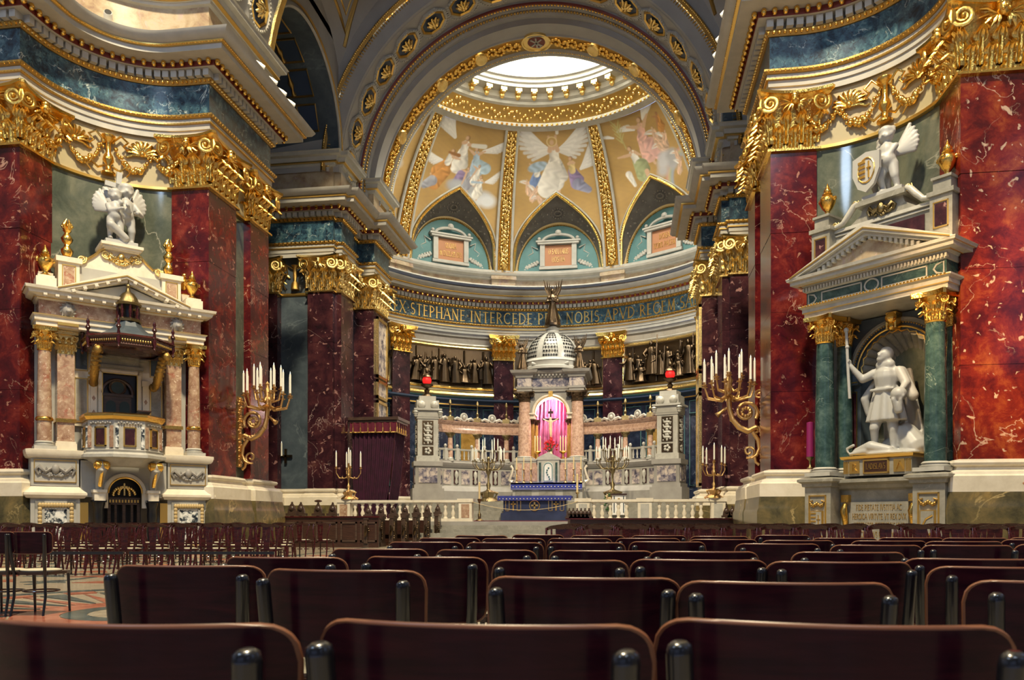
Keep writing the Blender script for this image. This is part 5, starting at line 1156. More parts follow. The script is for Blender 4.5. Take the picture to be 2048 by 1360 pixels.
dn = MB(); [dn.box(-.38 + .08 * k, -.34 + .08 * k, .12, .16, 1.46, 1.54) for k in range(10)]; dn.build('dentil_course', 'goldline', gt, 0, kind='stuff')
# wooden canopy
cn = link('canopy', None, pul, loc=(.05, -.15, 0))
def n8(r): return ngon(r, 8, 0, 0, 22.5)
MB().sweep(n8(1.12), [(-.3, 5.58), (-.02, 5.6), (.02, 5.66), (.0, 5.7), (.06, 5.84), (.1, 5.88), (.04, 5.94), (-.1, 5.96)], True).vprism(n8(1.1), 5.62, 5.66).build('canopy_rim', 'redwood', cn, 0)
cr_ = MB()
for i in range(8):
    a, c = Vector(n8(1.16)[i]), Vector(n8(1.16)[(i + 1) % 8])
    for k in range(14): q = a.lerp(c, (k + .5) / 14); cr_.sph((q[0], q[1], 5.77), (.025, .025, .04), 5, 4)
cr_.build('gilt_beads', 'goldline', cn, 50, kind='stuff')
MB().sweep(n8(.99), [(0, 5.95), (-.12, 6.0), (-.35, 6.13), (-.55, 6.3), (-.63, 6.45), (-.7, 6.47), (-.99, 6.48)], True).build('canopy_roof', 'slate', cn, 0)
for i in range(8):
    x, y = ngon(1.16, 8, 0, 0, 22.5)[i]
    MB().lathe([(.0, -.22), (.045, -.16), (.02, -.1), (.06, 0), (.05, .12), (.03, .3), (.07, .36), (.03, .45), (.05, .52), (.02, .6), (0, .68)], (x, y, 5.74), 8).build('finial', 'redwood', cn, 50)
lt = MB().lathe([(.34, 0), (.36, .06), (.3, .1), (.1, .1)], (0, 0, 6.46), 8).lathe([(.33, 0), (.36, .05), (.3, .08), (.26, .2), (.16, .34), (.07, .4), (.04, .5), (.07, .56), (.03, .62), (.02, .8), (0, .85)], (0, 0, 6.92), 10).build('lantern', 'darkbrass', cn, 40)
for i in range(8): x, y = ngon(.27, 8)[i]; MB().lathe([(.035, 0), (.03, .1), (.045, .2), (.03, .3), (.04, .4)], (x, y, 6.54), 6).build('baluster', 'redwood', lt, 50)
MB().lathe([(.12, 0), (.12, .38)], (0, 0, 6.55), 8).build('lantern_core', 'black', lt)
for s in (-1, 1):
    b = MB().tube([(s * .78, .6, 4.75), (s * .8, .35, 4.8), (s * .82, .15, 5.05), (s * .84, -.05, 5.35), (s * .86, -.35, 5.55), (s * .86, -.6, 5.58)], [.07, .1, .12, .11, .1, .09], 8)
    for k in range(7): b.box(s * .83 - .13, s * .83 + .13, .3 - .12 * k, .36 - .12 * k, 4.86 + .1 * k, 4.92 + .1 * k)
    b.sph((s * .78, .55, 4.8), .13, 8, 5).sph((s * .86, -.62, 5.52), .12, 8, 5).build('canopy_bracket', 'golddull', cn, 50)
# ---------------- putti on top
def putto_prims(x, y, z, h, lean=0, wing=1, arm=None):
    P = lambda a, b, c: (x + a * h + lean * c * h, y + b * h, z + c * h)
    pr = [('e', P(0, 0, .88), (.105 * h, .11 * h, .125 * h)), ('e', P(0, .0, .95), (.115 * h, .11 * h, .08 * h)), ('e', P(0, -.105, .86), (.022 * h, .03 * h, .022 * h)), ('e', P(-.05, -.07, .84), (.04 * h, .04 * h, .04 * h)), ('e', P(.05, -.07, .84), (.04 * h, .04 * h, .04 * h)),
        ('c', P(0, 0, .7), P(0, 0, .78), .06 * h, .055 * h), ('c', P(0, 0, .5), P(0, 0, .66), .125 * h, .12 * h), ('e', P(0, -.03, .48), (.13 * h, .12 * h, .12 * h)),
        ('c', P(-.07, 0, .42), P(-.1, -.08, .22), .085 * h, .065 * h), ('c', P(-.1, -.08, .22), P(-.09, 0, .04), .06 * h, .04 * h), ('c', P(.07, 0, .42), P(.1, -.02, .22), .085 * h, .065 * h), ('c', P(.1, -.02, .22), P(.11, .04, .04), .06 * h, .04 * h),
        ('e', P(-.09, -.05, .03), (.045 * h, .08 * h, .035 * h)), ('e', P(.11, .0, .03), (.045 * h, .08 * h, .035 * h))]
    for s, tgt in ((-1, (arm or [(-.12, -.22, .55), (.14, -.2, .52)])[0]), (1, (arm or [(-.12, -.22, .55), (.14, -.2, .52)])[1])):
        sh = P(s * .13, 0, .68); el = P((s * .2 + tgt[0]) / 2 + s * .06, tgt[1] * .4, (.62 + tgt[2]) / 2 - .06); pr += [('c', sh, el, .05 * h, .042 * h), ('c', el, P(*tgt), .042 * h, .032 * h), ('e', P(*tgt), (.04 * h,) * 3)]
    for k in range(12): a = k * 2.4; pr.append(('e', P(.09 * math.cos(a), .02 + .07 * math.sin(a), .93 + .05 * math.sin(k)), (.045 * h,) * 3))
    if wing:
        for s in ((-1, 1) if wing == 1 else (wing // 2,)):
            for k in range(7): a = R(68 - k * 11); L = (.46 - .035 * k) * h; p0 = P(s * .06, .12, .60); pr.append(('c', p0, (p0[0] + s * L * math.cos(a), p0[1] + .1 * h, p0[2] + L * math.sin(a)), .045 * h, .032 * h))
    return pr
pc = thing('putti_statue', (-9.6, 20.6, 8.78), R(45), 'white statue of two cherubs holding a cross on top of the cream pulpit', 'statue')
blob([('e', (0, .75, .1), (.42, .36, .12))] + putto_prims(-.16, .55, .12, 1.45, .0, 1, [(.1, -.2, .6), (.2, -.15, .7)]) + putto_prims(.14, .78, .14, 1.72, .02, 1, [(-.1, -.2, .62), (.15, -.2, .5)]) + [('c', (-.3, .35, .5), (.1, .4, .2), .12, .1)], .03, 'cherubs', 'statue', pc, 3)
MB().box(-.24, -.1, .82, .94, .9, 2.2).box(-.52, .05, .82, .94, 1.72, 1.86).xf(T(.0, 0, 0, ry=5)).build('cross', 'statue', pc, 0)
MB().box(-.42, .42, .4, 1.1, 0, .12).build('base', 'statue', pc, 0)
# ---------------- king's monument, right
mo_ = thing('niche_monument', (10.05, 20.15, 0), R(-45), 'grey marble monument with green columns and pediment around a standing king statue', 'monument')
for s in (-1, 1):
    xc = s * 1.38; pd = link('pedestal', None, mo_)
    MB().box(xc - .36, xc + .36, -.02, 1.3, .0, 1.82).build('block', 'greyst', pd, 0)
    framebox(MB(), xc - .24, xc + .24, .35, 1.6, -.02, .03, .03).build('gilt_line', 'goldline', pd, 0)
    sh = MB().prism([(xc - .17, 1.2), (xc + .17, 1.2), (xc + .17, .85), (xc + .1, .68), (xc, .6), (xc - .1, .68), (xc - .17, .85)], -.08, -.02).build('shield', 'goldline', pd, 0)
    MB().prism([(xc - .145, 1.18), (xc + .145, 1.18), (xc + .145, .86), (xc + .08, .71), (xc, .64), (xc - .08, .71), (xc - .145, .86)], -.095, -.07).build('shield_field', 'greyst', sh, 0)
    q = MB()
    if s < 0:
        for k in range(4): q.box(xc - .14, xc, -.11, -.09, .82 + .1 * k, .86 + .1 * k)
        q.box(xc + .06, xc + .08, -.11, -.09, .8, 1.1).box(xc + .02, xc + .12, -.11, -.09, .98, 1.0)
    else: q.tube([(xc - .1, -.1, .85), (xc - .02, -.1, 1.0), (xc + .12, -.1, 1.08)], .02, 5)
    q.build('emblem', 'goldline', sh, 0)
    for zz in (1.36, .46): 
        k = MB(); [k.sph((xc + .05 * j, -.05, zz + .03 * math.cos(j * 1.5)), .045, 6, 4) for j in range(-3, 4)]; k.tube([(xc - .15, -.05, zz), (xc - .2, -.05, zz + .08), (xc - .12, -.05, zz + .1)], .02, 5).tube([(xc + .15, -.05, zz), (xc + .2, -.05, zz + .08), (xc + .12, -.05, zz + .1)], .02, 5); k.build('carved_crown', 'golddull', sh, 50)
    cprism(MB(), [(-.03, 1.8), (.05, 1.82), (.06, 1.9), (.14, 1.94), (.14, 2.0), (.06, 2.04), (-.1, 2.06), (-.3, 2.06)], xc - .36, xc + .36, -.02, 1.3).build('pedestal_cornice', 'greyst', pd)
    column(mo_, xc, .3, 2.3, 5.45, .235, 'green', .68, cm='gold')
    column(mo_, xc + .12, 1.0, 2.3, 5.45, .2, 'green', .68, cm='golddull')
MB().box(-1.3, 1.3, .45, 1.2, 0, 1.78).build('podium', 'greyst', mo_, 0)
cprism(MB(), [(0, 1.72), (.1, 1.76), (.12, 1.84), (.3, 1.9), (.3, 1.96), (-.1, 2.05), (-.2, 2.3), (-.5, 2.3)], -1.1, 1.1, .45, 1.3).build('podium_moulding', 'greyst', mo_)
ip = MB().box(-.72, .72, .38, .46, .45, 1.42).build('inscription_panel', 'greyst', mo_, 0)
tt = MB()
for k, (t_, w_) in enumerate((('FIDE PIETATE IVSTITIA AC', 1.14), ('HEROICA VIRTVTE VT REX DVX', 1.34), ('MODERATOR GENTI HVNGARAE', 1.26), ('CEV SIDVS PRAELVXIT', .9))): text(tt, t_, -w_ / 2, 1.22 - .22 * k, .13, w_, y=.375, dep=.008)
tt.build('inscription', 'goldline', ip, 0)
for s in (-1, 1): MB().box(s * .85 - .1, s * .85 + .1, .32, .5, 1.42, 1.6).tube([(s * .85, .34, 1.36), (s * .85, .28, 1.2), (s * .85, .36, .9), (s * .85, .4, .6), (s * .85, .3, .45)], [.06, .09, .07, .06, .08], 8, 1).build('gilt_console', 'gold', mo_, 50)
# statue base with name
sb = MB().box(-.85, .85, .28, 1.3, 2.06, 2.5).build('statue_base', 'greyst', mo_, 0)
cprism(MB(), [(0, 2.46), (.05, 2.48), (.07, 2.54), (-.1, 2.56)], -.85, .85, .28, 1.3).box(-.8, .8, .3, 1.3, 2.46, 2.55).build('base_cornice', 'goldline', sb, 0)
np_ = MB().box(-.28, .28, .24, .28, 2.14, 2.4).build('name_plate', 'darkwood', sb, 0); framebox(MB(), -.32, .32, 2.1, 2.44, .28, .035, .05).build('gilt_line', 'goldline', np_, 0)
text(MB(), 'LADISLAVS', -.24, 2.21, .13, .48, y=.235, dep=.008).build('inscription', 'goldline', np_, 0)
for s, L in ((-1, 'R'), (1, 'A')): text(MB().box(s * .56 - .13, s * .56 + .13, .255, .28, 2.12, 2.42), L, s * .56 - .06, 2.18, .18, y=.25, dep=.02).build('monogram', 'goldline', sb, 0)
for s in (-1, 1):
    for k in range(4): MB().box(s * .78 - .06 + .035 * k, s * .78 - .045 + .035 * k, .25, .28, 2.12, 2.42).build('gilt_flute', 'goldline', sb, 0)
# niche behind the statue
MB().box(-1.7, -.95, 1.25, 1.9, 2.0, 6.1).box(.95, 1.7, 1.25, 1.9, 2.0, 6.1).prism([(-.95, 6.1), (-.95, 4.75)] + [(.95 * math.cos(PI - PI * k / 16), 4.75 + .95 * math.sin(PI * k / 16)) for k in range(17)] + [(.95, 6.1)], 1.25, 1.9).build('niche_surround', 'slate', mo_, 0)
MB().grid(lambda u, v: (.95 * math.cos(PI * u), 1.25 + .8 * math.sin(PI * u), 2.5 + 2.25 * v), 16, 1).build('niche', 'slate', mo_)
shl = MB()
for k in range(13):
    a = PI * (k + .5) / 13; shl.tube([(.95 * math.cos(a), 1.28, 4.75 + .95 * math.sin(a)), (.6 * math.cos(a), 1.75, 4.75 + .6 * math.sin(a)), (.12 * math.cos(a), 2.0, 4.8)], [.13, .1, .03], 8)
shl.build('niche_shell', 'greyst', mo_, 60)
MB().grid(lambda u, v: (.95 * math.cos(PI * u) * (1 - v * .95), 1.25 + .8 * v ** .6, 4.75 + .95 * math.sin(PI * u) * (1 - v * .95)), 16, 6).build('shell_back', 'greyst', mo_)
g = MB().tube([(1.02 * math.cos(PI - PI * k / 24), 1.2, 4.75 + 1.02 * math.sin(PI * k / 24)) for k in range(25)], .025, 5).tube([(.9 * math.cos(PI - PI * k / 39) * (1 + .03 * (k % 3)), 1.25, 4.75 + .9 * math.sin(PI * k / 39) * (1 + .03 * (k % 3))) for k in range(40)], .02, 5)
for k in range(50): a = PI * (k + .5) / 50; g.sph((1.12 * math.cos(a), 1.2, 4.75 + 1.12 * math.sin(a)), .022, 5, 4)
g.build('gilt_arch_line', 'goldline', mo_, 50)
MB().tube([(1.2 * math.cos(PI - PI * k / 24), 1.25, 4.75 + 1.2 * math.sin(PI * k / 24)) for k in range(25)], .07, 6).build('niche_archivolt', 'greyst', mo_, 50)
MB().box(-.13, .13, .95, 1.3, 5.7, 6.1).sph((0, .95, 5.95), (.15, .12, .14), 8, 6).sph((0, .98, 5.75), (.1, .1, .12), 8, 6).build('keystone', 'gold', mo_, 40)
for s in (-1, 1):
    MB().box(s * 1.16 - .22, s * 1.16 + .22, 1.1, 1.3, 4.45, 4.72).build('impost', 'slate', mo_, 0); framebox(MB(), s * 1.16 - .12, s * 1.16 + .12, 2.7, 4.3, 1.24, .02, .02).build('gilt_line', 'goldline', mo_, 0)
    MB().box(s * 1.16 - .1, s * 1.16 + .1, 1.22, 1.25, 2.75, 4.25).build('panel', 'purple', mo_, 0); MB().box(s * 1.16 - .2, s * 1.16 + .2, 1.08, 1.3, 4.5, 4.53).build('gilt_line', 'goldline', mo_, 0)
# entablature and pediment
ar_ = cprism(MB(), [(0, 6.13), (.03, 6.14), (.03, 6.24), (.07, 6.26), (.07, 6.36), (.14, 6.4), (.14, 6.44), (0, 6.45)], -1.75, 1.75, .05, 1.7).box(-1.73, 1.73, .07, 1.7, 6.14, 6.44).build('architrave', 'whitest', mo_, 0)
fz = MB().box(-1.74, 1.74, .06, 1.7, 6.44, 6.78).build('frieze', 'green', mo_, 0)
fr = MB()
for x0, x1 in ((-1.32, -.24), (.24, 1.32)): framebox(fr, x0, x1, 6.48, 6.74, .06, .03, .02)
fr.tube([(.17 * math.cos(k * PI / 10), .05, 6.61 + .14 * math.sin(k * PI / 10)) for k in range(20)], .022, 5, close=True)
for s in (-1, 1): fr.tube([(s * 1.68, .05, 6.48), (s * 1.52, .05, 6.52), (s * 1.46, .05, 6.61), (s * 1.52, .05, 6.7), (s * 1.68, .05, 6.74)], .022, 5, close=True)
fr.build('frieze_inlay', 'stone', fz, 0)
co = cprism(MB(), [(0, 6.78), (.05, 6.8), (.05, 6.92), (.12, 6.96), (.3, 6.98), (.3, 7.06), (.36, 7.08), (.38, 7.15), (-.4, 7.15)], -1.72, 1.72, .05, 1.6).box(-1.7, 1.7, .05, 1.6, 6.78, 7.14).build('cornice', 'whitest', mo_, 0)
gl = MB()
for z, o in ((6.25, .08), (6.4, .15), (6.95, .15), (7.07, .34)): cprism(gl, [(o - .02, z), (o, z), (o, z + .022), (o - .02, z + .022)], -1.73, 1.73, .05, 1.7)
gl.build('gilt_line', 'goldline', ar_, 0)
dd = MB(); ee = MB()
for k in range(44): x = -1.76 + .082 * k; dd.box(x - .022, x + .022, -.06, .06, 6.81, 6.9); ee.sph((x, -.1, 6.43), (.03, .02, .025), 5, 4)
dd.build('dentil_course', 'whitest', co, 0, kind='stuff'); ee.build('bead_row', 'gold', ar_, 50, kind='stuff')
pediment(mo_, -2.1, 2.1, 7.13, 8.02, -.33, 1.4, 'whitest', 'breccia' if 0 else 'attic', True)
# attic
at = MB().box(-1.4, 1.4, .6, 1.4, 7.1, 8.35).prism([(-.85, 8.35), (-.55, 8.55), (-.5, 8.72), (.5, 8.72), (.55, 8.55), (.85, 8.35)], .55, 1.3).box(-.58, .58, .45, 1.35, 8.8, 8.87).box(-.62, .62, .4, 1.4, 8.72, 8.8).build('attic', 'greyst', mo_, 0)
MB().box(-1.5, 1.5, .52, 1.4, 8.28, 8.36).box(-1.45, 1.45, .56, 1.4, 8.2, 8.24).build('attic_cornice', 'whitest', at, 0)
MB().box(-1.0, 1.0, .57, .62, 7.7, 8.12).build('panel', 'purple', at, 0)
for s in (-1, 1):
    MB().box(s * 1.5 - .25, s * 1.5 + .25, .3, 1.2, 7.1, 8.35).box(s * 1.5 - .3, s * 1.5 + .3, .25, 1.2, 8.35, 8.45).box(s * 1.5 - .2, s * 1.5 + .2, .35, .9, 8.45, 8.72).box(s * 1.5 - .23, s * 1.5 + .23, .3, .95, 8.72, 8.78).build('attic_pier', 'greyst', at, 0)
    MB().box(s * 1.5 - .13, s * 1.5 + .13, .28, .31, 7.65, 8.15).build('panel', 'purple', at, 0); framebox(MB(), s * 1.5 - .17, s * 1.5 + .17, 7.6, 8.2, .3, .025, .02).build('gilt_line', 'goldline', at, 0)
    urn(mo_, s * 1.5, .62, 8.78, 1.0); 
    MB().tube([(s * 1.2, .5, 8.42), (s * 1.0, .5, 8.46), (s * .85, .5, 8.62), (s * .7, .5, 8.8), (s * .6, .5, 8.86)], [.06, .07, .08, .08, .06], 8).build('scroll', 'whitest', at, 50)
    for p in ((s * 1.2, 8.46, .1), (s * .66, 8.84, .1)): link('volute', LEAF and mat_copy(VOL, 'goldpale'), at, M=T(p[0], .48, p[1], s=p[2]))
relief_swag(at, 0, .5, 8.52, .7, .28, 'darkbrass', 30, 9)
# cherubs with a shield
ch = thing('cherub_statue', (10.05, 20.15, 8.87), R(-45), 'white statue of two cherubs with a striped coat of arms on the grey monument', 'statue')
blob([('e', (0, .85, .08), (.5, .34, .1))] + putto_prims(.08, .75, .1, 1.6, -.06, 2, [(-.3, -.15, .62), (-.22, -.2, .55)]) + putto_prims(-.22, .95, .1, 1.45, .02, 0, [(-.2, -.1, .5), (.1, -.2, .55)]), .028, 'cherubs', 'statue', ch, 3)
MB().box(-.5, .5, .5, 1.2, -.02, .1).build('base', 'statue', ch, 0)
SH = [(-.3, .35), (.0, .42), (.3, .35), (.3, .0), (.18, -.28), (0, -.4), (-.18, -.28), (-.3, .0)]
shd = MB().prism([(x * 1.25, z * 1.2) for x, z in SH], -.05, .03).xf(T(-.32, .42, .62, rz=-8)).build('shield', 'statue', ch, 0)
q = MB()
for k in range(4): q.box(-.2, -.01, -.08, -.05, -.12 + .12 * k, -.06 + .12 * k)
q.tube([(.02 + .2 * (1 if k < 8 else 1) * math.cos(2 * PI * k / 16) * 1.15, -.06, .05 + .3 * math.sin(2 * PI * k / 16)) for k in range(16)], .018, 5, close=True).box(.08, .11, -.08, -.05, -.15, .25).box(.04, .15, -.08, -.05, .08, .11)
q.xf(T(-.32, .42, .62, rz=-8)).build('arms_stripes', 'goldline', shd, 0)
# the king
kg = thing('king_statue', (10.05, 20.15, 2.55), R(-45), 'white marble statue of a king raising a sceptre in the niche of the grey monument', 'statue')
sk = MB().lathe([(.36, .92), (.34, 1.1), (.30, 1.3), (.24, 1.52)], (0, .72, 0), 40, sx=1, sy=.75, flute=.07, fn=9)
tunic = MB().lathe([(.43, .78), (.42, .84), (.36, 1.1), (.28, 1.45), (.25, 1.55)], (0, .72, 0), 48, sx=1, sy=.72, flute=.10, fn=9)
cape = MB(); 
cape.grid(lambda u, v: ((-.42 + 1.0 * u) * (1 - .35 * v) + .12 * (1 - v), .98 + .10 * math.sin(u * 17) * (1 - v) + .05 + (.14 * (1 - v)) , .12 + 1.85 * v), 40, 12)
cape2 = MB().grid(lambda u, v: ((-.42 + 1.0 * u) * (1 - .35 * v) + .12 * (1 - v), 1.13 + .10 * math.sin(u * 17) * (1 - v) + .14 * (1 - v), .12 + 1.85 * v), 40, 12)
n0 = len(cape.v); per = [i for i in range(41)] + [k * 41 + 40 for k in range(1, 13)] + [12 * 41 + 40 - i for i in range(1, 41)] + [(12 - k) * 41 for k in range(1, 12)]
cape.join(cape2); cape.f += [(per[i], per[(i + 1) % len(per)], n0 + per[(i + 1) % len(per)], n0 + per[i]) for i in range(len(per))]
K = [('m', tunic), ('m', cape),
    ('c', (0, .72, 1.5), (0, .70, 1.78), .235, .27), ('c', (-.12, .7, 1.86), (.14, .72, 1.86), .15, .15), ('e', (0, .58, 1.74), (.22, .12, .18)),
    ('c', (0, .7, 1.98), (0, .68, 2.1), .12, .11), ('e', (0, .67, 2.26), (.145, .165, .18)), ('e', (0, .7, 2.3), (.16, .16, .17)), ('c', (-.1, .66, 2.05), (.1, .66, 2.05), .12, .12),
    ('e', (-.06, .5, 2.25), (.035, .05, .04)), ('e', (-.07, .53, 2.17), (.07, .06, .06)), ('e', (-.05, .53, 2.31), (.08, .05, .03)),
    ('c', (-.15, .68, 1.0), (-.2, .55, .62), .14, .11), ('c', (-.2, .55, .62), (-.24, .66, .2), .10, .065), ('e', (-.26, .56, .14), (.08, .17, .06)),
    ('c', (.12, .72, 1.0), (.16, .68, .58), .14, .11), ('c', (.16, .68, .58), (.16, .72, .16), .10, .07), ('e', (.15, .6, .12), (.08, .17, .06)),
    ('c', (-.27, .7, 1.9), (-.5, .6, 1.78), .11, .09), ('c', (-.5, .6, 1.78), (-.72, .45, 2.12), .085, .055), ('e', (-.74, .44, 2.2), (.06, .06, .07)),
    ('c', (.28, .72, 1.88), (.46, .66, 1.58), .12, .1), ('c', (.46, .66, 1.58), (.46, .45, 1.4), .09, .06), ('e', (.45, .42, 1.36), (.07, .06, .07)),
    ('c', (.3, .8, 1.9), (.55, .8, 1.3), .1, .12), ('c', (-.3, .85, 1.8), (-.55, .8, 1.35), .05, .1), ('c', (-.55, .8, 1.35), (-.5, .85, 1.0), .1, .06),
    ('c', (.3, .95, .5), (.55, .9, .16), .25, .3), ('c', (.1, 1.0, .3), (-.1, 1.0, .2), .2, .2),
    ('c', (-.6, .5, .12), (-.2, .42, .2), .08, .14), ('c', (-.2, .42, .2), (.2, .45, .1), .13, .1), ('c', (-.7, .42, .06), (-.3, .36, .1), .04, .07), ('c', (-.78, .42, .2), (-.62, .42, .26), .03, .04), ('c', (-.78, .42, .2), (-.76, .42, .12), .03, .03), ('e', (0, .7, .04), (.75, .42, .08)),
    ('c', (-.25, .5, 1.48), (.25, .5, 1.48), .04, .04)]
for k, (dx, dz) in enumerate(((-.03, .05), (-.01, .07), (.02, .06), (.04, .03))): K.append(('c', (-.74 + dx * .6, .40, 2.17 + .02 * k), (-.70 + dx * .4, .36, 2.2 + .02 * k), .018, .016))
kg.scale = (1.1, 1.05, 1.08)
blob(K, .024, 'figure', 'statue', kg, 3)
MB().tube([(-.70, .40, 1.35), (-.74, .40, 2.0), (-.78, .40, 2.9)], .035, 8).sph((-.785, .4, 2.95), .06, 8, 6).sph((-.76, .4, 2.55), .05, 8, 5).build('sceptre', 'statue', kg, 50)
blob([('e', (.42, .42, 1.32), (.17, .17, .16)), ('c', (.3, .36, 1.26), (.54, .36, 1.26), .05, .05), ('c', (.36, .3, 1.2), (.4, .4, .95), .05, .07), ('c', (.5, .34, 1.2), (.46, .4, .95), .04, .06)], .022, 'helmet', 'statue', kg, 2)
# ============================================================ SANCTUARY
def candle(par, x, y, z, h=.6, r=.028, mat='candle', tip=True):
    c = MB().lathe([(r, 0), (r * .95, h), (r * .4, h + .02)], (x, y, z), 8).build('candle', mat, par, 40)
    if tip: MB().lathe([(.008, 0), (.018, .03), (.006, .08), (0, .1)], (x, y, z + h + .01), 6).build('bulb', 'flame', c, 40)
    return c
up = MB().box(-9.5, 9.5, 40.6, 50, .9, 1.9); up.build('floor_altar', 'stonegrey', None, 0, kind='structure')
st2 = thing('altar_steps', kind='structure', label='grey marble steps in front of the altar')
for i in range(6): MB().box(-9.5, 9.5, 40.6 - .32 * (6 - i), 40.7, .9 + .166 * i, .9 + .166 * (i + 1)).build('step', 'slate' if 0 else 'greyst', st2, 0)
# curved screens with colonnade
SR = 7.6
for sg, nm in ((-1, 'left'), (1, 'right')):
    sc_ = thing('colonnade_screen', (0, 0, 0), 0, 'curved marble colonnade screen on the %s of the domed altar tabernacle' % ('pulpit side' if sg < 0 else 'king statue side'), 'screen')
    def q(ph, r=SR, z=0): return ap(sg * ph, r, z)
    def bandq(name, mat, prof, p0=12, p1=58, r=SR, par=sc_):
        path = [q(p, r)[:2] for p in np.linspace(p0, p1, 30)]
        if sg < 0: path = path[::-1]
        return MB().sweep(path, prof).build(name, mat, par)
    bandq('base', 'stonegrey', [(-.6, 1.9), (.45, 1.9), (.45, 2.55), (.3, 2.7), (.2, 2.8), (.1, 2.85), (-.6, 2.85)])
    bandq('panel_wall', 'stone', [(-.6, 2.85), (0, 2.85), (0, 3.85), (-.6, 3.85)])
    bandq('ledge', 'stonegrey', [(-.6, 3.85), (.04, 3.87), (.1, 3.95), (.2, 4.05), (.22, 4.15), (.1, 4.2), (.1, 4.3), (-.6, 4.3)])
    bandq('architrave', 'altarpink', [(-.3, 5.85), (.0, 5.85), (.03, 6.0), (.0, 6.05), (.0, 6.3), (.15, 6.4), (.2, 6.5), (-.3, 6.55)], p0=10)
    bandq('rail', 'stone', [(-.1, 4.85), (.06, 4.85), (.08, 4.95), (-.1, 4.95)], p0=14)
    for k in range(9):
        p0 = 14 + 4.6 * k; nar = k in (2, 4, 6)
        if nar: continue
        pn = MB().grid(lambda u, v: q(p0 + 4.0 * u, SR - .03, 2.95 + .8 * v), 3, 1).build('panel', 'greyvein', sc_)
    for k in (2, 4, 6):
        p0 = 16 + 4.6 * k; MB().lathe([(.05, 0), (.1, .1), (.06, .3), (.12, .5), (.1, .65), (.03, .75)], q(p0, SR - .05, 2.97), 8).build('carved_vase', 'whitest', sc_, 40)
        MB().grid(lambda u, v: q(p0 - 1.2 + 2.4 * u, SR - .02, 2.95 + .8 * v), 2, 1).build('panel', 'purple', sc_)
    for k, p0 in enumerate((20, 33, 46)):
        x, y, _ = q(p0, SR + .1); column(sc_, x, y, 4.45, 5.55, .15, 'altarpink', .3, 'darkbrass')
        MB().box(-.2, .2, -.2, .2, 6.5, 6.75).lathe([(.12, 6.75), (.06, 6.85), (.1, 7.0), (.04, 7.1), (.03, 7.4), (.1, 7.5), (.07, 7.65), (0, 7.75)], n=8).xf(T(x, y, 0)).build('finial', 'darkbrass', sc_, 40)
    for p0 in (13.5, 26.5, 39.5, 52):
        x, y, _ = q(p0, SR + .05); m = MB().tube([(.19 * math.cos(k_ * PI / 7), 0, 6.76 + .2 * math.sin(k_ * PI / 7)) for k_ in range(14)], .06, 6, close=True).sph((0, -.03, 6.76), (.12, .1, .14), 8, 6)
        for s in (-1, 1): m.tube([(s * .2, 0, 6.6), (s * .45, 0, 6.7), (s * .6, 0, 6.62), (s * .7, 0, 6.7)], [.1, .09, .07, .05], 6)
        m.xf(T(x, y, 0, -sg * p0)).build('carved_crest', 'stone', sc_, 50)
    bal = MB().lathe([(.05, 0), (.06, .04), (.03, .08), (.065, .2), (.035, .38), (.05, .44)], n=8).mesh('baluster', 'stone', 50)
    for k in range(20):
        p0 = 15 + 2.05 * k
        if min(abs(p0 - a) for a in (20, 33, 46)) < 1.5: continue
        x, y, _ = q(p0, SR); link('baluster', bal, sc_, M=T(x, y, 4.35, s=(1, 1, 1.1)))
    for p0 in (17, 23, 30, 36, 43, 49):
        x, y, _ = q(p0, SR); MB().box(-.09, .09, -.09, .09, 4.3, 4.98).sph((0, 0, 5.1), (.09, .09, .11), 8, 6).xf(T(x, y, 0, -sg * p0)).build('post', 'stone', sc_, 40)
    # pylon
    x, y, _ = q(59, SR)
    py = thing('pylon', (x, y, 1.9), R(-sg * 20), 'carved marble pylon with red lamp ending the %s colonnade screen' % ('pulpit-side' if sg < 0 else 'king-side'), 'pillar')
    MB().box(-.85, .85, -.8, .6, 0, .75).box(-.75, .75, -.7, .6, .75, .95).box(-.68, .68, -.62, .6, .95, 1.95).box(-.78, .78, -.72, .6, 1.95, 2.2).build('pylon_base', 'stonegrey', py, 0)
    MB().box(-.5, .5, -.66, -.62, 1.05, 1.85).build('panel', 'greyvein', py, 0); MB().box(-.72, -.68, -.5, .4, 1.05, 1.85).box(.68, .72, -.5, .4, 1.05, 1.85).build('panel', 'greyvein', py, 0)
    sb_ = MB().box(-.62, .62, -.56, .6, 2.2, 2.5)
    sb_.vprism([(-.55, -.5), (.55, -.5), (.55, .5), (-.55, .5)], 2.5, 4.5).build('shaft', 'whitest', py, 0)
    for fx in (0, 1, 2):
        m = MB().box(-.3, .3, -.03, 0, 2.55, 3.0).box(-.3, .3, -.03, 0, 3.1, 4.4); g = MB()
        for k in range(9): 
            w_ = (.06, .2, .12, .22, .08, .18, .1, .2, .05)[k]; g.sph((0, -.05, 3.2 + .13 * k), (w_, .05, .08), 8, 5); g.sph((.17 * (-1) ** k, -.04, 3.24 + .13 * k), .05, 6, 4); g.sph((-.2 * (-1) ** k, -.04, 3.18 + .13 * k), .045, 6, 4)
        for k in range(5): g.sph((.12 * math.cos(k * 1.26), -.05, 2.77 + .12 * math.sin(k * 1.26)), (.08, .05, .08), 6, 4)
        M = (T(0, -.5, 0), T(.55, 0, 0, 90), T(-.55, 0, 0, -90))[fx]; m.xf(M).build('recess', 'black' if 0 else 'bronze', py, 0); g.xf(M).build('carved_vase', 'whitest', py, 60)
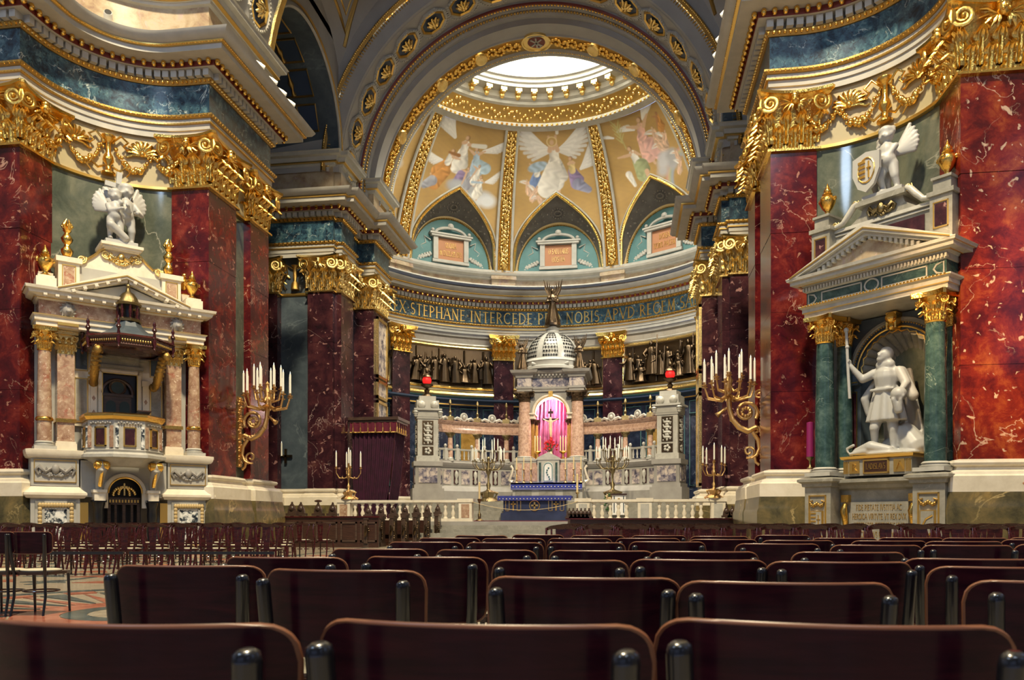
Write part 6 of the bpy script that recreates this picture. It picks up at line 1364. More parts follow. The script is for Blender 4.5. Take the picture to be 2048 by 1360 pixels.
    MB().vprism([(-.6, -.55), (.6, -.55), (.6, .55), (-.6, .55)], 4.5, 4.6).vprism([(-.75, -.7), (.75, -.7), (.75, .7), (-.75, .7)], 4.95, 5.05).vprism([(-.62, -.57), (.62, -.57), (.62, .57), (-.62, .57)], 4.6, 4.95).vprism([(-.6, -.55), (.6, -.55), (.6, .55), (-.6, .55)], 5.05, 5.5).vprism([(-.45, -.4), (.45, -.4), (.45, .4), (-.45, .4)], 5.5, 5.75).build('pylon_head', 'stone', py, 0)
    g = MB()
    for s in (-1, 1):
        for k in range(3): g.sph((s * .66, -.6, 4.65 + .1 * k), (.1 + .03 * k, .1 + .03 * k, .09), 6, 4)
        g.sph((s * .35, -.6, 5.25), (.22, .12, .22), 10, 6)
    g.build('leaf_corner', 'whitest', py, 50, kind='stuff')
    lp = thing('sanctuary_lamp', (x, y, 7.65), 0, 'red glass sanctuary lamp on the pylon nearer the %s' % ('pulpit' if sg < 0 else 'king statue'), 'lamp')
    MB().lathe([(.32, 0), (.3, .08), (.1, .2), (.16, .35), (.06, .45), (.34, .62), (.35, .68), (.2, .7)], n=14).build('foot', 'bronze', lp, 50)
    MB().lathe([(.15, .69), (.24, .8), (.25, .95), (.2, 1.08)], n=14).build('red_glass', 'redlamp', lp, 50)
    MB().lathe([(.3, 1.06), (.26, 1.16), (.12, 1.22), (.06, 1.3), (.1, 1.38), (.09, 1.5), (0, 1.6)], n=12).build('cap', 'bronze', lp, 50)
# ---------------- tabernacle
tb = thing('tabernacle', (0, 44.6, 1.9), 0, 'domed marble altar tabernacle with pierced dome and purple curtain', 'altar')
MB().box(-1.95, 1.95, .35, 3.4, 0, 2.45).box(-2.05, 2.05, .25, 3.5, 2.35, 2.45).box(-2.1, 2.1, .2, 3.4, 0, .3).build('base', 'stone', tb, 0)
for s in (-1, 1):
    column(tb, s * 1.5, .75, 2.65, 5.75, .37, 'altarpink', .55, 'bronze'); column(tb, s * 1.48, 2.8, 2.65, 5.75, .3, 'altarpink', 0)
    for k, dx in enumerate((1.12, .98)): column(tb, s * dx, 1.2 + .6 * k, 2.6, 4.55, .15, 'ochre', .3, 'bronze')
    MB().box(s * 1.17 - .26, s * 1.17 + .26, .6, 1.9, 4.8, 4.88).box(s * 1.17 - .2, s * 1.17 + .2, .7, 1.8, 4.88, 5.05).box(s * 1.17 - .28, s * 1.17 + .28, .55, 1.9, 5.05, 5.13).build('impost', 'cream', tb, 0)
arcp = [(.93 * math.cos(PI - PI * k / 20), 5.1 + .93 * math.sin(PI * k / 20)) for k in range(21)]
MB().prism([(-1.4, 6.35), (-1.4, 5.1), (-.95, 5.1)] + arcp + [(.95, 5.1), (1.4, 5.1), (1.4, 6.35)], .7, 1.5).build('arch_wall', 'stonegrey', tb, 0)
MB().tube([(1.02 * math.cos(PI - PI * k / 20), .66, 5.1 + 1.02 * math.sin(PI * k / 20)) for k in range(21)], .08, 6).build('archivolt', 'cream', tb, 50)
MB().tube([(.92 * math.cos(PI - PI * k / 20), .62, 5.1 + .92 * math.sin(PI * k / 20)) for k in range(21)], .02, 5).build('gilt_line', 'goldline', tb, 50)
MB().box(-.12, .12, .55, .75, 6.0, 6.35).build('keystone', 'golddull', tb, 0)
for s in (-1, 1): MB().lathe([(.17, 0), (.17, .04)], n=16).xf(T(s * 1.12, .68, 6.12, rx=90)).build('roundel', 'navy', tb, 0)
e1 = MB()
E0 = [(-1.9, 3.1), (-1.9, .35), (-1.05, .35), (-1.05, .6), (1.05, .6), (1.05, .35), (1.9, .35), (1.9, 3.1)]
MB().sweep(E0, [(-.5, 6.33), (0, 6.33), (0, 6.45), (.05, 6.48), (.05, 6.6), (-.5, 6.6)], False, False).build('architrave', 'stonegrey', tb, 0)
MB().sweep(E0, [(-.5, 6.6), (-.02, 6.6), (-.02, 7.1), (-.5, 7.1)], False, False).build('frieze', 'greyvein', tb, 0)
MB().sweep(E0, [(-.5, 7.1), (.05, 7.1), (.08, 7.25), (.3, 7.35), (.36, 7.5), (.1, 7.55), (-.9, 7.6)], False, False).build('cornice', 'stonegrey', tb, 0)
d = MB(); [d.box(-1.1 + .2 * k, -1.0 + .2 * k, .4, .6, 7.2, 7.3) for k in range(12)]; d.build('dentil_course', 'stone', tb, 0, kind='stuff')
MB().vprism([(-1.8, .4), (1.8, .4), (1.8, 3.2), (-1.8, 3.2)], 7.4, 7.58).build('roof_slab', 'stone', tb, 0)
MB().lathe([(1.85, 7.58), (1.85, 7.72), (1.72, 7.78), (1.7, 8.02), (1.76, 8.06), (1.64, 8.2), (1.58, 8.25)], (0, 1.8, 0), 32).build('drum', 'stone', tb, 40)
for s in (-1, 1): MB().tube([(s * 1.05, .35, 7.9), (s * .7, .35, 7.82), (s * .55, .35, 7.95)], [.1, .06, .1], 8).build('scroll', 'stone', tb, 50)
dome = link('dome', None, tb)
RD = 1.58
def dp(a, t, r=0): rr = (RD + r) * math.cos(t); return (rr * math.cos(a), 1.8 + rr * math.sin(a), 8.22 + (RD + r) * 1.06 * math.sin(t))
for k in range(8):
    a = R(22.5 + 45 * k); MB().grid(lambda u, v: dp(a + R(-6 + 12 * u) * (1 + v * .35), v * 1.25, .04), 3, 10).build('dome_rib', 'whitest', dome)
dots = MB(); back = MB()
for k in range(8):
    a0 = R(45 * k)
    for i in range(8):
        t = .07 + .145 * i; n = 6 - int(i * .4)
        for j in range(n): a = a0 + (j - (n - 1) / 2) * R(5.2) * (1 + .13 * i) + (R(1.6) if i % 2 else 0); p = dp(a, t, .015); dots.tube([Vector(p), Vector(dp(a, t, .03))], .068, 6)
MB().grid(lambda u, v: dp(2 * PI * u, v * 1.3, .0), 48, 12).build('lattice', 'whitest', dome); dots.build('lattice_hole', 'black', dome, 0, kind='stuff')
MB().lathe([(.55, 0), (.58, .08), (.4, .12), (.36, .3), (.42, .34), (.2, .5), (.12, .6)], (0, 1.8, 9.78), 20).build('lantern_cap', 'stone', tb, 40)
# angel statues
def angel(loc, h, label, mat='bronze', rz=0, wings=True):
    t = thing('angel_statue', loc, R(rz), label, 'statue')
    m = MB().lathe([(.2 * h, 0), (.19 * h, .1 * h), (.12 * h, .38 * h), (.085 * h, .58 * h), (.11 * h, .72 * h), (.05 * h, .82 * h)], (0, 0, 0), 30, sx=1, sy=.8, flute=.12, fn=7)
    pr = [('m', m), ('e', (0, -.01 * h, .9 * h), (.05 * h, .06 * h, .075 * h)), ('c', (0, 0, .78 * h), (0, 0, .86 * h), .04 * h, .035 * h)]
    for s in (-1, 1): pr += [('c', (s * .1 * h, 0, .75 * h), (s * .17 * h, -.02 * h, .6 * h), .045 * h, .035 * h), ('c', (s * .17 * h, -.02 * h, .6 * h), (s * .04 * h, -.15 * h, .62 * h), .035 * h, .025 * h)]
    blob(pr, .02 * h, 'figure', mat, t, 2)
    if wings:
        for s in (-1, 1):
            w = MB()
            for k in range(5): a = R(70 + 7 * k); L = (.62 - .07 * k) * h; w.tube([(s * .04 * h, .08 * h, .68 * h), (s * (.04 * h + L * .5 * math.cos(a) + .04 * h), .12 * h, .68 * h + L * .5 * math.sin(a)), (s * (.04 * h + L * math.cos(a)), .12 * h, .68 * h + L * math.sin(a))], [.04 * h, .04 * h, .008 * h], 6, .5)
            w.build('wing', mat, t, 60)
    MB().lathe([(.22 * h, -.04 * h), (.22 * h, .02 * h)], n=12).build('base', mat, t, 40); return t
angel((0, 46.4, 12.3), 2.15, 'dark bronze winged angel on the summit of the tabernacle dome')
angel((-1.6, 45.2, 9.5), 1.55, 'small bronze angel at the pulpit-side corner of the tabernacle roof', rz=20); angel((1.6, 45.2, 9.5), 1.55, 'small bronze angel at the king-side corner of the tabernacle roof', rz=-20)
# curtain, crucifix, flowers
cu = thing('curtain', (0, 44.6, 1.9), 0, 'pink and purple pleated curtain inside the tabernacle arch', 'curtain')
MB().grid(lambda u, v: (-1.1 + 2.2 * u, 2.3 + .13 * math.sin(u * 62 + .8 * math.sin(v * 5)) + .03 * math.sin(u * 150) - .4 * (2 * u - 1) ** 2, 2.5 + 3.7 * v), 150, 8).build('cloth', 'curtain', cu, 0)
cu.children[0].data.shade_smooth()
pl = bpy.data.lights.new('tabernacle_lamp', 'POINT'); pl.energy = 700; pl.color = (1, .74, .66); pl.shadow_soft_size = .12; lo = bpy.data.objects.new('tabernacle_lamp', pl); COL.objects.link(lo); lo.location = (0, 45.9, 7.75)
cf = thing('crucifix', (0, 45.2, 4.35), 0, 'dark crucifix with pale figure before the purple curtain', 'crucifix')
MB().box(-.04, .04, -.03, .03, .6, 2.9).box(-.48, .48, -.03, .03, 2.25, 2.35).box(-.15, .15, -.04, .02, 2.62, 2.76).build('cross', 'darkwood', cf, 0)
blob([('e', (0, -.1, 2.32), (.08, .09, .1)), ('c', (0, -.09, 2.18), (0, -.1, 1.8), .11, .09), ('c', (0, -.1, 1.75), (.02, -.12, 1.4), .1, .07), ('c', (.02, -.12, 1.4), (0, -.08, 1.0), .06, .04), ('c', (-.1, -.08, 2.15), (-.42, -.06, 2.32), .04, .03), ('c', (.1, -.08, 2.15), (.42, -.06, 2.32), .04, .03)], .022, 'figure', 'ivory', cf, 2)
MB().lathe([(.3, 0), (.28, .1), (.12, .2), (.1, .5), (.16, .6), (.04, .7)], n=12).build('foot', 'ivory', cf, 40)
fl = thing('flower_bouquet', (0, 44.95, 4.55), 0, 'bouquet of red flowers at the foot of the crucifix', 'flowers')
vf = MB(); gf = MB(); rnd = random.Random(5)
for k in range(46):
    a = rnd.uniform(0, 6.3); r = rnd.uniform(0, .42); z = .35 + .75 * rnd.random() ** 1 * (1 - r); vf.sph((r * math.cos(a), r * .6 * math.sin(a), z), rnd.uniform(.045, .08), 6, 4)
    if k % 2: gf.tube([(0, 0, .15), (r * math.cos(a) * 1.1, r * .6 * math.sin(a), z + rnd.uniform(-.1, .05))], [.02, .03], 4)
vf.build('petals', 'red_flower', fl, 40, kind='stuff'); gf.build('stems', 'leaf', fl, 40, kind='stuff'); MB().lathe([(.08, 0), (.14, .1), (.1, .25)], n=12).build('vase', 'ivory', fl, 40)
for s in (-1, 1):
    t = thing('candle_group', (s * .72, 45.0, 4.36), 0, 'three gold-lit altar candles on a brass foot %s the crucifix' % ('on the pulpit side of' if s < 0 else 'on the king statue side of'), 'candles')
    MB().lathe([(.2, 0), (.06, .1), (.05, .3), (.22, .42), (.2, .46)], n=12).build('foot', 'goldline', t, 40)
    for dx in (-.15, 0, .15): candle(t, dx, 0, .45, .8, .03, 'yellowcandle')
# retable and altar table
rt = thing('retable', (0, 44.1, 1.9), 0, 'marble retable with small tabernacle door behind the high altar', 'altar')
MB().box(-1.9, 1.9, .0, .5, 1.05, 2.35).box(-1.95, 1.95, -.05, .5, 2.32, 2.42).build('shelf_wall', 'stone', rt, 0)
for x in (-1.65, -1.2, -.78, .78, 1.2, 1.65): MB().box(x - .15, x + .15, -.03, 0, 1.2, 2.2).build('panel', 'altarpink', rt, 0)
MB().box(-.6, .6, -.3, .2, 1.05, 2.35).prism([(-.68, 2.35), (.68, 2.35), (.6, 2.48), (0, 2.78), (-.6, 2.48)], -.35, .2).build('shrine', 'whitest', rt, 0)
for s in (-1, 1):
    MB().lathe([(.06, 0), (.06, 1.0)], (s * .45, -.36, 1.2), 10).build('column', 'green', rt, 40)
    MB().tube([(s * 2.02, -.05, 1.15), (s * 2.2, -.05, 1.25), (s * 2.05, -.05, 1.6), (s * 2.0, -.05, 1.9), (s * 2.12, -.05, 2.05)], [.12, .08, .06, .06, .08], 8).build('scroll', 'cream', rt, 50)
MB().prism([(-.27, 1.15), (.27, 1.15), (.27, 1.95)] + [(.27 * math.cos(PI * k / 8), 1.95 + .27 * math.sin(PI * k / 8)) for k in range(1, 8)] + [(-.27, 1.95)], -.36, -.3).build('door', 'white', rt, 0)
g = MB().tube([(-.23, -.37, 1.2), (-.23, -.37, 1.95)] + [(.23 * math.cos(PI - PI * k / 8), -.37, 1.95 + .23 * math.sin(PI * k / 8)) for k in range(1, 8)] + [(.23, -.37, 1.95), (.23, -.37, 1.2)], .025, 5, close=True)
for k in range(6): g.sph((.08 * math.cos(k), -.38, 1.3 + .12 * k), .05, 6, 4)
g.build('door_relief', 'bluetymp', rt, 50)
ht = thing('high_altar', (0, 43.2, 1.9), 0, 'high altar table with blue cloth below the retable', 'altar')
MB().box(-1.9, 1.9, .0, 1.3, 0, .8).build('table', 'stone', ht, 0); MB().box(-2.02, 2.02, -.1, 1.3, .8, 1.04).build('slab', 'whitest', ht, 0)
MB().box(-1.98, 1.9, -.14, 1.0, .98, 1.07).box(-1.98, 1.9, -.14, -.11, .68, 1.06).build('altar_cloth', 'bluecloth', ht, 0)
g = MB(); [g.sph((-1.85 + .19 * k, -.15, .85), .035, 6, 4) for k in range(20)]; g.box(-1.98, 1.9, -.145, -.14, .72, .74).build('embroidery', 'whitest', ht, 0, kind='stuff')
for x in (-1.3, 0, 1.3): MB().box(x - .45, x + .45, -.02, 0, .15, .65).build('panel', 'greyst', ht, 0)
for i, x in enumerate((-1.75, -1.35, -.95, .95, 1.4, 1.8)):
    t = thing('altar_candlestick', (x, 43.75, 2.95), 0, 'tall brass candlestick on the high altar, %s from the %s end' % (('first', 'second', 'third', 'third', 'second', 'first')[i], 'pulpit-side' if x < 0 else 'king-side'), 'candlestick')
    MB().lathe([(.12, 0), (.11, .06), (.04, .12), (.05, .2), (.03, .3), (.05, .45), (.025, .5), (.025, .7), (.08, .78), (.07, .8)], n=10).build('stick', 'bronzegold', t, 50); candle(t, 0, 0, .8, .62, .035, 'yellowcandle', False)
fa = thing('front_altar', (-.05, 37.6, .9), 0, 'dark blue table altar with gold cross roundel and blue cloth', 'altar')
MB().box(-1.6, 1.6, .0, 1.0, 0, .38).build('plinth', 'navyfront', fa, 0); MB().box(-1.5, 1.5, .1, .9, .38, 1.1).build('body', 'navyfront', fa, 0)
MB().box(-1.75, 1.75, -.05, 1.1, 1.1, 1.2).box(-1.75, 1.75, -.08, -.04, .98, 1.2).build('altar_cloth', 'bluecloth', fa, 0)
g = MB(); [g.sph((-1.65 + .165 * k, -.09, 1.05), .035, 6, 4) for k in range(21)]; g.build('embroidery', 'whitest', fa, 50, kind='stuff')
g = MB().tube([(.24 * math.cos(k * PI / 12), .08, .74 + .24 * math.sin(k * PI / 12)) for k in range(24)], .03, 6, close=True).box(-.16, .16, .06, .1, .7, .78).box(-.04, .04, .06, .1, .58, .9).build('cross_roundel', 'goldpale', fa, 40)
for x in (-1.3, -.75, .75, 1.3): framebox(MB(), x - .1, x + .1, .48, 1.0, .1, .03, .02).build('gilt_frame', 'goldpale', fa, 0)
for x in (-1.02, 1.02): MB().box(x - .03, x + .03, .07, .1, .5, .95).box(x - .12, x + .12, .07, .1, .78, .84).build('gilt_ornament', 'golddull', fa, 0)
tag(MB().box(-4.5, 3.5, 33.3, 36.4, .9, .93).build('carpet', 'carpet', None, 0), 'dark crimson carpet laid before the blue front altar', 'carpet')
# balustrades with red panels
for sg, nm, xa, xb in ((-1, 'pulpit', -8.0, -2.1), (1, 'king statue', 2.2, 8.2)):
    bl = thing('balustrade', (0, 33.0, .9), 0, 'cream marble altar rail balustrade on the side of the %s' % nm, 'balustrade')
    MB().box(xa, xb, -.16, .16, .8, .9).box(xa, xb, -.12, .12, .76, .8).build('rail', 'cream', bl, 0); MB().box(xa, xb, -.16, .16, 0, .12).build('base', 'cream', bl, 0)
    b = MB().lathe([(.09, 0), (.09, .04), (.05, .08), (.095, .22), (.045, .36), (.045, .4), (.08, .5), (.05, .58), (.09, .62), (.09, .65)], n=12).mesh('baluster', 'cream', 50)
    posts = [xa + .3, (xa + xb) / 2 - .2, xb - .3] if sg > 0 else [xa + .3, xb - .3]
    x = xa + .75
    while x < xb - .6:
        if min(abs(x - p) for p in posts) > .4: link('baluster', b, bl, M=T(x, 0, .12))
        x += .33
    for p in posts:
        c = MB().box(p - .28, p + .28, -.2, .2, .0, .82).box(p - .34, p + .34, -.24, .24, .8, .95).build('post', 'cream', bl, 0); MB().box(p - .17, p + .17, -.215, -.2, .15, .72).build('panel', 'pink' if sg < 0 else 'whitest', c, 0)
# candelabra
def candelabrum(loc, H, arms, tiers, label, mat, ch=.45, r=.028, rz=0, baseh=.35):
    t = thing('candelabrum', loc, R(rz), label, 'candelabrum')
    s = H; MB().lathe([(.22 * s, 0), (.2 * s, .04 * s), (.1 * s, .1 * s), (.12 * s, .2 * s), (.05 * s, .24 * s), (.03 * s, .28 * s), (.05 * s, .36 * s), (.02 * s, .42 * s), (.022 * s, .56 * s), (.05 * s, .62 * s), (.06 * s, .68 * s), (.03 * s, .75 * s), (.05 * s, .8 * s), (.02 * s, .86 * s), (.04 * s, .92 * s), (0, .96 * s)], n=14, flute=.06, fn=6).build('stem', mat, t, 50)
    for k in range(3): a = k * 2.1 + .5; MB().tube([(.05 * s * math.cos(a), .05 * s * math.sin(a), .22 * s), (.2 * s * math.cos(a), .2 * s * math.sin(a), .18 * s), (.14 * s * math.cos(a), .14 * s * math.sin(a), .08 * s), (.26 * s * math.cos(a), .26 * s * math.sin(a), 0)], [.03 * s, .035 * s, .03 * s, .03 * s], 6).build('foot', mat, t, 50)
    for (n, rr, z, z0, off) in tiers:
        for k in range(n):
            a = 2 * PI * k / n + off; c, q = math.cos(a), math.sin(a)
            am = MB().tube([(.03 * c, .03 * q, z0), (rr * .35 * c, rr * .35 * q, z0 - .1 * rr), (rr * .75 * c, rr * .75 * q, z0 - .04), (rr * c, rr * q, (z0 + z) / 2), (rr * c, rr * q, z)], [.028, .026, .022, .02, .022], 6).lathe([(.03, 0), (.07, .02), (.075, .035), (.03, .04), (.035, .1)], (rr * c, rr * q, z), 8).sph((rr * .5 * c, rr * .5 * q, z0 - .02), .035, 6, 4).build('arm', mat, t, 50)
            candle(am, rr * c, rr * q, z + .1, ch, r)
    return t
candelabrum((-2.95, 41.6, 1.9), 2.5, 0, [(10, .82, 2.1, 1.75, .1), (6, .5, 2.6, 2.1, .3)], 'dark brass standing candelabrum with white candles left of the altar steps', 'darkbrass', .55)
candelabrum((3.55, 41.6, 1.9), 2.5, 0, [(10, .82, 2.1, 1.75, .1), (6, .5, 2.6, 2.1, .3)], 'dark brass standing candelabrum with white candles beside the white lectern', 'darkbrass', .55)
candelabrum((-7.55, 33.0, 1.85), 1.55, 0, [(4, .52, 1.3, .95, .5), (1, .01, 1.45, 1.4, 0)], 'five-candle brass candelabrum on the altar rail post near the velvet canopy', 'bronzegold', .58, .035)
candelabrum((7.75, 33.0, 1.85), 1.55, 0, [(4, .52, 1.3, .95, .5), (1, .01, 1.45, 1.4, 0)], 'five-candle brass candelabrum on the king-side altar rail', 'bronzegold', .58, .035)
# wall brackets with candle clusters
for sg in (-1, 1):
    t = thing('candle_bracket', (sg * 8.32, 24.7, 0), 0 if sg < 0 else PI, 'large gilt scroll bracket with a cluster of white candles on the %s pier' % ('pulpit' if sg < 0 else 'king statue'), 'sconce')
    bp_ = MB().box(-.02, .05, -.12, .12, 2.7, 5.0)
    for k in range(24): bp_.sph((.06, .05 * math.sin(k * 2), 2.75 + .095 * k), (.05, .1, .06), 6, 4)
    bp_.build('backplate', 'bronzegold', t, 50)
    def spiral(cx, cz, r0_, r1_, a0, turns, n=26): return [(cx + (r0_ + (r1_ - r0_) * k / n) * math.cos(a0 + turns * 2 * PI * k / n), 0, cz + (r0_ + (r1_ - r0_) * k / n) * math.sin(a0 + turns * 2 * PI * k / n)) for k in range(n + 1)]
    s1 = MB().tube(spiral(.5, 4.2, .08, .34, 0, 1.6), [.03 + .03 * k / 26 for k in range(27)], 8)
    s1.tube([(.2, 0, 3.75), (.45, 0, 3.62), (.7, 0, 3.75), (.9, 0, 4.0), (.98, 0, 4.3), (1.0, 0, 4.62)], [.07, .09, .09, .08, .07, .08], 8)
    s1.tube(spiral(.22, 3.65, .03, .14, 1, 1.4), .035, 6); s1.tube([(.3, 0, 3.6), (.15, 0, 3.35), (.12, 0, 3.1), (.2, 0, 2.9), (.35, 0, 2.82)], [.06, .06, .05, .05, .04], 8)
    s1.tube(spiral(.42, 3.02, .04, .2, 3.2, 1.3), .035, 6).tube([(.25, 0, 2.85), (.22, 0, 2.7), (.12, 0, 2.62)], [.05, .04, .05], 6).tube([(0, 0, 3.05), (.15, 0, 3.05)], .035, 6).tube([(0, 0, 4.2), (.2, 0, 4.2)], .035, 6).tube(spiral(.12, 4.72, .03, .13, 0, 1.3), .03, 6)
    for k in range(9): a = k * .7; s1.sph((.5 + .12 * math.cos(a), .02, 4.2 + .12 * math.sin(a)), .06, 6, 4)
    for k in range(8): s1.sph((.3 + .09 * k, -.03, 3.68 + .02 * k * k * .3), .055, 6, 4)
    s1.tube([(1.05, -.05, 4.35), (1.25, -.1, 4.2), (1.35, -.12, 4.12)], [.04, .05, .09], 8)
    s1.build('scroll', 'bronzegold', t, 60)
    MB().lathe([(.06, 0), (.1, .1), (.07, .2), (.13, .35), (.08, .5), (.12, .62), (.05, .75), (.08, .85), (0, .95)], (1.0, 0, 4.55), 12).build('hub', 'bronzegold', t, 50)
    for n, rr, z, z0, off in ((11, .74, 4.98, 4.7, .15), (6, .42, 5.22, 4.95, .4)):
        for k in range(n):
            a = 2 * PI * k / n + off; c, q = math.cos(a), math.sin(a); X0 = 1.0
            am = MB().tube([(X0 + .08 * c, .08 * q, z0), (X0 + rr * .4 * c, rr * .4 * q, z0 - .13), (X0 + rr * .85 * c, rr * .85 * q, z0 - .06), (X0 + rr * c, rr * q, z)], [.04, .035, .03, .025], 6).lathe([(.03, 0), (.09, .02), (.095, .04), (.03, .05), (.04, .12)], (X0 + rr * c, rr * q, z), 8).build('arm', 'bronzegold', t, 50)
            candle(am, X0 + rr * c, rr * q, z + .11, .62, .034)
# small cross bracket on the slate wall
t = thing('cross_bracket', (-10.75, 33.85, 3.8), 0, 'small brown cross-shaped bracket with one candle on the dark wall', 'sconce')
MB().box(-.3, .3, -.08, 0, -.05, .05).box(-.05, .05, -.08, 0, -.32, .32).build('cross', 'bronze', t, 0); MB().tube([(-.12, -.08, 0), (-.12, -.2, -.02)], .03, 6).build('holder', 'bronze', t, 50); candle(t, -.12, -.2, 0, .55, .035)
# velvet canopy
vc = thing('canopy_throne', (-7.05, 35.7, .9), 0, 'dark purple velvet throne canopy with tasselled valance beside the far pier', 'canopy')
MB().box(-1.1, 1.15, -1.0, .8, 4.45, 4.55).box(-1.18, 1.23, -1.08, .85, 4.55, 4.68).build('cornice', 'stallwood', vc, 0)
vl = MB(); path = [(-1.08, -.98), (1.12, -.98), (1.12, .8)]
pts_ = resample(path, .05, 0)
def vy(k, z, amp): x, y, a = pts_[k]; return (x + amp * math.sin(k * 1.1) * (1 if y > -.9 else 0), y + amp * math.sin(k * 1.1) * (0 if y > -.9 else 1), z)
n = len(pts_); m = MB(); m.v = [vy(k, z, .02) for z in (4.45, 4.25, 4.0) for k in range(n)]; m.f = [(j * n + k, j * n + k + 1, (j + 1) * n + k + 1, (j + 1) * n + k) for j in range(2) for k in range(n - 1)]; m.build('valance', 'carpet', vc)
MB().tube([vy(k, 4.0, .02) for k in range(0, n, 2)], .03, 5).build('fringe', 'golddull', vc)
for k in range(3, n, 7): x, y, a = pts_[k]; MB().tube([(x, y - .03, 4.42), (x + .02, y - .04, 4.2)], .012, 4).lathe([(.015, .1), (.035, .05), (.03, -.06), (.04, -.1)], (x + .02, y - .04, 4.12), 6).build('tassel', 'goldline', vc, 50)
MB().grid(lambda u, v: (-1.0 + 2.05 * u * (.62 + .38 * v ** .6) , -.85 + .05 * math.sin(u * 60) + .25 * (1 - v), .0 + 4.45 * v), 90, 8).build('drape', 'velvet', vc, 70)
MB().grid(lambda u, v: (1.02 * (.45 + .55 * v ** .55) + .05 * math.sin(u * 40), -.7 + 1.4 * u, .3 + 4.15 * v), 50, 8).build('side_drape', 'velvet', vc, 70)
MB().box(-.6, .3, -.2, .6, 0, .9).box(-.6, .3, .5, .6, .9, 2.2).build('seat', 'carpet', vc, 0)
# lectern with white cloth, paschal candle, barrier rope
t = thing('lectern', (3.9, 39.0, 1.2), 0, 'small lectern draped with white cloth behind the king-side altar rail', 'lectern')
MB().box(-.32, .32, -.2, .2, 0, .95).build('body', 'white', t, 0); MB().box(-.38, .38, -.28, .25, .95, 1.02).build('top', 'darkwood', t, 0); MB().box(-.05, .05, -.22, -.2, .3, .8).build('gold_stripe', 'goldline', t, 0); MB().box(-.25, -.2, -.22, -.2, .1, .9).box(.2, .25, -.22, -.2, .1, .9).build('stripe', 'slate', t, 0, kind='stuff')
t = thing('flower_stand', (3.35, 38.9, 1.2), 0, 'small green and yellow flower arrangement beside the draped lectern', 'flowers'); g = MB(); [g.sph((random.uniform(-.15, .15), random.uniform(-.1, .1), random.uniform(.2, 1.0)), .06, 5, 4) for _ in range(24)]; g.build('foliage', 'leaf', t, 50, kind='stuff'); g = MB(); [g.sph((random.uniform(-.15, .15), -.12, random.uniform(.3, 1.0)), .035, 5, 4) for _ in range(8)]; g.build('blossoms', 'yellowcandle', t, 50, kind='stuff')
for x, y, z, lab in ((-2.3, 35.5, .9, 'floor candlestick with one tall cream candle left of the blue front altar'), (2.25, 33.2, 1.75, 'tall cream candle in a dark holder on the end of the king-side altar rail')):
    t = thing('floor_candlestick', (x, y, z), 0, lab, 'candlestick'); k = 1 if z < 1 else .35
    MB().lathe([(.2 * k, 0), (.18 * k, .05), (.06, .12 * k), (.08, .3 * k), (.03, .4 * k), (.03, .8 * k), (.09, .95 * k), (.1, 1.0 * k), (.04, 1.02 * k)], n=12).build('stick', 'darkbrass', t, 50); candle(t, 0, 0, 1.0 * k, .75, .045, 'yellowcandle', False)
t = tag(MB().tube([(-2.1 + 4.4 * k / 20, 33.0 - .25, 1.72 - .35 * (1 - (k / 10 - 1) ** 2)) for k in range(21)], .011, 5).build('rope', 'creamgold', None, 50), 'yellow rope hanging between the two altar rails', 'rope')
# security cameras and spotlights on the cornices
def cctv(loc, rz, label, k=1.0):
    t = thing('spotlight', loc, R(rz), label, 'spotlight')
    MB().lathe([(.0, -.2 * k), (.07 * k, -.18 * k), (.1 * k, 0), (.1 * k, .16 * k), (.085 * k, .2 * k)], n=12).xf(T(0, 0, .22 * k, rx=70)).build('housing', 'white', t, 40)
    MB().lathe([(.075 * k, .17 * k), (.08 * k, .205 * k)], n=12).xf(T(0, 0, .22 * k, rx=70)).build('lens', 'black', t, 40); MB().box(-.03 * k, .03 * k, -.02 * k, .02 * k, 0, .2 * k).box(-.08 * k, .08 * k, -.08 * k, .08 * k, 0, .02 * k).build('bracket', 'white', t, 0)
od = ('nearest the pulpit', 'second along', 'third along', 'farthest along')
for k, y in enumerate((23.6, 24.5, 25.2, 25.9)): cctv((-7.05, y, 14.98), -60, 'white spotlight on the cornice of the pulpit pier, ' + od[k], .85)
od = ('nearest the king statue', 'second along', 'third along', 'farthest along')
for k, y in enumerate((23.0, 24.2, 25.0, 25.8)): cctv((7.05, y, 14.98), 60, 'white spotlight on the cornice of the pier beside the king statue, ' + od[k], .95)
cctv((-10.4, 21.0, 15.03), 35, 'white camera on the curved cornice above the pulpit', 1.2)
for x, y, l in ((-6.75, 36.4, 'grey spotlight on the far pier cornice, the lower left one by the dome rib'), (-6.75, 38.3, 'grey spotlight on the far pier cornice tip beside the lunette'), (7.1, 36.8, 'grey spotlight on the king-side far pier cornice, the nearer one'), (6.8, 38.3, 'grey spotlight on the king-side far pier cornice tip')): cctv((x, y, 15.0), 20 if x < 0 else -20, l, 1.1)

t = thing('purple_candle', (9.05, 21.9, 2.33), 0, 'tall magenta candle at the foot of the red pier beside the king monument', 'candle')
MB().lathe([(.09, 0), (.03, .06), (.03, .2), (.1, .26), (.1, .3)], n=10).build('holder', 'darkbrass', t, 50); MB().lathe([(.095, .3), (.09, 1.2), (.02, 1.22)], n=12).build('wax', 'magenta', t, 50)
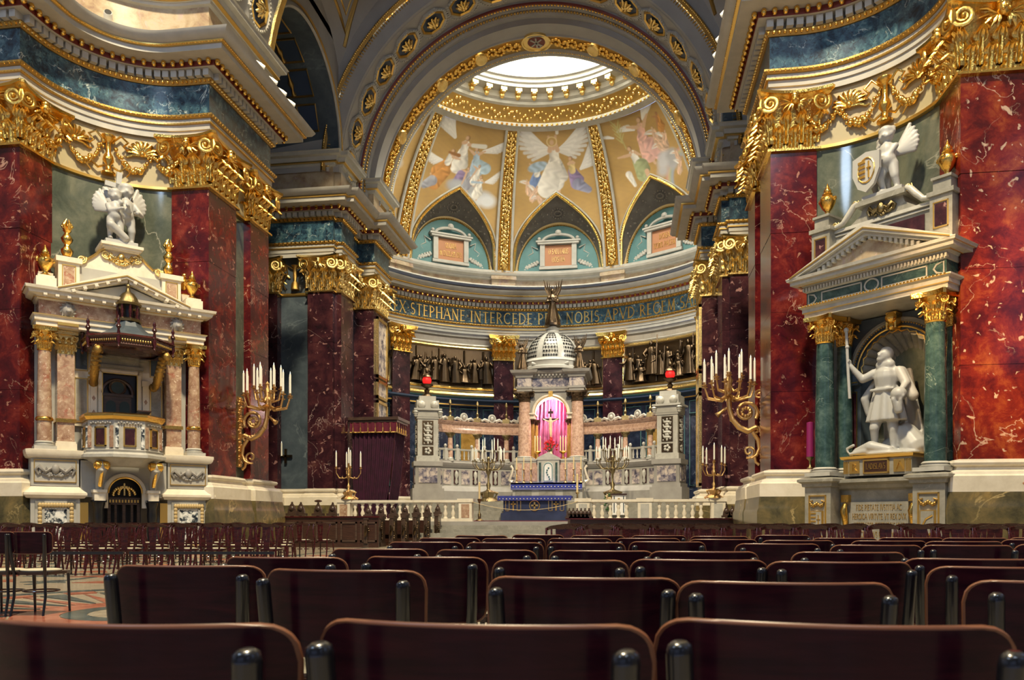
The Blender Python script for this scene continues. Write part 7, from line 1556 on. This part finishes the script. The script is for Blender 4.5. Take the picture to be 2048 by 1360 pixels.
# ============================================================ STALLS
def poppy(par, x, y, z, s=1, rz=0):
    m = MB().box(-.16, .16, -.09, .09, 0, .07).prism([(-.12, .07), (.12, .07), (.1, .2), (.05, .3), (0, .36), (-.05, .3), (-.1, .2)], -.04, .04).sph((0, 0, .2), (.09, .08, .1), 8, 6).sph((0, 0, .36), .035, 6, 4).xf(T(x, y, z, rz, s=s)); return m.build('poppyhead', 'stallwood', par, 40)
def stall_end(par, x, y, h=1.12, z=0):
    e = MB().box(x - .07, x + .07, y - .25, y + .25, z, z + h).box(x - .1, x + .1, y - .28, y + .28, z + h - .1, z + h).box(x - .1, x + .1, y - .28, y + .28, z, z + .15).lathe([(.05, .15), (.045, h - .12)], (x + .02, y - .28, z), 8).lathe([(.05, .15), (.045, h - .12)], (x - .04, y - .28, z), 8)
    e = e.build('stall_end', 'stallwood', par, 30); g = MB()
    for k in range(9): g.sph((x + .09, y - .2 + .03 * math.sin(k), z + .3 + .07 * k), (.04, .05, .05), 6, 4)
    g.tube([(x, y - .3, z + .75), (x + .05, y - .4, z + .62), (x + .03, y - .42, z + .5), (x, y - .34, z + .4)], [.05, .06, .05, .03], 6); g.build('carving', 'bronze', par and e, 50); poppy(e, x, y - .02, z + h, 1.0); return e
sl = thing('choir_stalls', (0, 0, 0), 0, 'dark carved wooden choir stalls with pointed ends near the pulpit-side altar rail', 'pew')
MB().box(-10.2, -4.3, 27.0, 27.08, 0, 1.05).build('front_panel', 'darkwood', sl, 0); MB().box(-10.2, -4.25, 26.95, 27.35, 1.05, 1.1).build('desk_top', 'redwood', sl, 0)
for k in range(8): framebox(MB(), -10.0 + .72 * k, -9.4 + .72 * k, .2, .9, 27.0, .06, .03).build('panel_moulding', 'stallwood', sl, 0)
for k in range(7): x, y = -4.75 + .27 * k, 27.25 + .62 * k; stall_end(sl, x, y, 1.08 + .02 * k)
for k in range(6): MB().box(-9.8, -4.9 + .27 * k, 27.7 + .62 * k, 27.76 + .62 * k, .0, .95).box(-9.8, -4.9 + .27 * k, 27.6 + .62 * k, 27.95 + .62 * k, .42, .48).build('bench', 'darkwood', sl, 0)
for i, px in enumerate((-9.95, -9.35, -8.75, -8.2, -8.0, -7.45, -7.0)): poppy(sl, px, 27.6 + .35 * i, 1.12, 1.35); MB().box(px - .05, px + .05, 27.55 + .35 * i, 27.65 + .35 * i, 0, 1.12).build('stall_post', 'stallwood', sl, 0)
s2 = thing('choir_stalls', (0, 0, 0), 0, 'low dark choir stalls with wooden desk top in front of the king-side altar rail', 'pew')
MB().box(2.35, 8.1, 27.6, 27.68, 0, .98).build('front_panel', 'darkwood', s2, 0); MB().box(2.2, 8.15, 27.5, 27.9, .98, 1.03).build('desk_top', 'redwood', s2, 0)
for k in range(6): poppy(s2, 2.25 + .14 * k, 28.6, 1.02, .95); MB().box(2.2 + .14 * k, 2.3 + .14 * k, 28.5, 28.7, 0, 1.02).build('stall_post', 'stallwood', s2, 0)
for k in range(5): poppy(s2, 7.75 + .2 * k, 28.9, 1.05, 1.1); MB().box(7.7 + .2 * k, 7.8 + .2 * k, 28.8, 29.0, 0, 1.05).build('stall_post', 'stallwood', s2, 0)
# ============================================================ INLAID FLOOR near the pulpit side
fm = bpy.data.objects['floor']
def wedge(cx, cy, r0, r1, a0, a1, z, n=3):
    return MB().vprism([(cx + r1 * math.cos(R(a0 + (a1 - a0) * k / n)), cy + r1 * math.sin(R(a0 + (a1 - a0) * k / n))) for k in range(n + 1)] + [(cx + r0 * math.cos(R(a1 + (a0 - a1) * k / n)), cy + r0 * math.sin(R(a1 + (a0 - a1) * k / n))) for k in range(n + 1)], z, z + .012)
FX, FY = -.8, 7.9
tiles = []
for r0, r1, n, mats in ((0, .55, 12, ('floor_cream',)), (.55, .8, 24, ('floor_dark',)), (.8, 1.25, 24, ('floor_red',)), (2.75, 3.0, 48, ('floor_red', 'floor_cream')), (3.0, 3.3, 48, ('floor_dark',))):
    for k in range(n):
        g = .15; wedge(FX, FY, r0, r1 - .01, 360 / n * k + g, 360 / n * (k + 1) - g, 0).build('tile', mats[k % len(mats)], fm, 0)
for k in range(24):   # rays of triangles between the rings
    a, st_ = 15 * k, 15
    for j, (ra, rb, m) in enumerate(((1.27, 2.72, 'floor_red'), (1.27, 2.2, 'floor_dark'))):
        p = [(FX + ra * math.cos(R(a + .5)), FY + ra * math.sin(R(a + .5))), (FX + ra * math.cos(R(a + st_ * .5 * (1 if j == 0 else .6))), FY + ra * math.sin(R(a + st_ * .5 * (1 if j == 0 else .6)))), (FX + rb * math.cos(R(a + st_ * (.25 if j == 0 else .8))), FY + rb * math.sin(R(a + st_ * (.25 if j == 0 else .8))))]
        if j: p = [(FX + 2.72 * math.cos(R(a + 8.5)), FY + 2.72 * math.sin(R(a + 8.5))), (FX + 2.72 * math.cos(R(a + 14.5)), FY + 2.72 * math.sin(R(a + 14.5))), (FX + 1.3 * math.cos(R(a + 11.5)), FY + 1.3 * math.sin(R(a + 11.5)))][::1]
        MB().vprism(p[::-1] if j == 0 else p, 0, .012).build('tile', m, fm, 0)
# triangle bands in the wider pavement
for j in range(9):
    for i in range(10):
        x, y = -11.5 + .9 * i, 11.4 + 1.15 * j
        MB().vprism([(x, y), (x + .8, y), (x + .4, y + .5)], 0, .008).build('tile', ('floor_red', 'floor_dark')[(i + j) % 2], fm, 0)
for k in range(12):
    x = -12 + 1.2 * k
    if k % 3 == 0: MB().box(x, x + .12, 11, 27, 0, .006).build('strip', 'floor_dark', fm, 0)
# ============================================================ CHAIRS
def chair_plain():
    t = thing('plywood_chair', (0, 0, 0))
    W_, H0, H1 = .22, .645, .865
    def by(x, z): return -.19 - .05 * (z - .45) * 1.6 + .055 * (x / W_) ** 2
    pl_ = []
    rc = .045
    for cx_, cz_, a0 in ((W_ - rc, H1 - rc, 0), (-W_ + rc, H1 - rc, 90), (-W_ * .93 + rc, H0 + rc, 180), (W_ * .93 - rc, H0 + rc, 270)):
        for k in range(6): a = R(a0 + 90 * k / 5); pl_.append((cx_ + rc * math.cos(a), cz_ + rc * math.sin(a)))
    m = MB(); nx, nz = 24, 10
    # grid clipped to the rounded outline: radial remap
    def outline(x0, z0):
        u, v = x0 * 2 - 1, z0 * 2 - 1; wx = W_ * (1 - .035 * (1 - z0)); X, Z = u * wx, (H0 + H1) / 2 + v * (H1 - H0) / 2
        zc, hz = (H0 + H1) / 2, (H1 - H0) / 2; dx, dz = abs(X) - (wx - rc), abs(Z - zc) - (hz - rc)
        if dx > 0 and dz > 0:
            l = math.hypot(dx, dz); mx = max(dx, dz); f = mx / l; X = math.copysign(wx - rc + dx * f, X); Z = zc + math.copysign(hz - rc + dz * f, Z - zc)
        return X, Z
    for off in (0, .011):
        for j in range(nz + 1):
            for i in range(nx + 1): X, Z = outline(.5 + .5 * math.sin(PI * (i / nx - .5)), .5 + .5 * math.sin(PI * (j / nz - .5))); m.v.append((X, by(X, Z) + off, Z))
    A = (nx + 1) * (nz + 1); 
    for o in (0, A): m.f += [(o + j * (nx + 1) + i, o + j * (nx + 1) + i + 1, o + (j + 1) * (nx + 1) + i + 1, o + (j + 1) * (nx + 1) + i) for j in range(nz) for i in range(nx)]
    per = [i for i in range(nx + 1)] + [j * (nx + 1) + nx for j in range(1, nz + 1)] + [nz * (nx + 1) + nx - i for i in range(1, nx + 1)] + [(nz - j) * (nx + 1) for j in range(1, nz)]
    m.f += [(per[i], per[(i + 1) % len(per)], A + per[(i + 1) % len(per)], A + per[i]) for i in range(len(per))]
    br = m.build('backrest', 'mahogany', t, 50)
    MB().tube([(m.v[i][0], m.v[i][1] + .0055, m.v[i][2]) for i in per], .0057, 6, close=True).build('edge', 'edgewood_lit', br, 60)
    for s in (-1, 1):
        MB().tube([(s * .160, -.19, .40), (s * .170, -.213, .55), (s * .182, -.232, .7), (s * .187, -.245, .832), (s * .187, -.247, .843), (s * .187, -.248, .848)], [.015, .018, .019, .019, .017, .010], 12, .8).build('back_post', 'post', t, 60)
        MB().tube([(s * .160, -.19, .40), (s * .165, -.19, .2), (s * .17, -.24, .0)], [.015, .014, .012], 8).build('leg', 'post', t, 60)
        MB().tube([(s * .185, .17, .43), (s * .19, .19, .0)], [.016, .012], 8).build('leg', 'post', t, 60)
    pts = [(.2, .2), (-.2, .2), (-.215, .1), (-.18, -.17), (-.1, -.2), (.1, -.2), (.18, -.17), (.215, .1)]
    MB().vprism(pts, .425, .455).build('seat_frame', 'darkwood', t, 0); MB().lathe([(.0, .456), (.19, .456), (.195, .47), (.15, .48), (0, .482)], n=16, sx=1.02, sy=.98).build('seat_pad', 'cushion', t, 60)
    MB().tube([(.17 * math.cos(2 * PI * k / 16), .17 * math.sin(2 * PI * k / 16), .25) for k in range(16)], .009, 5, close=True).build('leg_ring', 'darkwood', t, 50)
    return t
def chair_bent():
    t = thing('bentwood_chair', (0, 0, 0)); W_ = .24
    # bent top rail: a curved band
    m = MB(); N_ = 20
    for k in range(N_ + 1):
        a = -1 + 2 * k / N_; x = a * W_ * (1.0 - .0 * abs(a)); y = -.22 + .13 * abs(a) ** 2.2; z1 = .915 - .05 * abs(a) ** 3; z0 = z1 - (.062 - .02 * abs(a))
        for yy, zz in ((0, z0), (0, z1), (.02, z1), (.02, z0)): m.v.append((x, y + yy - (.015 if zz == z1 else 0), zz))
    m.f = [(4 * k + j, 4 * k + (j + 1) % 4, 4 * k + 4 + (j + 1) % 4, 4 * k + 4 + j) for k in range(N_) for j in range(4)] + [(0, 1, 2, 3), (4 * N_ + 3, 4 * N_ + 2, 4 * N_ + 1, 4 * N_)]
    m.build('top_rail', 'redwood', t, 40)
    for s in (-1, 1):
        MB().tube([(s * .165, -.19, .44), (s * .19, -.2, .6), (s * .215, -.17, .75), (s * .225, -.12, .87)], [.018, .018, .016, .015], 8).build('back_post', 'redwood', t, 60)
        MB().tube([(s * .165, -.19, .46), (s * .17, -.2, .25), (s * .18, -.27, 0)], [.021, .02, .016], 8).build('leg', 'redwood', t, 60)
        MB().tube([(s * .17, .16, .44), (s * .19, .2, 0)], [.021, .016], 8).build('leg', 'redwood', t, 60)
    sp = MB()
    for a, b in (((-.075, .9), (-.035, .46)), ((.075, .9), (.035, .46))): 
        s = 1 if a[0] > 0 else -1; sp.prism([(s * .075, .87), (s * .004, .87), (s * .004, .8), (s * .02, .72), (s * .004, .62), (s * .004, .455), (s * .052, .455), (s * .058, .6), (s * .07, .72)], -.215, -.203)
    sp.box(-.02, .02, -.214, -.204, .81, .87).box(-.013, .013, -.214, -.204, .455, .62); sp.build('splat', 'redwood', t, 0)
    MB().lathe([(.0, .43), (.2, .43), (.205, .445), (.2, .46), (0, .46)], n=20, sy=1.0).build('seat_ring', 'redwood', t, 50); MB().lathe([(.0, .46), (.175, .46), (.18, .472), (.12, .484), (0, .486)], n=16).build('seat_pad', 'cushion', t, 60)
    MB().tube([(.15 * math.cos(2 * PI * k / 14), .15 * math.sin(2 * PI * k / 14), .24) for k in range(14)], .008, 5, close=True).build('leg_ring', 'redwood', t, 50)
    return t
def px_pos(px, d):
    l = (px - 1024) / 1600 * d; c, s = math.cos(R(8.2)), math.sin(R(8.2)); return CX + l * c - d * s, l * s + d * c
A_ = chair_plain(); B_ = chair_bent()
# chairs in the near rows, by their bearing and apparent width in the photograph's field of view: (left, right, turn)
near = [(-120, 578, 2), (607, 1307, -1), (1338, 2040, -4), (203, 515, 4), (515, 857, -3), (968, 1360, 0), (1362, 1786, 0), (1968, 2390, -2),
    (432, 688, 2), (722, 976, -2), (975, 1251, 3), (1262, 1535, 0), (1535, 1822, 2), (1828, 2095, -3), (1868, 2190, 2),
    (650, 850, 3), (865, 1072, 0), (1098, 1310, -1), (1299, 1517, 0), (1587, 1809, 2),
    (770, 924, 1), (928, 1086, 0), (1092, 1250, 0), (1258, 1410, 1), (1474, 1640, 0), (1671, 1846, -2), (1852, 2028, 0), (2040, 2210, 1),
    (831, 958, 2), (960, 1090, 0), (1094, 1224, 0), (1231, 1360, 1), (1379, 1515, 0), (1524, 1667, 2), (1708, 1854, 0), (1856, 2006, 1), (2012, 2150, 0),
    (905, 1015, 1), (1022, 1128, 0), (1140, 1250, 0), (1262, 1372, 1), (1382, 1498, 0), (1512, 1620, 1), (1628, 1756, 0), (1763, 1888, -1), (1891, 2018, 0), (2025, 2150, 1)]
rows = ('front', 'first', 'second', 'third', 'fourth', 'fifth', 'sixth')
rowc = {}
def label_near(w):
    return 0 if w > 600 else 1 if w > 300 else 2 if w > 240 else 3 if w > 190 else 4 if w > 150 else 5 if w > 125 else 6
ranks = {}
for c in near: ranks.setdefault(label_near(c[1] - c[0]), []).append(c)
od10 = ('first', 'second', 'third', 'fourth', 'fifth', 'sixth', 'seventh', 'eighth', 'ninth', 'tenth', 'eleventh', 'twelfth', 'thirteenth', 'fourteenth')
rn = ('very closest row', 'second row', 'third row', 'fourth row', 'fifth row', 'sixth row', 'seventh row')
first = True
for r in sorted(ranks):
    for i, (a, b, tw) in enumerate(sorted(ranks[r])):
        d = 700 / (b - a); x, y = px_pos((a + b) / 2, d); lab = 'dark plywood-backed chair, %s from the left in the %s' % (od10[i], rn[r])
        if first: o = A_; o.location = (x, y + .2, 0); o.rotation_euler = (0, 0, R(tw)); first = False
        else: o = copy_tree(A_, (x, y + .2, 0), R(tw))
        tag(o, lab, 'chair', 'dark plywood-backed chairs in the near rows')
for (a, b, tw, lab) in ((12, 97, 6, 'dark plywood chair with cream seat standing alone by the floor medallion'), (-58, 22, 4, 'dark plywood chair cut by the photo edge beside the lone chair')):
    d = 8.2; x, y = px_pos((a + b) / 2, d); o = copy_tree(A_, (x, y + .2, 0), R(tw)); tag(o, lab, 'chair', 'plywood chairs by the medallion')
tag(MB().box(-7.2, -4.35, 7.45, 7.48, .36, .42, M=T(0, 0, 0)).build('linking_rail', 'post', None, 0), 'black rail fixed behind the lone plywood chairs', 'rail')
first = True; n = 0
ods = od10 + ('fifteenth', 'sixteenth', 'seventeenth', 'eighteenth')
def place_bent(x, y, rz, lab, grp):
    global first
    if first: o = B_; o.location = (x, y, 0); o.rotation_euler = (0, 0, rz); first = False
    else: o = copy_tree(B_, (x, y, 0), rz)
    tag(o, lab, 'chair', grp)
lb = [(14.2, 20, 10, 57, 0), (15.9, 2, 12, 50.5, -6), (17.6, 10, 13, 46, -10), (19.3, 12, 16, 42, -14)]
for r, (d, p0, n_, st_, tw) in enumerate(lb):
    for i in range(n_):
        px = p0 + st_ * i; x, y = px_pos(px, d + (.02 * i * r)); place_bent(x, y + .2, R(6 - .6 * i), '%s bentwood chair from the photo edge, %s row before the pulpit' % (ods[i], ('nearest', 'second', 'third', 'farthest')[r]), 'bentwood chairs before the pulpit')
x0, y0 = px_pos(-40, 14.0); x1, y1 = px_pos(560, 14.0)
for k in range(2):
    a = Vector((x0, y0)).lerp(Vector((x1, y1)), .5 * k + .01); b = Vector((x0, y0)).lerp(Vector((x1, y1)), .5 * k + .49); m = MB().tube([(a[0], a[1] - .1, .41), (b[0], b[1] - .1, .41)], .035, 4, 1.0)
    tag(m.build('linking_rail', 'post', None, 0), 'black rail along the backs of the bentwood chairs, %s stretch' % ('photo-edge' if k == 0 else 'inner'), 'rail')
for r, (d, p0, n_) in enumerate(((11.3, 1124, 14), (12.7, 1118, 15), (14.2, 1112, 17), (15.8, 1110, 18))):
    st_ = 72 * 11.3 / d
    for i in range(n_):
        x, y = px_pos(p0 + st_ * i + 13 * r, d); place_bent(x, y + .2, R(-2 + (i * 7 % 5) - 2), '%s bentwood chair from the aisle, %s row before the king monument' % (ods[i], ('nearest', 'second', 'third', 'farthest')[r]), 'bentwood chairs before the king monument')
